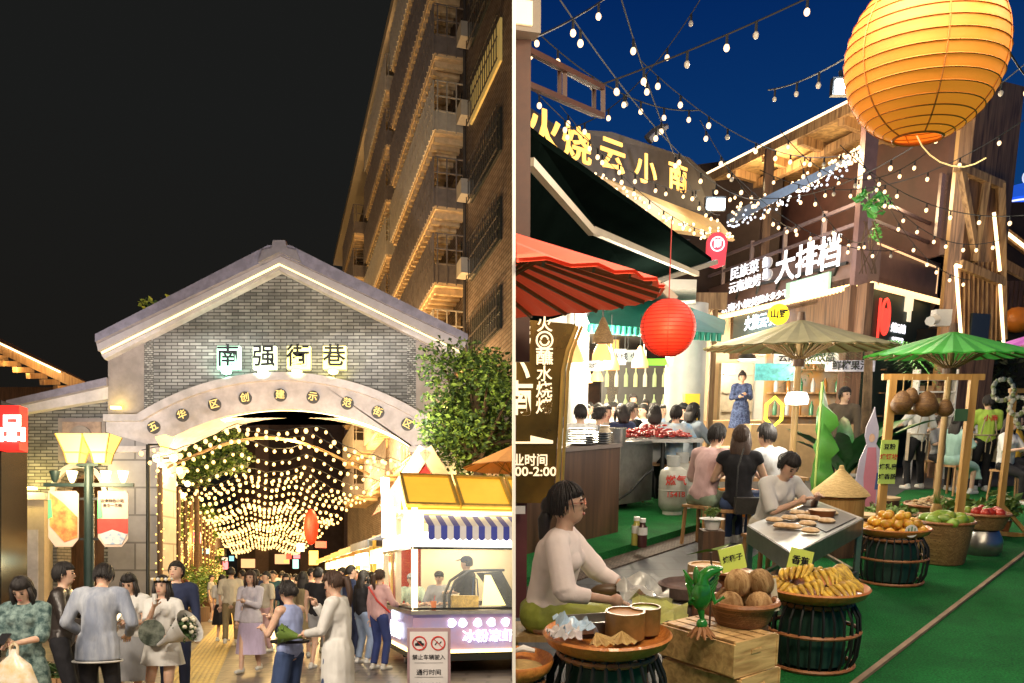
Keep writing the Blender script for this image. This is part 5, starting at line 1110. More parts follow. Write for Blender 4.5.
for t,px,py,hp,bo in (('烧',517,333,26,.05),('云',515,347,30,.05),('小',514,372,30,.05),('南',516,401,34,.05),('火',543,326,15,.04),('蘸',543,358,17,.04),('水',543,375,15,.04),('烧',543,391,16,.04),('烤',543,407,16,.04)):
    gtx(t,px,py,hp*.92,1,bo*.35).out('character',crm,gs)
b=MB(); M=M0@Mx.Translation((xx(543),zl(341),.075)); b.tube([M@V((.05*cos(a),.05*sin(a),0)) for a in [2*PI*j/20 for j in range(20)]],.007,6,closed=True); b.tube([M@V((.028*cos(a),.028*sin(a)-.003,0)) for a in [PI+PI*j/8 for j in range(9)]],.006,5); b.tube([M@V((.022*cos(a),.022*sin(a)+.004,0)) for a in [PI*j/8 for j in range(9)]],.006,5); b.out('smile_emblem',crm,gs)
b=MB(); b.prism([(xx(500),zl(441)),(xx(530),zl(441)),(xx(530),zl(435)),(xx(552),zl(440)),(xx(552),zl(443)),(xx(500),zl(443))],M0@Mx.Translation((0,0,.07)),.012); b.out('arrow',crm,gs)
b=gtx('营业时间',524,460,11,.95,.02); b.M=None; b.out('lettering',crm,gs); gtx('17:00-2:00',527,471,11,1.1,.02).out('lettering',crm,gs)
b=MB(); b.box((xx(508),gbd+.1,.6),(.25,.2,.9)); b.out('maroon_base',maroon,gs)
b=MB(); b.box((xx(519),gbd-.1,zl(508)),(.08,.02,.05)); b.out('small_label',white,gs)
# ---------------- lanterns
def lantern(lab,p,rx,rz,m,ribm,n=18,power=0,lc=(1,.5,.2)):
    o=thing('paper_lantern',lab,'lantern',p); b=MB(); pr_=[]
    for i in range(n*3+1):
        t=R(-72+144*i/(n*3)); w=1-.006*(1-abs(((i%3)-1.5)/1.5)); pr_.append((rx*cos(t)*w,rz*sin(t)*w/ sin(R(72))))
    b.lathe((0,0,0),pr_,40); b.out('shade',m,o)
    b=MB()
    for i in range(n+1):
        t=R(-72+144*i/n); b.tube([(rx*cos(t)*1.003*cos(a),rx*cos(t)*1.003*sin(a),rz*sin(t)/sin(R(72))) for a in [2*PI*j/40 for j in range(40)]],.0012+rx*.004,4,closed=True)
    b.out('ribs',ribm,o)
    for jj in range(6):
        a=jj*PI/3+.35; b=MB(); b.tube([(rx*cos(R(-72+6*i))*1.002*cos(a),rx*cos(R(-72+6*i))*1.002*sin(a),rz*sin(R(-72+6*i))/sin(R(72))) for i in range(25)],.0005+rx*.008,5); b.out('paper_seam',ribm,o)
    b=MB(); rr_=rx*cos(R(72)); b.tube([(rr_*cos(a),rr_*sin(a),-rz) for a in [2*PI*j/30 for j in range(30)]],rx*.02,5,closed=True); b.tube([(rr_*cos(a),rr_*sin(a),rz) for a in [2*PI*j/30 for j in range(30)]],rx*.02,5,closed=True); b.out('hoops',ribm,o,kind='stuff'); b=MB(); b.cyl((0,0,rz),(0,0,rz+.5),.004,n=5); b.out('cord',ribm,o)
    b=MB(); b.sph((rx*.1,0,-rz*.1),rx*.10,8,6); b.out('bulb',glow('lan_bulb',(1,.9,.7),8),o)
    return o
lo=lantern('huge orange paper lantern hanging close at the top right',RP(925,58,2.5),.203,.198,mk('paper_orange',(.62,.20,.02),.6,.22,3,emit=.48,ecol=(1,.33,.02),bump=.2),mk('rib_brown',(.55,.19,.03),.6,0))
b=MB(); p0=RP(917,136,2.45); b.tube([p0]+[RP(x,y,2.5) for x,y in ((922,146),(930,155),(940,162),(952,166),(964,167),(975,164),(986,158))],.0018,5); b.out('lit_cord',glow('cord_glow',(1,.75,.3),1),label='thin lit cord dangling below the orange lantern',cat='cord')
lantern('round red paper lantern hanging from the awning arm',RP(668,328,5.9),.185,.18,mk('paper_red',(.80,.04,.02),.5,.15,3,emit=.55,ecol=(1,.045,.012)),mk('rib_red',(.4,.02,.01),.5,0))
for px,py,d_,p in ((770,185,23,340),(830,165,18.5,300),(900,200,19,200),(965,250,16,35),(870,235,16.2,25),(800,300,17.5,30),(985,300,16.5,25)): lamp('roof_fill','POINT',RP(px,py,d_),p,(1,.72,.38),.4)  # fill lights added to warm the restaurant roof, no lamps hang here
lamp('lantern_glow','POINT',RP(668,328,5.5),12,(1,.3,.12),.1)
# ---------------- parasols
parasol('big red oil paper parasol cut by the left edge',aR0(415,300,3.6),1.0,.34,2.37,mk('paper_vermilion',(.72,.07,.03),.55,.15,4,emit=.22,ecol=(1,.10,.03)),30,.03)  # canopy emission stands in for light coming through the paper
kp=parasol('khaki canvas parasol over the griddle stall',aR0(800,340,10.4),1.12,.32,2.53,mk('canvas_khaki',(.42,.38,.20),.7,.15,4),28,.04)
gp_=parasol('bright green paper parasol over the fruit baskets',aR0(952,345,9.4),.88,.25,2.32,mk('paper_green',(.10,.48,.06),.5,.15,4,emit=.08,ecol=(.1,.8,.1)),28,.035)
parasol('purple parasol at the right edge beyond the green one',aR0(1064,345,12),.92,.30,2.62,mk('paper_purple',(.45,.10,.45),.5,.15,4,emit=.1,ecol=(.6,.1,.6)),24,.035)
b=MB(); b.lathe(RP(797,396,9.6),[(.0,.05),(.10,.04),(.13,-.03),(.12,-.09),(.0,-.10)],14); b.out('stall_lamp',glow('stall_lamp_glow',(1,.97,.88),3),label='bright white round lamp hanging under the khaki parasol',cat='lamp')
lamp('stall_lamp_light','POINT',RP(797,402,9.2),60,(1,.93,.8),.1)
# ---------------- string lights
q=random.Random(21); bw=glow('bulb_warm',(1,.66,.36),2.2); bdim=mk('bulb_unlit',(.5,.45,.38),.2,0)
def string(lab,a,c,n,sag,r=.03,unlit=0,hang=.06):
    a=RP(*a);c=RP(*c); o=thing('bulb_string',lab,'string lights',(0,0,0),0,'bulb strings over the night market')
    f=lambda t: a.lerp(c,t)-V((0,0,sag*4*t*(1-t)))
    b=MB(); b.tube([f(i/20) for i in range(21)],.006,4); b.out('wire',wireM,o)
    for i in range(n):
        p=f((i+.5+q.uniform(-.2,.2))/n); u=q.random()<unlit
        b=MB(); b.cyl(p,p-V((0,0,hang)),r*.28,n=6); s_=b.out('socket',wireM,o); b=MB(); b.sph(p-V((0,0,hang+r*.62)),(r*.58,r*.58,r*.7),9,6); b.out('bulb',bdim if u else bw,o)
L_=[((515,45,5),(640,-30,7),4,.05,.032,.0),((600,85,6.5),(820,-8,6),6,.02,.034,.2),((515,10,7),(700,110,9),7,.2,.035,.3),((560,0,6),(760,200,13),9,.3,.036,.2),
((620,-5,7),(720,215,15),10,.4,.04,.3),((700,0,9),(560,130,10),7,.25,.04,.3),((515,70,8),(700,190,15),9,.3,.04,.1),((768,90,8),(880,35,5),4,.05,.03,.6),
((640,60,9),(860,150,14),11,.4,.045,.3),((730,190,15),(1030,60,8),9,.5,.04,.2),((780,130,13),(930,150,12),8,.5,.04,.0),((860,158,15),(1000,240,14),10,.5,.045,.0),
((720,160,14),(900,250,15),9,.4,.045,.2),((760,170,14),(1024,120,11),8,.5,.04,.0),((840,145,13),(1024,215,11),7,.3,.04,.0),((880,190,14),(970,280,15),7,.3,.045,.0),
((560,105,11),(720,235,16),12,.3,.045,.0),((540,160,11),(690,240,14),10,.2,.04,.1),((990,10,5),(1040,90,6),2,.05,.03,.3),((700,120,12),(800,230,17),10,.3,.05,.1),((800,160,13),(870,240,16),8,.4,.045,.0)]
posw=['first','second','third','fourth','fifth','sixth','seventh','eighth','ninth','tenth','eleventh','twelfth','thirteenth','fourteenth','fifteenth','sixteenth','seventeenth','eighteenth','nineteenth','twentieth','twenty-first']
dsc=['from the square flood lamp to the top edge','above the truss arm rising to the right','across the top left of the blue sky','dropping steeply toward the white flood lamp','with many dim bulbs over the golden sign','slanting down toward the truss arm','just above the golden characters','of mostly dim bulbs left of the orange lantern','from mid sky to the timber roof','passing behind the orange lantern','along the roof beams','across the timber tower','over the balcony corner','low under the orange lantern','to the right edge below the lantern','beside the tower post','close over the roof gable','under the golden sign soffit','at the top right corner','from the sky to the balcony sign','in front of the corner post']
for l,t in zip(L_,dsc): string('string of warm bulbs '+t,l[0],l[1],l[2],l[3],l[4],l[5])
for px,py,d_,p in ((600,120,6,45),(700,150,7,60),(780,180,6,70),(860,220,7,60),(950,170,8,60),(640,60,4.5,45),(900,60,5,50)): lamp('string_light','POINT',RP(px,py,d_),p*.35,(1,.82,.6),.5)
# =====================================================  RIGHT: food, furniture, people
def aR(px,py,d,z=0): p=RP(px,py,d); return V((p.x,d,z))
strawM=mk('straw',(.55,.38,.16),.75,.3,22,bump=.5,stretch=(1,1,6)); peel=mk('mango_yellow',(.80,.54,.05),.4,.25,14,col2=(.72,.30,.03),orand=.35); greenF=mk('green_fruit',(.12,.30,.03),.4,.4,11,orand=.45,col2=(.35,.40,.05)); redF=mk('red_fruit',(.55,.05,.03),.35,.3,6)
banM=mk('banana',(.74,.50,.06),.5,.35,16,col2=(.30,.17,.03)); cocoM=mk('coconut',(.62,.40,.19),.8,.45,30,col2=(.26,.13,.05),bump=1.0,stretch=(1,1,.12),orand=.35); doughM=mk('dough',(.72,.55,.33),.6,.3,22,col2=(.5,.3,.12)); clay=mk('clay_jar',(.28,.10,.035),.35,.4,5); steelM=mk('steel2',(.36,.35,.33),.32,.25,7,metal=.9); stoneM=mk('grind_stone',(.17,.12,.11),.8,.4,8,bump=.4)
def woven_tray(mb,z,r,lip=.05):
    mb.lathe((0,0,z),[(.0,0),(r*.55,0),(r*.8,.008),(r*.93,.03),(r,lip+.01),(r*1.03,lip),(r*.95,.01),(r*.8,-.015),(0,-.02)],40)
def rattan_stool(lab,c,r,h,m=blackM):
    o=thing('rattan_stool',lab,'stool',c); 
    b=MB()
    for zz,rr_ in ((h-.02,r*.78),(h*.55,r*.98),(h*.04,r*.9)): b.tube([(rr_*cos(a),rr_*sin(a),zz) for a in [2*PI*j/36 for j in range(36)]],.013,6,closed=True)
    b.out('rattan_hoops',ratt,o); b=MB()
    for i in range(26):
        a=2*PI*i/26; d=V((cos(a),sin(a),0)); b.tube([d*r*.76+V((0,0,h)),d*r*.95+V((0,0,h*.78)),d*r*.99+V((0,0,h*.5)),d*r*.95+V((0,0,h*.2)),d*r*.86+V((0,0,.02))],.0085,5)
    b.out('wire_cage',m,o); b=MB(); b.cyl((0,0,.03),(0,0,h-.05),r*.72,r*.66,20); b.out('drum',mk('drum_green',(.01,.05,.035),.5,.3,5),o); return o
def tray(lab,c,r,z):
    b=MB(); woven_tray(b,0,r); o=b.out('woven_tray',mk('tray_orange',(.62,.24,.05),.35,.3,24,col2=(.45,.14,.03),bump=.4,clear=.3),label=lab,cat='tray'); o.location=(c[0],c[1],z); return o
# banana stand
B1=RH(815,663,0); B1=V((RP(815,592,5.05).x,5.05,0)); hB=.42
rattan_stool('black wire and rattan stool under the bananas',B1,.28,hB); tray('orange woven tray heaped with bananas',B1,.31,hB+.02)
q=random.Random(4)
def banana_bunch(c,rz,s=1,n=6):
    o=thing('banana_bunch','ripe spotted banana bunch heaped on the orange woven tray','bananas',c,rz,'banana bunches on the tray'); o.scale=(s*.92,)*3; o.rotation_euler=(q.uniform(-.25,.15),q.uniform(-.35,.35),rz)
    for i in range(n):
        a=R(-50+100*i/(n-1)); b=MB(); pts=[]
        for k in range(7): t=k/6; pts.append(V((sin(a)*.04+ sin(a)*.09*sin(PI*t*.8),-.02-.13*t+.02*sin(PI*t),.055+.045*sin(PI*t)-.05*t)))
        b.tube(pts,[.008,.015,.018,.019,.018,.014,.006],8); b.out('banana',banM,o)
    b=MB(); b.cyl((0,0,.05),(0,.03,.08),.014,.01,7); b.out('stem',woodD,o)
for (x,y,z,r_) in ((-.10,-.10,.0,0),(.05,-.13,.0,.3),(.14,-.02,.0,1.2),(-.15,.03,.0,-1.0),(0,.0,.07,.1),(.08,.03,.07,.9),(-.07,.05,.07,-.6),(.0,.12,.02,2.8)): banana_bunch(B1+V((x,y,hB+.03+z)),r_)
b=MB(); b.box((0,0,0),(.16,.008,.15)); o=b.out('price_card',mk('card_lime',(.60,.72,.12),.5,.05),label='lime green price card standing behind the bananas',cat='price card'); o.location=B1+V((-.06,.13,hB+.20)); o.rotation_euler=(R(-8),R(15),R(10))
b=MB(); b.text('香蕉',FM((0,-.006,0),(1,0,0),(0,0,1)),.06,.002,.02); b.out('lettering',black,o)
# mango heap stand
M1=aR(893,535,7.5); hM=.42
rattan_stool('black wire and rattan stool under the yellow mangoes',M1,.31,hM); tray('wide woven tray heaped with yellow mangoes',M1,.31,hM+.02)
n=0
for lay,(cnt,rr_,z) in enumerate(((15,.24,.03),(9,.14,.04),(12,.19,.09),(7,.09,.10),(6,.10,.15))):
    for i in range(cnt):
        a=2*PI*i/cnt+lay*.4; b=MB(); b.sph((0,0,0),(.036,.048,.034),9,7); o=b.out('mango',peel,label='ripe yellow mango in the heap on the wide woven tray',cat='mango',group='yellow mangoes on the tray'); o.location=M1+V((rr_*cos(a),rr_*sin(a),hM+.03+z)); o.rotation_euler=(q.uniform(-.4,.4),q.uniform(-.4,.4),q.uniform(0,6))
b=MB(); b.cyl((0,0,0),(0,.006,0),.055,n=20); o=b.out('name_disc',white,label='round white card with a mountain character among mangoes',cat='sign'); o.location=M1+V((.02,-.30,hM+.08)); b=MB(); b.text('山',FM((0,-.004,0),(1,0,0),(0,0,1)),.075,.002,.02); b.out('character',mk('green_ink',(.03,.2,.05),.5,0),o)
# baskets
def basket(lab,c,r,h,sq=1.0,m=weave):
    o=thing('woven_basket',lab,'basket',c); b=MB(); b.lathe((0,0,0),[(0,.01),(r*.78,.01),(r*.74,0),(r*.8,.02),(r*.97,h*.9),(r*1.0,h),(r*.93,h*.98),(r*.75,.04),(0,.03)],30); b.out('weave_body',m,o); b=MB(); b.tube([(r*cos(a),r*sin(a),h) for a in [2*PI*j/30 for j in range(30)]],.016,6,closed=True); b.out('rim',ratt,o); return o
def fruit(nm,lab,c,rad,m,grp,s=(1,1,1)):
    b=MB(); b.sph((0,0,0),(rad*s[0],rad*s[1],rad*s[2]),10,7); o=b.out(nm,m,label=lab,cat=nm.replace('_',' '),group=grp); o.location=c; o.rotation_euler=(q.uniform(-.4,.4),q.uniform(-.3,.3),q.uniform(0,6)); return o
K1=aR(944,530,8.4); basket('square woven basket full of green mangoes',K1,.27,.42)
for i in range(16):
    a=i*2.4; r_=.055*math.sqrt(i); fruit('green_mango','green mango in the big square woven basket',K1+V((r_*cos(a),r_*sin(a),.42+.06-.012*i*.3)),.055,greenF if i%3 else mk('lime_fruit',(.25,.42,.05),.4,.3,5),'green mangoes in the basket',(1.5,1,.9))
o=thing('pineapple','spiky pineapple crown standing behind the green mangoes','pineapple',K1+V((-.02,.15,.45))); b=MB(); b.sph((0,0,.05),(.06,.06,.09),12,9); b.out('fruit_body',mk('pine_body',(.35,.2,.04),.6,.5,30,bump=.8),o); b=MB()
for i in range(26): a=i*2.4; t=i/26; d=V((cos(a),sin(a),0)); b.add([d*.02+V((0,0,.12)),d*.02+V((-.015*sin(a),.015*cos(a),.12)),d*(.03+.10*t)+V((0,0,.30-.12*t))],[(0,1,2)])
b.out('leaves',leafG,o)
K2=aR(983,530,8.9); o=thing('steel_pot','upturned steel pot carrying the basket of red fruit','pot',K2); b=MB(); b.lathe((0,0,0),[(0,0),(.17,0),(.20,.06),(.20,.16),(.15,.26),(0,.27)],24); b.out('pot_body',steelM,o)
basket('low round basket of red fruit on a steel pot',K2+V((0,0,.27)),.24,.16)
for i in range(12): a=i*2.4; r_=.055*math.sqrt(i); fruit('tomato' if i%3 else 'green_melon','red tomato in the low round basket' if i%3 else 'green melon in the low round basket',K2+V((r_*cos(a),r_*sin(a),.45)),.05,redF if i%3 else greenF,'red tomatoes in the basket' if i%3 else 'green melons in the basket')
K3=aR(938,492,10.2); o=basket('shallow basket of dried chips beside the green parasol pole',K3+V((0,0,.25)),.36,.12); rattan_stool('small rattan stool under the chips basket',K3,.26,.25)
b=MB(); 
for i in range(120): a=q.uniform(0,6.3); r_=.3*math.sqrt(q.random()); T=Mx.Translation((r_*cos(a),r_*sin(a),.1+.10*(1-r_/.3)))@Mx.Rotation(q.uniform(0,6),4,'Z')@Mx.Rotation(q.uniform(-.7,.7),4,'X'); b.M=T; b.lathe((0,0,0),[(0,0),(.035,.004),(.03,.012),(0,.012)],7)
b.M=None; o=b.out('dried_chips',doughM,label='heap of golden dried chips in the shallow basket',cat='food',kind='stuff'); o.location=K3+V((0,0,.27))
K4=aR(890,480,9.8); basket('flat basket of green vegetables left of the wooden frame',K4+V((0,0,.0)),.42,.30)
b=MB(); leafclump(b,(0,0,.33),(.34,.3,.08),260,.1,q); o=b.out('leafy_vegetables',leafG,label='leafy green vegetables filling the flat basket',cat='vegetables',kind='stuff'); o.location=K4
for px,py,d_ in ((862,497,9.2),(888,470,10.8),(866,478,10.6)):
    c=aR(px,py,d_); o=thing('log_stool',{862:'low round pale log stool by the conical hat',888:'pale log stool behind the green vegetables',866:'pale log stool beside the figure cutout'}[px],'stool',c); b=MB(); b.cyl((0,0,0),(0,0,.36),.17,.17,20); b.out('log_body',woodD,o); b=MB(); b.cyl((0,0,.36),(0,0,.39),.18,.18,20); b.out('seat',mk('log_top',(.62,.42,.20),.5,.2,6),o)
# chalk plants near pole
for px,py,d_,s_,lab in ((965,497,9.6,.3,'spiky potted plant at the green parasol foot'),(1003,497,10.2,.22,'small leafy herb pot beside the red fruit')):
    c=aR(px,py,d_); o=thing('potted_plant',lab,'plant',c); b=MB(); b.lathe((0,0,0),[(0,0),(.1,0),(.13,.18),(0,.18)],14); b.out('pot',clay,o); b=MB(); leafclump(b,(0,0,.34),(s_,s_,.18),160,.13,q); b.out('leaves',leafG,o)
# griddle table
o=thing('griddle_table','long stainless steel griddle table with flatbreads on top','table',(0,0,0))
z_=.66; cs=[RH(748,525,z_),RH(793,553,z_),RH(863,518,z_),RH(816,500,z_)]
b=MB(); slab(b,[p-V((0,0,.02)) for p in cs],.02); b.out('table_top',steelM,o)
b=MB(); cc=sum(cs,V())/4
for i in range(4):
    a=cs[i];c=cs[(i+1)%4]; b.bar(a-V((0,0,.07)),c-V((0,0,.07)),.015,.13); b.bar(a*.96+cc*.04-V((0,0,.45)),c*.96+cc*.04-V((0,0,.45)),.03)
b.out('apron_frame',steelM,o)
for p in cs: b=MB(); p2=p*.95+cc*.05; b.box((p2.x,p2.y,z_/2),(.04,.04,z_)); b.out('leg',steelM,o)
b=MB(); slab(b,[c_*.88+cc*.12+V((0,0,.004)) for c_ in [cs[0]*.55+cs[3]*.45,cs[1]*.55+cs[2]*.45,cs[2],cs[3]]],.006); b.out('griddle_plate',mk('griddle',(.06,.05,.045),.35,.4,6,metal=.5),o)
for i,(u,v) in enumerate(((.15,.2),(.2,.55),(.32,.3),(.38,.62),(.5,.25),(.52,.55),(.28,.8),(.6,.75),(.62,.42),(.12,.42),(.45,.42),(.8,.6))):
    p=cs[0].lerp(cs[3],.1+u*.85).lerp(cs[1].lerp(cs[2],.1+u*.85),v); b=MB(); b.lathe((0,0,0),[(0,.0),(.06,0),(.068,.012),(.05,.028),(0,.032)],16); o2=b.out('flatbread',doughM,label='round pale flatbread baking on the steel griddle',cat='flatbread',group='flatbreads on the griddle'); o2.location=p+V((0,0,.012))
p=cs[3].lerp(cs[1],.35)+V((.1,.1,.01)); o2=thing('bamboo_bowl','brown bamboo bowl standing on the far end of the griddle','bowl',RH(822,517,z_)); b=MB(); b.lathe((0,0,.0),[(0,0),(.09,0),(.11,.06),(.1,.06),(.08,.02),(0,.02)],20); b.out('bowl_body',clay,o2); b=MB(); b.cyl((0,0,.055),(0,0,.062),.1,n=18); b.out('filling',doughM,o2)
# crates
CR0=V((RP(722,640,3.95).x,3.98,0)); cz=R(38)
for i,(dx,dy,rz,lab) in enumerate(((0,0,cz,'bottom wooden crate of the stack under the coconuts'),(.01,.01,cz+.04,'middle wooden crate of the stack under the coconuts'),(-.012,.0,cz-.03,'top wooden crate of the stack, carrying coconuts and green bird'))):
    o=thing('wooden_crate',lab,'crate',CR0+V((dx,dy,.175*i)),rz,'stacked wooden crates')
    w_,d_,h_=.30,.44,.17
    for nm,c,s_ in (('side_panel',(0,-d_/2,h_/2),(w_,.014,h_)),('side_panel',(0,d_/2,h_/2),(w_,.014,h_))):
        b=MB(); b.box(c,s_); b.box((c[0],c[1]-.008,.11),(.07,.006,.018)); b.out(nm,crateM,o)
    for sx in (-1,1):
        for zz in (.05,.125): b=MB(); b.box((sx*(w_/2+.006),0,zz),(.012,d_+.02,.075)); b.out('slat',crateM,o)
    for j in range(4): b=MB(); b.box((-w_/2+.045+j*.071,0,h_-.004 if i==2 else .01),(.055,d_,.01)); b.out('slat',crateM,o)
ctop=.175*3
KB=V((RP(745,590,4.02).x,4.05,ctop)); basket('oval woven basket of coconuts on the crates',KB,.165,.11,m=mk('basket_dark',(.38,.18,.07),.6,.3,30,kind='brick',col2=(.24,.10,.03),bump=.8,nsc=(.5,.3),vert=True))
for i,(x,y,z) in enumerate(((-.075,-.05,.10),(.065,-.055,.10),(-.06,.06,.10),(.07,.07,.10),(-.03,.0,.20),(.085,.01,.20))): fruit('coconut','brown husked coconut in the oval basket',KB+V((x,y,z)),.066,cocoM,'coconuts in the oval basket',(1,1,1.1))
b=MB(); b.box((0,0,0),(.13,.01,.12)); o=b.out('price_card',mk('card_lime',(.60,.72,.12),.5,.05),label='lime price card standing behind the coconuts',cat='price card'); o.location=KB+V((-.03,.12,.30)); o.rotation_euler=(R(-8),R(-12),R(12)); b=MB(); b.text('烤椰子',FM((0,-.006,0),(1,0,0),(0,0,1)),.036,.002,.02); b.out('lettering',black,o)
b=MB(); b.box((0,0,0),(.11,.01,.16)); o=b.out('menu_card',mk('card_cream',(.6,.5,.35),.5,.05),label='cream printed card tucked behind the coconut basket',cat='menu card'); o.location=KB+V((.14,.03,.13)); o.rotation_euler=(R(-12),0,R(35)); b=MB(); b.box((-.02,-.008,.02),(.04,.004,.08)); b.box((.03,-.008,-.03),(.03,.004,.05)); b.out('print',mk('print_brown',(.25,.12,.06),.6,.3),o)
# green bird figurine
gl=mk('green_glaze',(.04,.30,.04),.18,.35,7,col2=(.02,.14,.02),clear=.6)
G0=V((RP(703,600,3.80).x,3.80,ctop)); o=thing('bird_figurine','glossy green carved bird figurine with raised wings on the crates','figurine',G0,.2)
b=MB(); 
for i in range(11): a=2*PI*i/11; b.tube([(0,0,.05),(.03*cos(a),.03*sin(a),.03),(.065*cos(a),.065*sin(a),.0)],[.02,.013,.005],5)
b.out('root_base',mk('root_brown',(.40,.17,.06),.6,.4,9),o)
b=MB(); b.tube([(0,0,.03),(.0,0,.09),(-.01,0,.14)],[.016,.012,.02],8); b.sph((0,0,.06),(.028,.024,.03),10,7); b.out('stand',gl,o)
b=MB(); b.sph((-.01,0,.20),(.05,.042,.075),14,10); b.tube([(-.01,0,.25),(-.005,0,.29),(.03,-.01,.315),(.08,-.02,.325)],[.035,.03,.028,.008],10); b.out('bird_body',gl,o)
for q_ in (-1,1):
    b=MB(); b.tube([(-.04*0+q_*.035,0,.22),(q_*.06,0,.16),(q_*.075+.02,-.02,.19)],[.014,.014,.008],7)
    for k in range(5): b.tube([(q_*.04-.01,.01,.17+.02*k),(q_*(.07+.006*k),.02,.23+.022*k)],[.014,.004],6)
    b.out('wing',gl,o)
b=MB(); b.sph((-.04,0,.29),(.014,.02,.045),8,7); b.out('crest',gl,o)
o=thing('leaf_sprig','broad green leaf on a thin stem above the carved bird','leaf',G0+V((.06,.10,.02))); b=MB(); b.tube([(0,0,0),(.0,0,.25),(-.01,0,.36)],.005,5); b.out('stem',woodD,o); b=MB(); b.add([(.02,0,.37),(-.03,-.02,.38),(-.13,-.01,.35),(-.04,.03,.36),(.09,.02,.40),(.05,-.03,.39)],[(0,1,2,3),(0,3,4,5)]); b.out('leaf_blade',leafG,o)
# round tray with leaf boxes
T1=V((RP(607,640,3.6).x,3.6,0)); hT=.53
rattan_stool('rattan and black wire stool under the bamboo boxes',T1,.27,hT,blackM); tray('glossy orange tray holding bamboo boxes beside the seated woman',T1,.275,hT+.02); zt=hT+.045
def boxbowl(lab,x,y,r,h,m,fill):
    o=thing('bamboo_box',lab,'box',T1+V((x,y,zt))); b=MB(); b.lathe((0,0,0),[(0,0),(r,0),(r,h),(r*.9,h),(r*.9,h*.85),(0,h*.85)],18); b.out('box_body',m,o); b=MB(); b.cyl((0,0,h*.8),(0,0,h*.93),r*.9,n=18); b.out('filling',fill,o)
boxbowl('round folded bamboo box with brown filling on the orange tray',.08,.02,.088,.12,mk('bamboo_dark',(.25,.13,.035),.35,.4,12),mk('brown_fill',(.45,.22,.08),.6,.3,9)); boxbowl('bamboo cup with green filling at the tray edge',.18,.10,.07,.12,mk('bamboo_dark',(.25,.13,.035),.35,.4,12),greenF)
for x,y,rz,lab in ((-.04,-.14,.4,'pleated banana leaf parcel at the front of the tray'),(.045,-.12,-.2,'second pleated leaf parcel nearer the bamboo box')):
    b=MB(); n=9; vs=[(0,.05,.055)]
    for i in range(n+1): a=R(-70+140*i/n); vs.append((sin(a)*.075,-.06*cos(a),.02+.012*(i%2)))
    vs.append((0,.05,.0)); b.add(vs,[(0,i,i+1) for i in range(1,n+1)]+[(n+2,i+1,i) for i in range(1,n+1)]); o=b.out('leaf_parcel',mk('dry_leaf',(.48,.33,.12),.6,.35,18,col2=(.3,.18,.06)),label=lab,cat='leaf parcel'); o.location=T1+V((x,y,zt)); o.rotation_euler=(0,0,rz)
o=thing('steel_tray','rectangular steel tray at the back of the orange tray','tray',T1+V((-.03,.15,zt)),.25); b=MB(); b.box((0,0,.01),(.26,.16,.008)); 
for c,s_ in (((0,.08,.03),(.27,.008,.05)),((0,-.08,.03),(.27,.008,.05)),((.13,0,.03),(.008,.16,.05)),((-.13,0,.03),(.008,.16,.05))): b.box(c,s_)
b.out('tray_body',steelM,o)
def sheetmesh(n,w,d_,amp,seed=1):
    r_=random.Random(seed); b=MB(); k=9; vs=[]
    for i in range(k+1):
        for j in range(k+1): vs.append(((i/k-.5)*w,(j/k-.5)*d_,amp*(noise.noise(V((i*.45+seed,j*.45,seed)))+.4)))
    b.add(vs,[(i*(k+1)+j,(i+1)*(k+1)+j,(i+1)*(k+1)+j+1,i*(k+1)+j+1) for i in range(k) for j in range(k)],True); return b
for x,y,z,w_,d_,lab,c in ((-.15,-.04,.04,.16,.14,'crumpled blue white plastic bag on the orange tray',(.45,.6,.75)),(-.20,-.14,.03,.14,.10,'pale printed wrapper at the left rim of the tray',(.6,.55,.55))):
    b=sheetmesh('s',w_,d_,.09,int(w_*100)); o=b.out('plastic_bag',mk('plastic%d'%int(w_*100),c,.25,.3,12),label=lab,cat='plastic bag'); o.location=T1+V((x,y,zt+z)); o.rotation_euler=(.2,.1,.4)
# left-bottom tray
T2=V((RP(512,657,3.45).x,3.5,0)); rattan_stool('rattan stool at the lower left corner',T2,.17,.44); tray('round orange basket tray at the lower left corner',T2,.175,.46); 
b=MB(); b.cyl((0,0,0),(0,0,.012),.10,n=24); o=b.out('rice_mat',strawM,label='round straw mat inside the lower left tray',cat='mat'); o.location=T2+V((.03,-.02,.475))
b=MB(); b.tube([(-.04,0,0),(0,.01,.01),(.05,0,0)],[.008,.016,.01],7); o=b.out('rice_roll',white,label='small white roll on the lower left tray rim',cat='food'); o.location=T2+V((.05,.09,.52))
# clay pots cluster
def pot(lab,px,py,d_,z,prof,m,cat='jar',fill=None,nm='clay_jar'):
    c=RP(px,py,d_); o=thing(nm,lab,cat,(c.x,d_,z)); b=MB(); b.lathe((0,0,0),prof,26); b.out('jar_body',m,o)
    if fill: b=MB(); b.cyl((0,0,fill[0]-.02),(0,0,fill[0]),fill[1],n=20); b.out('filling',fill[2],o)
    return o
ts=V((RP(690,590,4.75).x,4.75,0)); o=thing('low_bench','low dark bench carrying the grinder and jars','bench',ts,.25); b=MB(); b.box((.08,0,.33),(.62,.42,.04)); b.out('bench_top',woodD,o)
for x in (-.2,.36):
    for y in (-.17,.17): b=MB(); b.box((x,y,.16),(.05,.05,.31)); b.out('leg',woodD,o)
zb=.352
o=pot('stone grinder with round trough on the low bench',690,575,4.75,zb,[(0,0),(.11,0),(.12,.10),(.10,.13),(.17,.16),(.18,.22),(.16,.23),(.15,.20),(0,.20)],stoneM,'grinder',nm='stone_grinder'); b=MB(); b.cyl((.02,0,.2),(.02,0,.28),.03,n=10); b.cyl((.02,0,.27),(.14,-.03,.27),.012,n=6); b.out('handle',woodW,o)
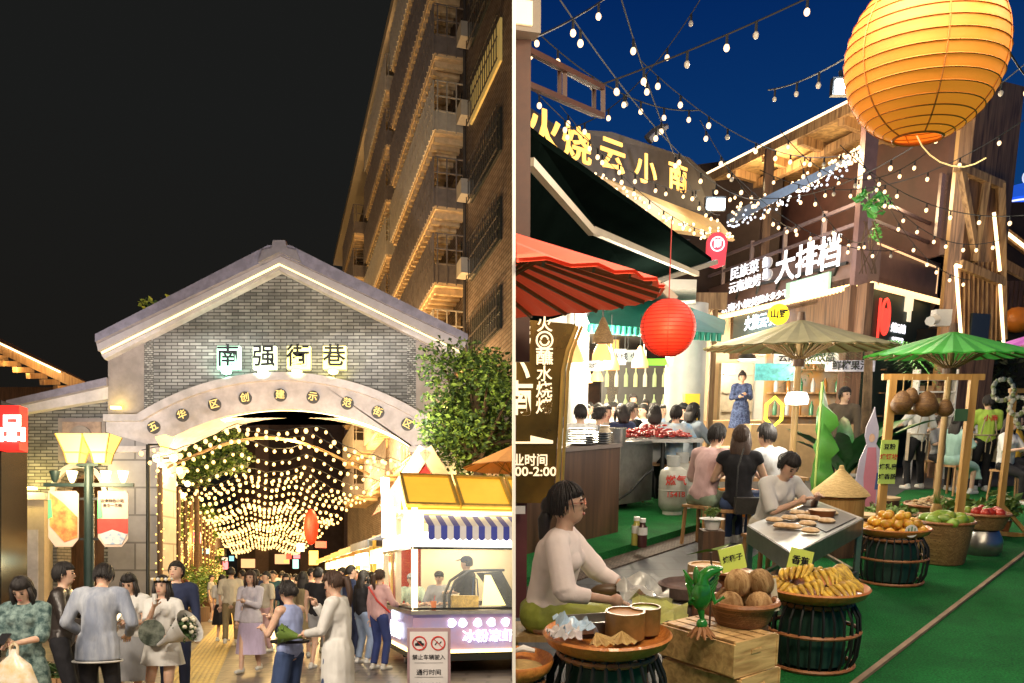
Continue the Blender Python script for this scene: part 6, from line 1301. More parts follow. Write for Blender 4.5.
o=pot('bamboo steamer on short legs behind the grinder',708,545,5.3,.50,[(0,0),(.12,0),(.12,.08),(.10,.08),(.10,.03),(0,.03)],bamb,'steamer',(.07,.11,doughM),nm='bamboo_steamer')
b=MB(); b.box((RP(708,560,5.3).x,5.3,.25),(.22,.22,.5)); b.out('side_block',woodD,label='dark wooden block carrying the bamboo steamer',cat='stand')
pot('brown clay jar topped with flatbreads',732,560,4.9,.30,[(0,0),(.07,0),(.11,.08),(.12,.16),(.09,.24),(.085,.27),(.13,.31),(.125,.32),(.08,.30),(0,.30)],clay,'jar',(.315,.10,doughM))
pot('small round clay jar under the flatbread jar',713,590,4.6,zb,[(0,0),(.07,0),(.11,.07),(.11,.12),(.06,.19),(.07,.2),(0,.2)],clay)
o=pot('steel cup with brown sauce on the low bench',659,578,4.5,.38,[(0,0),(.062,0),(.065,.10),(.06,.10),(.058,.02),(0,.02)],steelM,'cup',(.085,.058,greenF),nm='steel_cup'); 
pot('white plastic tub beside the steel cup',675,572,4.7,.36,[(0,0),(.07,0),(.08,.12),(0,.12)],white,'tub',nm='plastic_tub')
o=thing('seedling_pot','small white pot with bushy green seedling','plant',RH(712,526,.45)*V((1,1,0))+V((0,0,.42))); b=MB(); b.lathe((0,0,0),[(0,0),(.06,0),(.08,.09),(.12,.10),(0,.1)],16); b.out('pot',white,o); b=MB(); leafclump(b,(0,0,.16),(.07,.07,.05),140,.04,q); b.out('leaves',leafG,o)
b=MB(); c=RH(712,526,.45); b.box((c.x,c.y,.21),(.2,.2,.41)); b.out('side_block',woodD,label='dark block under the small seedling pot',cat='stand')
# bottles
for px,py,lab,c,c2 in ((636,545,'pale yellow sauce bottle standing on the turf platform',(.5,.45,.1),white),(642,547,'dark sauce bottle beside the yellow one',(.06,.02,.02),white)):
    p=RH(px,py,.10); o=thing('sauce_bottle',lab,'bottle',p); b=MB(); b.lathe((0,0,0),[(0,0),(.05,0),(.05,.20),(.03,.23),(.03,.26),(0,.26)],12); b.out('bottle_body',mk('sauce%d'%px,c,.15,.1),o); b=MB(); b.lathe((0,0,.13),[(.052,0),(.052,.08)],12); b.cyl((0,0,.26),(0,0,.30),.032,n=10); b.out('cap_and_label',c2,o)
# ---- wooden service counter and steel cabinet
o=thing('service_counter','tall dark wood service counter with stacked plates','counter',(0,0,0))
ca=RH(519,556,.1);cb=RH(618,532,.1); 
zt_=RP(618,447,cb.y).z
b=MB(); dd=(cb-ca).normalized(); wallq(b,ca-dd*.2,cb,.1,zt_,.55); b.out('counter_body',mk('counter_wood',(.10,.048,.025),.45,.35,2.2,kind='wood',col2=(.05,.022,.012),stretch=(5,5,.4)),o)
b=MB(); wallq(b,ca-dd*.2-V((0,.05,0)),cb+dd*.04-V((0,.05,0)),zt_,zt_+.04,.65); b.out('counter_top',mk('counter_top',(.20,.16,.14),.35,.2),o)
for i,(u,h_) in enumerate(((.60,7),(.78,5))):
    p=ca.lerp(cb,u)+V((0,.25,zt_-.06)); 
    for k in range(h_): b=MB(); b.lathe((0,0,0),[(0,0),(.11,0),(.15,.012),(.15,.02),(.1,.012),(0,.01)],20); o2=b.out('steel_plate',steelM,label='stacked steel plate on the wooden service counter',cat='plate',group='stacked steel plates'); o2.location=p+V((0,0,.005+.026*k))
p=cb+V((-.05,.25,zt_-.06)); o2=thing('steel_basin','round steel basin at the counter end','basin',p); b=MB(); b.lathe((0,0,0),[(0,.0),(.14,0),(.15,.17),(.145,.17),(.13,.02),(0,.02)],22); b.out('basin_body',steelM,o2)
p=ca.lerp(cb,.93)+V((-.1,.1,zt_-.06)); o2=thing('sauce_jar','white lidded jar beside the steel basin','jar',p); b=MB(); b.lathe((0,0,0),[(0,0),(.07,0),(.07,.14),(.05,.17),(.06,.2),(0,.2)],16); b.out('jar_body',mk('jar_cream',(.6,.5,.35),.3,.1),o2)
o=thing('steel_cabinet','dented stainless steel cabinet beside the wooden counter','cabinet',(0,0,0)); sa=RH(619,512,.1);sb=RH(651,507,.1); zc=RP(650,443,sb.y).z
b=MB(); wallq(b,sa,sb,.2,zc,.8); b.out('cabinet_body',steelM,o); b=MB(); wallq(b,sa-V((.03,.04,0)),sb+V((.05,-.04,0)),zc,zc+.04,.9); b.out('cabinet_top',steelM,o)
b=MB(); b.tube([RP(618,500,sa.y-.1),RP(630,492,sa.y-.1),RP(645,475,sa.y-.1),RP(653,470,sa.y)],.016,6); b.out('hose',blackM,label='black gas hose looping over the steel cabinet',cat='hose')
o=thing('chilli_table','folding table covered with a heap of red crayfish trays','table',(0,0,0)); ct=RP(655,438,12.2); b=MB(); b.box((ct.x,12.4,ct.z-.03),(1.3,.8,.05)); b.out('table_top',steelM,o)
for x in (.1,.55):
    b=MB(); b.cyl((ct.x+x,12.1,.1),(ct.x+x,12.1,ct.z),.03,n=8); b.out('leg',dark,o)
b=MB(); 
for i in range(380): x=q.uniform(-.6,.5); y=q.uniform(-.35,.35); h_=.20*(1-abs(x)/.75)*(1-abs(y)/.5); b.M=Mx.Translation((ct.x+x,12.4+y,ct.z+h_*q.random()+.02))@Mx.Rotation(q.uniform(0,6),4,'Z')@Mx.Rotation(q.uniform(-1,1),4,'X'); b.sph((0,0,0),(.045,.018,.016),6,4)
b.M=None; b.out('crayfish_heap',mk('crayfish',(.42,.03,.02),.3,.5,20,col2=(.2,.01,.01)),label='heap of glossy red crayfish on the folding table',cat='food',kind='stuff')
# gas cylinders
for i,(px,py,sc_,lab) in enumerate(((672,514,1,'white gas cylinder with red lettering, in front'),(681,508,1,'second white gas cylinder just behind the lettered one'))):
    p=RH(px,py,.1); o=thing('gas_cylinder',lab,'gas cylinder',p); H_=.66
    b=MB(); b.lathe((0,0,.05),[(0,0),(.14,0),(.185,.06),(.19,.12),(.19,.45),(.17,.53),(.10,.58),(.0,.59)],26); b.tube([(.192*cos(a),.192*sin(a),.33) for a in [2*PI*j/26 for j in range(26)]],.006,4,closed=True); b.out('tank',mk('tank_white',(.42,.42,.38),.4,.3,4,col2=(.30,.30,.27)),o)
    b=MB(); b.lathe((0,0,0),[(.13,0),(.13,.06),(.12,.06),(.12,0)],20); b.out('foot_ring',white,o)
    b=MB(); b.lathe((0,0,.64),[(.09,0),(.10,.14),(.085,.14),(.08,0)],16,a0=.6,a1=5.6); b.cyl((0,0,.62),(0,0,.74),.03,n=8); b.out('valve_collar',mk('collar',(.35,.36,.36),.4,.2),o)
    if i==0: 
        b=MB(); b.text('燃气',FM((0,-.198,.46),(1,0,0),(0,0,1)),.14,.008,.01); b.text('15418',FM((0,-.198,.28),(1,0,0),(0,0,1)),.10,.008,.01); b.out('lettering',redp,o)
def bucket(nm,lab,p,r,h_,m,cat):
    o=thing(nm,lab,cat,p); b=MB(); b.lathe((0,0,0),[(0,0),(r*.8,0),(r,h_),(r*1.06,h_),(r*1.0,h_-.02),(r*.75,.02),(0,.02)],22); b.out('bucket_body',m,o); b=MB(); b.tube([(r*cos(a),r*.2*sin(a)-.0,h_-.03+r*.5*sin(a)) for a in [PI*j/10 for j in range(11)]],.006,5); b.out('handle',dark,o); return o
bucket('bucket','black plastic bucket behind the gas cylinders',RH(698,492,.1),.19,.33,blackM,'bucket')
o=thing('orange_bin','square orange plastic bin filled with white bags','bin',RH(738,517,0),.3); b=MB(); 
rg=[[V((x*w_,y*w_,z)) for x,y in ((-1,-1),(1,-1),(1,1),(-1,1))] for w_,z in ((.15,0),(.20,.36),(.215,.36),(.215,.39),(.19,.39),(.14,.03))]; b.loft(rg,sm=False); b.out('bin_body',mk('orange_p',(.8,.25,.03),.4,.1),o); b=MB(); b.sph((0,0,.38),(.17,.17,.10),12,8); b.out('bags',white,o)
# conical hat on barrel
c=aR(840,490,8.8); o=thing('bamboo_barrel','round bamboo steamer barrel under the conical hat','barrel',c); b=MB(); b.lathe((0,0,.3),[(0,0),(.24,0),(.25,.02),(.25,.36),(0,.36)],26); b.out('barrel_body',mk('barrel_wood',(.55,.30,.10),.5,.3,7,kind='wood',col2=(.4,.2,.06)),o); b=MB(); b.cyl((0,0,0),(0,0,.3),.2,n=14); b.out('stand',woodD,o)
for z in (.36,.62): b=MB(); b.tube([(.256*cos(a),.256*sin(a),z) for a in [2*PI*j/26 for j in range(26)]],.012,5,closed=True); b.out('hoop',ratt,o)
o=thing('conical_hat','pointed straw conical hat lying on the bamboo barrel','hat',c+V((0,0,.66))); b=MB(); b.lathe((0,0,0),[(.30,-.02),(.27,.02),(.12,.15),(.03,.24),(.02,.28),(0,.285)],28); b.out('hat_cone',strawM,o)
for px,py,s_,lab in ((789,478,.09,'short bamboo tube stool behind the cooking woman'),(800,482,.09,'second bamboo tube beside the parasol pole')):
    c=aR(px,py,9.6); b=MB(); b.cyl((0,0,0),(0,0,.5),.1,n=14); o=b.out('bamboo_tube',bamb,label=lab,cat='bamboo tube'); o.location=c
# standee
c=aR(870,450,10.2); o=thing('cutout_figure','flat printed cutout of a woman in pink robe and pale headscarf','cutout',c)
M=FM((0,0,0),(1,0,0),(0,0,1))
b=MB(); b.prism([(-.2,0),(.16,0),(.14,.5),(.13,1.0),(.06,1.09),(.08,1.18),(.075,1.28),(.03,1.42),(.01,1.52),(-.02,1.42),(-.075,1.28),(-.08,1.18),(-.05,1.09),(-.12,.9),(-.17,.45)],M,.02); b.out('board',mk('cut_lilac',(.42,.38,.50),.5,.1,4),o)
b=MB(); M2=M@Mx.Translation((0,0,.022)); b.prism([(-.02,.28),(.11,.28),(.10,.7),(.06,1.05),(-.04,1.05),(-.06,.7)],M2,.004); b.out('pink_robe',mk('cut_pink',(.50,.18,.24),.5,.1,4),o)
b=MB(); b.prism([(.035*cos(a),1.16+.05*sin(a)) for a in [2*PI*j/14 for j in range(14)]],M2@Mx.Translation((0,0,.002)),.004); b.out('face',skin(0),o)
b=MB(); b.prism([(.08,.55),(.13,.55),(.12,.75),(.09,.75)],M2,.006); b.out('blue_bag',mk('cut_blue',(.05,.09,.22),.5,.1),o)
# wooden frame with hats
o=thing('basket_rack','golden wooden frame with a crossbar and hanging fish trap baskets','frame',(0,0,0)); d9=8.7
fr=mk('frame_wood',(.50,.28,.08),.5,.3,3,kind='wood',col2=(.35,.18,.04))
x1=RP(887,440,d9).x; x2=RP(967,440,d9).x; zt_=RP(925,377,d9).z
for x in (x1,x2): b=MB(); b.box((x,d9,zt_/2+.02),(.075,.06,zt_)); b.out('post',fr,o)
b=MB(); b.box(((x1+x2)/2,d9,zt_),(x2-x1+.2,.05,.06)); b.out('crossbar',fr,o)
b=MB(); b.box((x1+.12,d9,RP(900,412,d9).z),(.3,.05,.05)); b.out('bracket',fr,o)
for i,(px,py,r_) in enumerate(((902,402,.11),(926,404,.125),(945,408,.085),(911,396,.08))):
    p=RP(px,py,d9-.1); o2=thing('trap_basket',['bamboo fish trap basket hanging left on the frame','largest bamboo fish trap basket, mid frame','bamboo fish trap basket hanging right on the frame','small trap basket half behind the left ones'][i],'basket',p); b=MB(); b.lathe((0,0,0),[(.02,r_),(r_*.6,r_*.7),(r_,-.02),(r_*.8,-r_*.7),(.03,-r_*1.0)],16); b.out('weave_body',mk('trap_weave',(.30,.15,.04),.6,.4,26,kind='brick',col2=(.18,.08,.02),bump=.8,nsc=(.5,.3),vert=True),o2); b=MB(); b.cyl((0,0,r_),(0,0,zt_-p.z),.006,n=5); b.out('cord',strawM,o2)
p=RP(888,462,d9-.06); b=MB(); b.box((0,0,0),(.17,.012,.44)); o2=b.out('menu_strip',mk('strip_lime',(.45,.6,.12),.5,.1,emit=.05,ecol=(.5,.8,.2)),label='lime green menu strip hung on the left frame post',cat='sign'); o2.location=p
for i,(t,m_) in enumerate((('豆粉',black),('烤饵块',redp),('烤乳扇',black),('烤香肠',black))): b=MB(); b.text(t,FM((0,-.009,.15-.1*i),(1,0,0),(0,0,1)),.06,.003,.02); b.out('lettering',m_,o2)
p=RP(961,415,d9-.06); b=MB(); b.box((0,0,0),(.13,.012,.12)); o2=b.out('small_card',mk('card_dgreen',(.05,.12,.05),.5,.1),label='small dark green card on the right frame post',cat='sign'); o2.location=p
# flower arch
o=thing('garland_arch','thin wooden frame with pale flower garlands at the right edge','frame',(0,0,0)); d7=10
x1=RP(1008,440,d7).x; z_t=RP(1008,388,d7).z
b=MB(); b.box((x1,d7,z_t/2),(.06,.06,z_t)); b.out('post',fr,o); b=MB(); b.box((x1+.5,d7,z_t-.03),(1.1,.05,.05)); b.out('crossbar',fr,o); b=MB(); b.bar((x1,d7,.05),(x1+.45,d7+.1,.0),.05); b.bar((x1,d7,.4),(x1+.4,d7,.0),.04); b.out('foot',fr,o)
b=MB()
for px,py,r_ in ((1003,390,.12),(1018,406,.10),(1024,420,.09)):
    c=RP(px,py,d7-.05)
    for i in range(26): a=2*PI*i/26; b.m=i%3==0; b.sph(c+V((r_*cos(a),q.uniform(-.03,.03),r_*sin(a))),.028,6,4)
b.out('flowers',[mk('petal_w',(.65,.62,.55),.6,.2),mk('petal_g',(.3,.35,.15),.6,.2)],o)
# plants
def blade(b,base,dirn,L,w,droop,n=8,up=.9):
    d=V(dirn).normalized(); s_=d.cross(V((0,0,1))).normalized(); pl=[];pr_=[];pm=[]
    for i in range(n+1):
        t=i/n; c=V(base)+d*L*t*(.45+.3*t)+V((0,0,L*(up*t-droop*t*t))); ww=w*sin(PI*min(1,t*.93+.07))**.7; pl.append(c-s_*ww+V((0,0,ww*.25*sin(i*1.3)))); pr_.append(c+s_*ww+V((0,0,ww*.25*cos(i*1.7)))); pm.append(c-V((0,0,ww*.3)))
    b.loft([[a,m_,c] for a,m_,c in zip(pl,pm,pr_)],caps=False,closed=False)
c=aR(848,430,12.2); o=thing('banana_plant','dark green broad leaved plant in a grey pot beside the bamboo pole','plant',c); b=MB(); b.lathe((0,0,0),[(0,0),(.28,0),(.34,.55),(0,.52)],20); b.out('pot',mk('pot_grey',(.2,.22,.22),.5,.2),o); b=MB()
for i in range(13): a=2.4*i; blade(b,(0,0,.5),(cos(a),sin(a),0),.95+.3*(i%3),.12,.35)
b.out('leaves',mk('leaf_deep',(.03,.14,.035),.35,.4,6),o)
c=aR(813,440,9.9); o=thing('banana_leaf','single tall bright green banana leaf standing by the bamboo pole','leaf',c); b=MB(); n=14; rows=[]
for i in range(n+1):
    t=i/n; z=.45+1.35*t; w_=.20*min(1,8*t+.3,(1.04-t)*3.5)*(1+.08*sin(i*2.1)); bx=.05+.05*sin(t*3); rows.append([V((bx-w_*(.3+.12*(i%2)),.02*sin(i*2.),z-.05)),V((bx,-.03,z+.03)),V((bx+w_*(.9 if i%3 else .62),.06*sin(i*1.6),z-.09))])
b.loft(rows,caps=False,closed=False); b.out('leaf_blade',mk('leaf_bright',(.05,.19,.025),.35,.3,4,emit=0),o); b=MB(); b.tube([(.05,-.02,0),(.05,-.02,1.8)],.014,6); b.out('midrib',mk('rib_lime',(.3,.4,.1),.5,0),o)
c=aR(868,360,12.8); o=thing('palm_tree','feathery palm with drooping fronds between the two parasols','palm',c); zt_=RP(868,345,12.8).z; b=MB(); b.tube([(0,0,0),(.05,0,zt_*.5),(0,0,zt_)],[.09,.08,.06],8); b.out('trunk',barkM,o); b=MB()
for i in range(22):
    a=2.4*i; d=V((cos(a),sin(a),0)); L=1.0+.4*((i*7)%5)/5; s_=V((-sin(a),cos(a),0)); prev=None
    for k in range(26):
        t=k/25; p=V((0,0,zt_))+d*L*t+V((0,0,.45*t-.85*t*t*(1+.2*(i%3)))); l=.20*sin(PI*min(1,t*.9+.1)) 
        for q_ in (-1,1): b.add([p,p+s_*q_*l+d*.07-V((0,0,l*.5)),p+d*.022],[(0,1,2)])
b.out('fronds',mk('frond',(.06,.20,.03),.5,.4,5),o)
c=aR(873,222,16.4); p=RP(872,215,16.2); o=thing('hanging_plant','green plant trailing from the balcony corner','plant',p); b=MB(); leafclump(b,(0,0,.2),(.25,.2,.22),60,.2,q); leafclump(b,(.1,0,-.3),(.12,.1,.2),40,.12,q); b.out('leaves',mk('leaf_bright2',(.10,.40,.08),.4,.3,4),o); b=MB(); 
for i in range(7): b.tube([(q.uniform(-.15,.15),0,-.1),(q.uniform(-.2,.2),0,-.5),(q.uniform(-.2,.2),0,-1.0)],.012,4)
b.out('stems',woodD,o)
# ---- seated / standing people
def seatp(lab,px,py,d,face,**k):  # px,py = top of the head
    h=k.pop('h',1.66); pz=k.pop('pz',.76 if d>11 and px<700 else (.60 if d>11 else .47)); x=RP(px,py,d).x
    s=h/1.7; k.setdefault('rf',(.12,.42,.07)); k.setdefault('lf',(-.12,.40,.07)); k.setdefault('rh',(.14,.36,pz/s+.28)); k.setdefault('lh',(-.14,.36,pz/s+.28))
    st=thing('low_stool','low stool under the '+' '.join(lab.split()[:12]),'stool',(x,d,0),R(face)); w_=.17
    b=MB(); b.box((0,0,pz-.10),(.32,.30,.03)); b.out('seat',woodW,st)
    for a in (-1,1):
        for c in (-1,1): b=MB(); b.bar((a*.13,c*.12,pz-.11),(a*.15,c*.14,0),.03); b.out('leg',woodW,st)
    return person(lab,(x,d,0),face,h,pelvis=pz,sit=True,**k)
hh='diners at the market tables'
# foreground seller
linen=mk('linen_pink',(.82,.72,.68),.8,.10,5,bump=.2); limeS=mk('skirt_lime',(.36,.40,.06),.6,.35,5,col2=(.20,.24,.03))
sel=person('woman in white blouse and lime skirt with glasses sitting at lower left',V((RP(546,560,4.4).x,4.42,0)),-104,1.54,pelvis=.48,lean=12,hy=6,hp=-12,rh=(.20,.40,.68),lh=(-.14,.50,.66),rf=(.10,.50,.1),lf=(-.10,.58,.1),top=linen,slv=.78,bot='skirt',bmat=limeS,botl=.5,hair='bunpony',fem=True,sit=True,vox=.011,sk=1,group='market sellers')
b=MB()
for q_ in (-1,1): b.tube([sel['M']@(sel['hcl']+sel['HM']@V((q_*.032+.024*cos(a),.102,.008+.019*sin(a)))) for a in [2*PI*j/16 for j in range(16)]],.0022,5,closed=True); b.tube([sel['M']@(sel['hcl']+sel['HM']@V(p)) for p in ((q_*.056,.10,.012),(q_*.078,.04,.012),(q_*.080,-.01,.005))],.0022,5)
b.tube([sel['M']@(sel['hcl']+sel['HM']@V(p)) for p in ((-.008,.104,.01),(.008,.104,.01))],.0022,5); b.out('glasses',mk('rose_metal',(.55,.2,.12),.3,0,metal=.6),label='thin rose metal glasses worn by the seated seller',cat='glasses')
st=thing('low_stool','bamboo stool under the woman in lime skirt','stool',(sel['P'].location.x-.02,4.42,0)); b=MB(); b.box((0,0,.38),(.34,.32,.03)); b.out('seat',bamb,st)
for a in (-1,1):
    for c in (-1,1): b=MB(); b.bar((a*.14,c*.13,.37),(a*.17,c*.15,0),.03); b.out('leg',bamb,st)
b=sheetmesh('s',.30,.24,.11,5); o=b.out('plastic_sheet',mk('clear_film',(.60,.60,.56),.2,.3,14,alpha=.75),label='crumpled clear plastic bag on the seller\'s lap',cat='plastic bag'); o.location=sel['P'].location+V((.50,.05,.56)); o.rotation_euler=(.1,.15,.2)
b=sheetmesh('s',.30,.26,.08,7); o=b.out('cloth_sheet',mk('lime_cloth',(.50,.52,.16),.6,.3,9),label='pale lime cloth spread over the knees of the seller',cat='cloth'); o.location=sel['P'].location+V((.58,-.14,.50)); o.rotation_euler=(.3,.25,.0)
b=MB(); b.sph((0,0,0),(.10,.035,.04),12,8); o=b.out('dark_bag',mk('bag_brown',(.12,.07,.03),.35,.3),label='small dark brown bag on the seller\'s lap',cat='bag'); o.location=sel['P'].location+V((.34,.02,.60))
# cooking woman
p=seatp('woman in white top bending over the griddle',770,462,7.75,200,h=1.62,lean=22,hp=20,top=whiteF,slv=.5,bot='skirt',bmat=cremeF,botl=.4,hair='bun',fem=True,rh=(.02,.48,.78),lh=(-.2,.45,.80),vox=.015,group='market sellers',rf=(.1,.3,.07),lf=(-.1,.3,.07))
# staff
person('aproned staff member in white t-shirt and black trousers seen from behind',aR(918,440,15.6),12,1.68,rh=(.25,.2,1.0),lh=(-.45,.2,1.12),top=whiteF,slv=.5,bmat=blk,apron=mk('apron_grey',(.42,.36,.28),.8,.2),hair='short',facef=False,rf=(.22,.1,.07),lf=(-.14,0,.07),group='market staff')
p=person('staff member in yellow green t-shirt with apron seen from behind',aR(985,440,15.2),-8,1.68,hp=12,rh=(.12,.3,1.1),lh=(-.12,.3,1.1),top=fab('limetee',(.42,.62,.10)),slv=.5,bmat=blk,apron=mk('apron_tan',(.40,.33,.22),.8,.2),hair='short',facef=False,group='market staff')
b=MB(); b.text('小南',FM((0,-.150,1.30),(1,0,0),(0,0,1)),.12,.004,.01); b.out('shirt_print',redp,p['P'])
person('man in brown shirt standing behind the broad leaved plant',aR(843,410,14.5),150,1.80,top=fab('brownsh',(.10,.08,.06)),slv=1,bmat=blk,hy=50,group='market staff')
person('cook in dark blue patterned dress standing in the bright kitchen',aR(741,400,19.8),175,1.66,rh=(.1,.28,1.15),lh=(-.05,.28,1.2),top=mk('fabric_bluepat',(.10,.14,.28),.8,sc=22,col2=(.02,.03,.08)),slv=1,topl=.2,bot='skirt',bmat=mk('fabric_bluepat',(.1,.14,.28)),botl=.5,hair='topbun',fem=True,group='market staff').__getitem__('P').location.z=.55
b=MB(); c=aR(741,400,19.8); b.box((c.x,19.8,.27),(1.4,1.0,.54)); b.out('kitchen_step',mk('counter_tan',(.45,.30,.15),.5,.2),label='raised tan step carrying the cook in the kitchen',cat='step')
S_=lambda *a,**k: seatp(*a,group=hh,**k)
S_('diner in pink shirt and sage trousers leaning to the table',706,413,9.4,-50,h=1.80,pz=.55,lean=18,top=fab('pinkshirt',(.62,.42,.42)),slv=.9,bmat=fab('sage',(.22,.28,.20)),vox=.015)
p=S_('diner with long brown hair in black sleeveless top with shoulder bag',742,414,9.0,-18,h=1.72,pz=.55,lean=8,top=blk,slv=.12,bmat=jeans,hair='long',hm=HAIRB(),fem=True,vox=.015,facef=False)
o=thing('shoulder_bag','black shoulder bag on a chain behind the black top diner','bag',p['pel']+V((.05,-.25,-.02))); b=MB(); b.box((0,0,0),(.28,.09,.17)); b.out('bag_body',leather,o); b=MB(); b.tube([(-.13,0,.08),(-.12,.02,.4),(-.05,.1,.58)],.008,5); b.out('chain',dark,o)
S_('diner in pale grey t-shirt turned away beside the bamboo pole',783,408,9.3,35,h=1.80,pz=.55,lean=16,top=fab('palegrey',(.45,.46,.47)),slv=.5,bmat=jeans,vox=.015,facef=False)
S_('diner with black hair in grey blue top behind the pink shirt',693,401,13.2,-60,h=1.72,top=fab('greyblue',(.25,.30,.36)),slv=.6,hair='bob',fem=True)
S_('diner in bright blue patterned shirt facing right',676,410,12.6,-25,h=1.66,top=mk('fabric_bluewhite',(.25,.45,.70),.8,sc=8,col2=(.55,.6,.6)),slv=.5,facef=False)
S_('diner in white t-shirt with short dark hair, back to camera',655,409,12.8,-5,h=1.66,top=whiteF,slv=.5,facef=False,fem=True,hair='bob')
S_('man in black t-shirt eating behind the crayfish heap',631,402,13.6,-140,h=1.74,top=blk,slv=.5,hy=40)
S_('diner in white shirt seated at the back facing the camera',614,401,15.2,170,h=1.74,top=whiteF,slv=.6)
S_('diner in white shirt seated with back turned behind the counter plates',581,403,12.0,20,h=1.70,top=whiteF,slv=.8,facef=False)
S_('diner with dark bun hair bending low behind the steel basin',599,414,12.2,-60,h=1.6,top=greyF,slv=.5,hair='bun',fem=True)
S_('diner in dark top at the far left table of the hall',573,404,17,150,h=1.66,top=navy,slv=.5)
S_('diner in cream top deep in the dining hall',590,400,19,190,h=1.7,top=cremeF,slv=.5)
S_('diner in grey top under the lower wicker lamps',607,400,20,170,h=1.7,top=greyF,slv=.5)
S_('diner in black cap seated before the white column',683,400,14.5,-160,h=1.72,top=blk,slv=.5,cap=blk)
S_('diner in blue shirt between the column and the yellow box',664,404,16.5,180,h=1.66,top=blueF,slv=.5)
person('waiter in olive shirt standing by the bottle shelves',aR(633,395,19),190,1.72,top=khaki,slv=.5,bmat=blk,group='market staff')
person('dark haired woman standing at the hall bar',aR(646,395,20.5),160,1.6,top=blk,slv=.5,bmat=blk,fem=True,hair='bob',group='market staff')
S_('woman in long pale green dress seated beside the lime shirt staff',957,424,14.6,-60,h=1.66,top=fab('mintdress',(.35,.55,.50)),slv=.5,bot='skirt',bmat=fab('mintdress',(.35,.55,.50)),botl=.45,hair='long',fem=True)
S_('diner in white shirt behind the pale green dress',968,415,16.6,170,h=1.72,top=whiteF,slv=.5)
S_('diner in mustard yellow top at the right edge',1016,422,14.8,-120,h=1.7,top=fab('mustard',(.60,.36,.04)),slv=1,hair='bob',fem=True)
S_('diner in white top seated low before the flower frame',1008,438,13.6,-150,h=1.6,top=whiteF,slv=.5,hair='long',fem=True)
for i_,(px_,py_,d_,f_,t_) in enumerate(((578,412,10.9,150,'red'),(606,408,12.9,200,'cream'),(622,410,12.9,20,'navy'),(644,406,14.6,120,'white'),(599,402,16.2,40,'black'),(628,403,17.4,200,'grey'),(655,402,18,90,'red'),(586,408,14.6,190,'white'))):
    S_('%s topped hall diner, %s back from the wooden counter'%(t_,['nearest','second','third','fourth','fifth','sixth','seventh','eighth'][i_]),px_,py_,d_,f_,h=1.7,top={'red':fab('brick',(.35,.08,.06)),'cream':cremeF,'navy':navy,'white':whiteF,'black':blk,'grey':greyF}[t_],slv=.5,vox=.022,fing=False,fem=i_%2==0,hair='bob' if i_%2==0 else 'short')
S_('diner in dark top left of the pale green dress',940,430,15.8,-160,h=1.62,top=greyF,slv=.5)
def dtable(lab,px,py,d,w_,dp,z=.62,m=None):
    c=aR(px,py,d); o=thing('dining_table',lab,'table',c,.1); b=MB(); b.box((0,0,z),(w_,dp,.04)); b.out('table_top',m or woodW,o)
    for a in (-1,1):
        for e in (-1,1): b=MB(); b.box((a*(w_/2-.06),e*(dp/2-.06),z/2),(.05,.05,z)); b.out('leg',woodW,o)
    for i in range(7):
        b=MB(); r_=q.uniform(.06,.1); b.lathe((0,0,0),[(0,0),(r_*.6,0),(r_,.05),(r_*.85,.05),(0,.02)],12); o2=b.out('dish',[white,mk('dish_red',(.4,.08,.04),.4,.3),steelM][i%3],label='small dish on the '+lab,cat='dish',group='dishes on the '+lab); o2.location=c+V((q.uniform(-.4,.4)*w_,q.uniform(-.35,.35)*dp,z+.022))
dtable('low wooden table between the pink shirt and black top diners',752,445,10.6,1.2,.7,.66); dtable('long table behind the crayfish heap',620,425,14.4,2.0,.7); dtable('low table beside the pale green dress',985,450,15.9,1.2,.6)
b=MB(); b.box((0,0,.1),(.22,.012,.16)); o=b.out('tablet',glow('tablet_blue',(.35,.6,.9),1.2),label='lit tablet screen on the table before the black top diner',cat='tablet'); o.location=aR(757,430,10.5)+V((0,0,.70)); o.rotation_euler=(R(-20),0,0)
b=MB(); p=RP(691,408,15.5); b.box(p,(.26,.2,.5)); b.out('yellow_box',mk('box_yellow',(.75,.48,.04),.5,.1,emit=.25,ecol=(1,.65,.05)),label='bright yellow box standing against the white column',cat='box')
for (px,py,d_,p) in ((660,300,10,110),(740,330,10.5,90),(930,330,12,140),(985,360,13,80),(870,330,8.5,60)): lamp('market_fill','POINT',RP(px,py,d_),p,(1,.86,.66),.35)  # fill lights added above the stalls to brighten the market, no fixtures
for x,y,z,p in ((1.6,1.0,4.2,420),(3.4,2.6,4.4,360),(.7,1.9,3.3,190)): lamp('foreground_fill','POINT',(x,y,z),p,(1,.82,.58),.35)  # overhead fill added to brighten the near stalls, not cast by bulb strings
# =====================================================  partition, sky, camera, finish
side('P')
b=MB(); b.box((.0065,43.1,14),(.009,81,36)); b.out('partition_wall',mk('partition_paint',(.55,.53,.48),.6,.05,3),label='thin tall pale partition wall added between the two street sets',cat='partition wall')  # added divider, its size also keeps each street's light out of the other
w=bpy.data.worlds.new('World'); scene.world=w; w.use_nodes=True; nt=w.node_tree; N=nt.nodes; L=nt.links
bg=N['Background']; bg.inputs[1].default_value=1
tc=N.new('ShaderNodeTexCoord'); sp=N.new('ShaderNodeSeparateXYZ'); L.new(tc.outputs['Generated'],sp.inputs[0])
r1=N.new('ShaderNodeValToRGB'); r1.color_ramp.elements[0].position=.0; r1.color_ramp.elements[0].color=(.010,.085,.26,1); r1.color_ramp.elements[1].position=.62; r1.color_ramp.elements[1].color=(.0,.013,.095,1)
r2=N.new('ShaderNodeValToRGB'); r2.color_ramp.elements[0].position=.0; r2.color_ramp.elements[0].color=(.010,.008,.006,1); r2.color_ramp.elements[1].position=.45; r2.color_ramp.elements[1].color=(.0105,.0110,.0105,1)
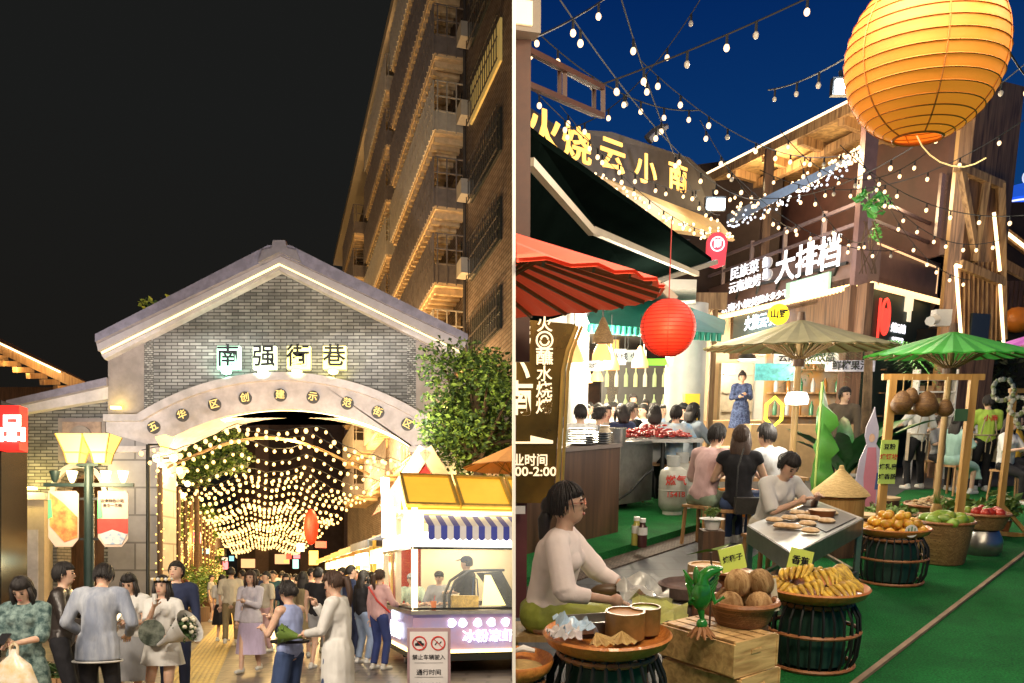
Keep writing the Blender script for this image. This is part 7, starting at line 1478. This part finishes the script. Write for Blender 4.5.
L.new(sp.outputs['Z'],r1.inputs[0]); L.new(sp.outputs['Z'],r2.inputs[0])
gt=N.new('ShaderNodeMath'); gt.operation='GREATER_THAN'; gt.inputs[1].default_value=0; L.new(sp.outputs['X'],gt.inputs[0])
mx=N.new('ShaderNodeMix'); mx.data_type='RGBA'; L.new(gt.outputs[0],mx.inputs[0]); L.new(r2.outputs[0],mx.inputs[6]); L.new(r1.outputs[0],mx.inputs[7]); L.new(mx.outputs[2],bg.inputs[0])
cd=bpy.data.cameras.new('Camera'); cam=bpy.data.objects.new('Camera',cd); COL.objects.link(cam); scene.camera=cam
cam.location=(0,0,EYE); cam.rotation_euler=(R(90),0,0); cd.sensor_width=36; cd.lens=F/1024*36; cd.shift_y=(HZ-341.5)/1024; cd.clip_end=600; cd.clip_start=.1
# set each street on its own slope about the viewing point, then trim what would pass through the partition
RM=Mx.Translation((0,0,EYE))@Mx.Rotation(TH,4,'X')@Mx.Translation((0,0,-EYE))
bpy.context.view_layer.update()
for o in REG:
    if o['reg']=='R': o.matrix_world=RM@o.matrix_world
bpy.context.view_layer.update()
def allc(o):
    yield o
    for c in o.children: yield from allc(c)
for top in REG:
    sd=top['reg']
    if sd=='P': continue
    for o in list(allc(top)):
        if o.type!='MESH': continue
        xs=[(o.matrix_world@V(c)).x for c in o.bound_box]; lo,hi=min(xs),max(xs)
        lim=-.001 if sd=='L' else .014
        if sd=='L' and hi<=lim or sd=='R' and lo>=lim: continue
        if (sd=='L' and lo>=lim or sd=='R' and hi<=lim) and not o.children: bpy.data.objects.remove(o); continue
        if o.data.users>1: o.data=o.data.copy()
        bm=bmesh.new(); bm.from_mesh(o.data); iv=o.matrix_world.inverted()
        co=iv@V((lim,0,0)); no=(iv.to_3x3()@V((1,0,0))) if abs(o.matrix_world.determinant())>0 else V((1,0,0))
        no=(o.matrix_world.to_3x3().transposed()@V((1,0,0))).normalized()
        g=bm.verts[:]+bm.edges[:]+bm.faces[:]
        res=bmesh.ops.bisect_plane(bm,geom=g,plane_co=co,plane_no=no,clear_outer=(sd=='L'),clear_inner=(sd=='R'))
        if len(o.data.polygons)<4000: 
            try: bmesh.ops.holes_fill(bm,edges=[e for e in res['geom_cut'] if isinstance(e,bmesh.types.BMEdge)],sides=0)
            except Exception: pass
        bm.to_mesh(o.data); bm.free()
REG=[o for o in REG if True]
for o in list(bpy.data.objects):
    if 'reg' in o: del o['reg']
for o in list(bpy.data.objects):   # things whose every mesh was trimmed away
    if o.type=='EMPTY' and not any(c.type=='MESH' and len(c.data.vertices) for c in allc(o)): 
        for c in list(allc(o))[::-1]: bpy.data.objects.remove(c)
for o in list(bpy.data.objects):
    if o.type=='MESH' and len(o.data.vertices)==0 and not o.children: bpy.data.objects.remove(o)
vs=scene.view_settings; scene.display_settings.display_device='sRGB'; vs.view_transform='Standard'; vs.look='None'; vs.exposure=0; vs.gamma=1
cy=scene.cycles; cy.max_bounces=5; cy.diffuse_bounces=3; cy.glossy_bounces=3; cy.transparent_max_bounces=12; cy.sample_clamp_indirect=4; cy.use_denoising=True; cy.caustics_reflective=False; cy.caustics_refractive=False
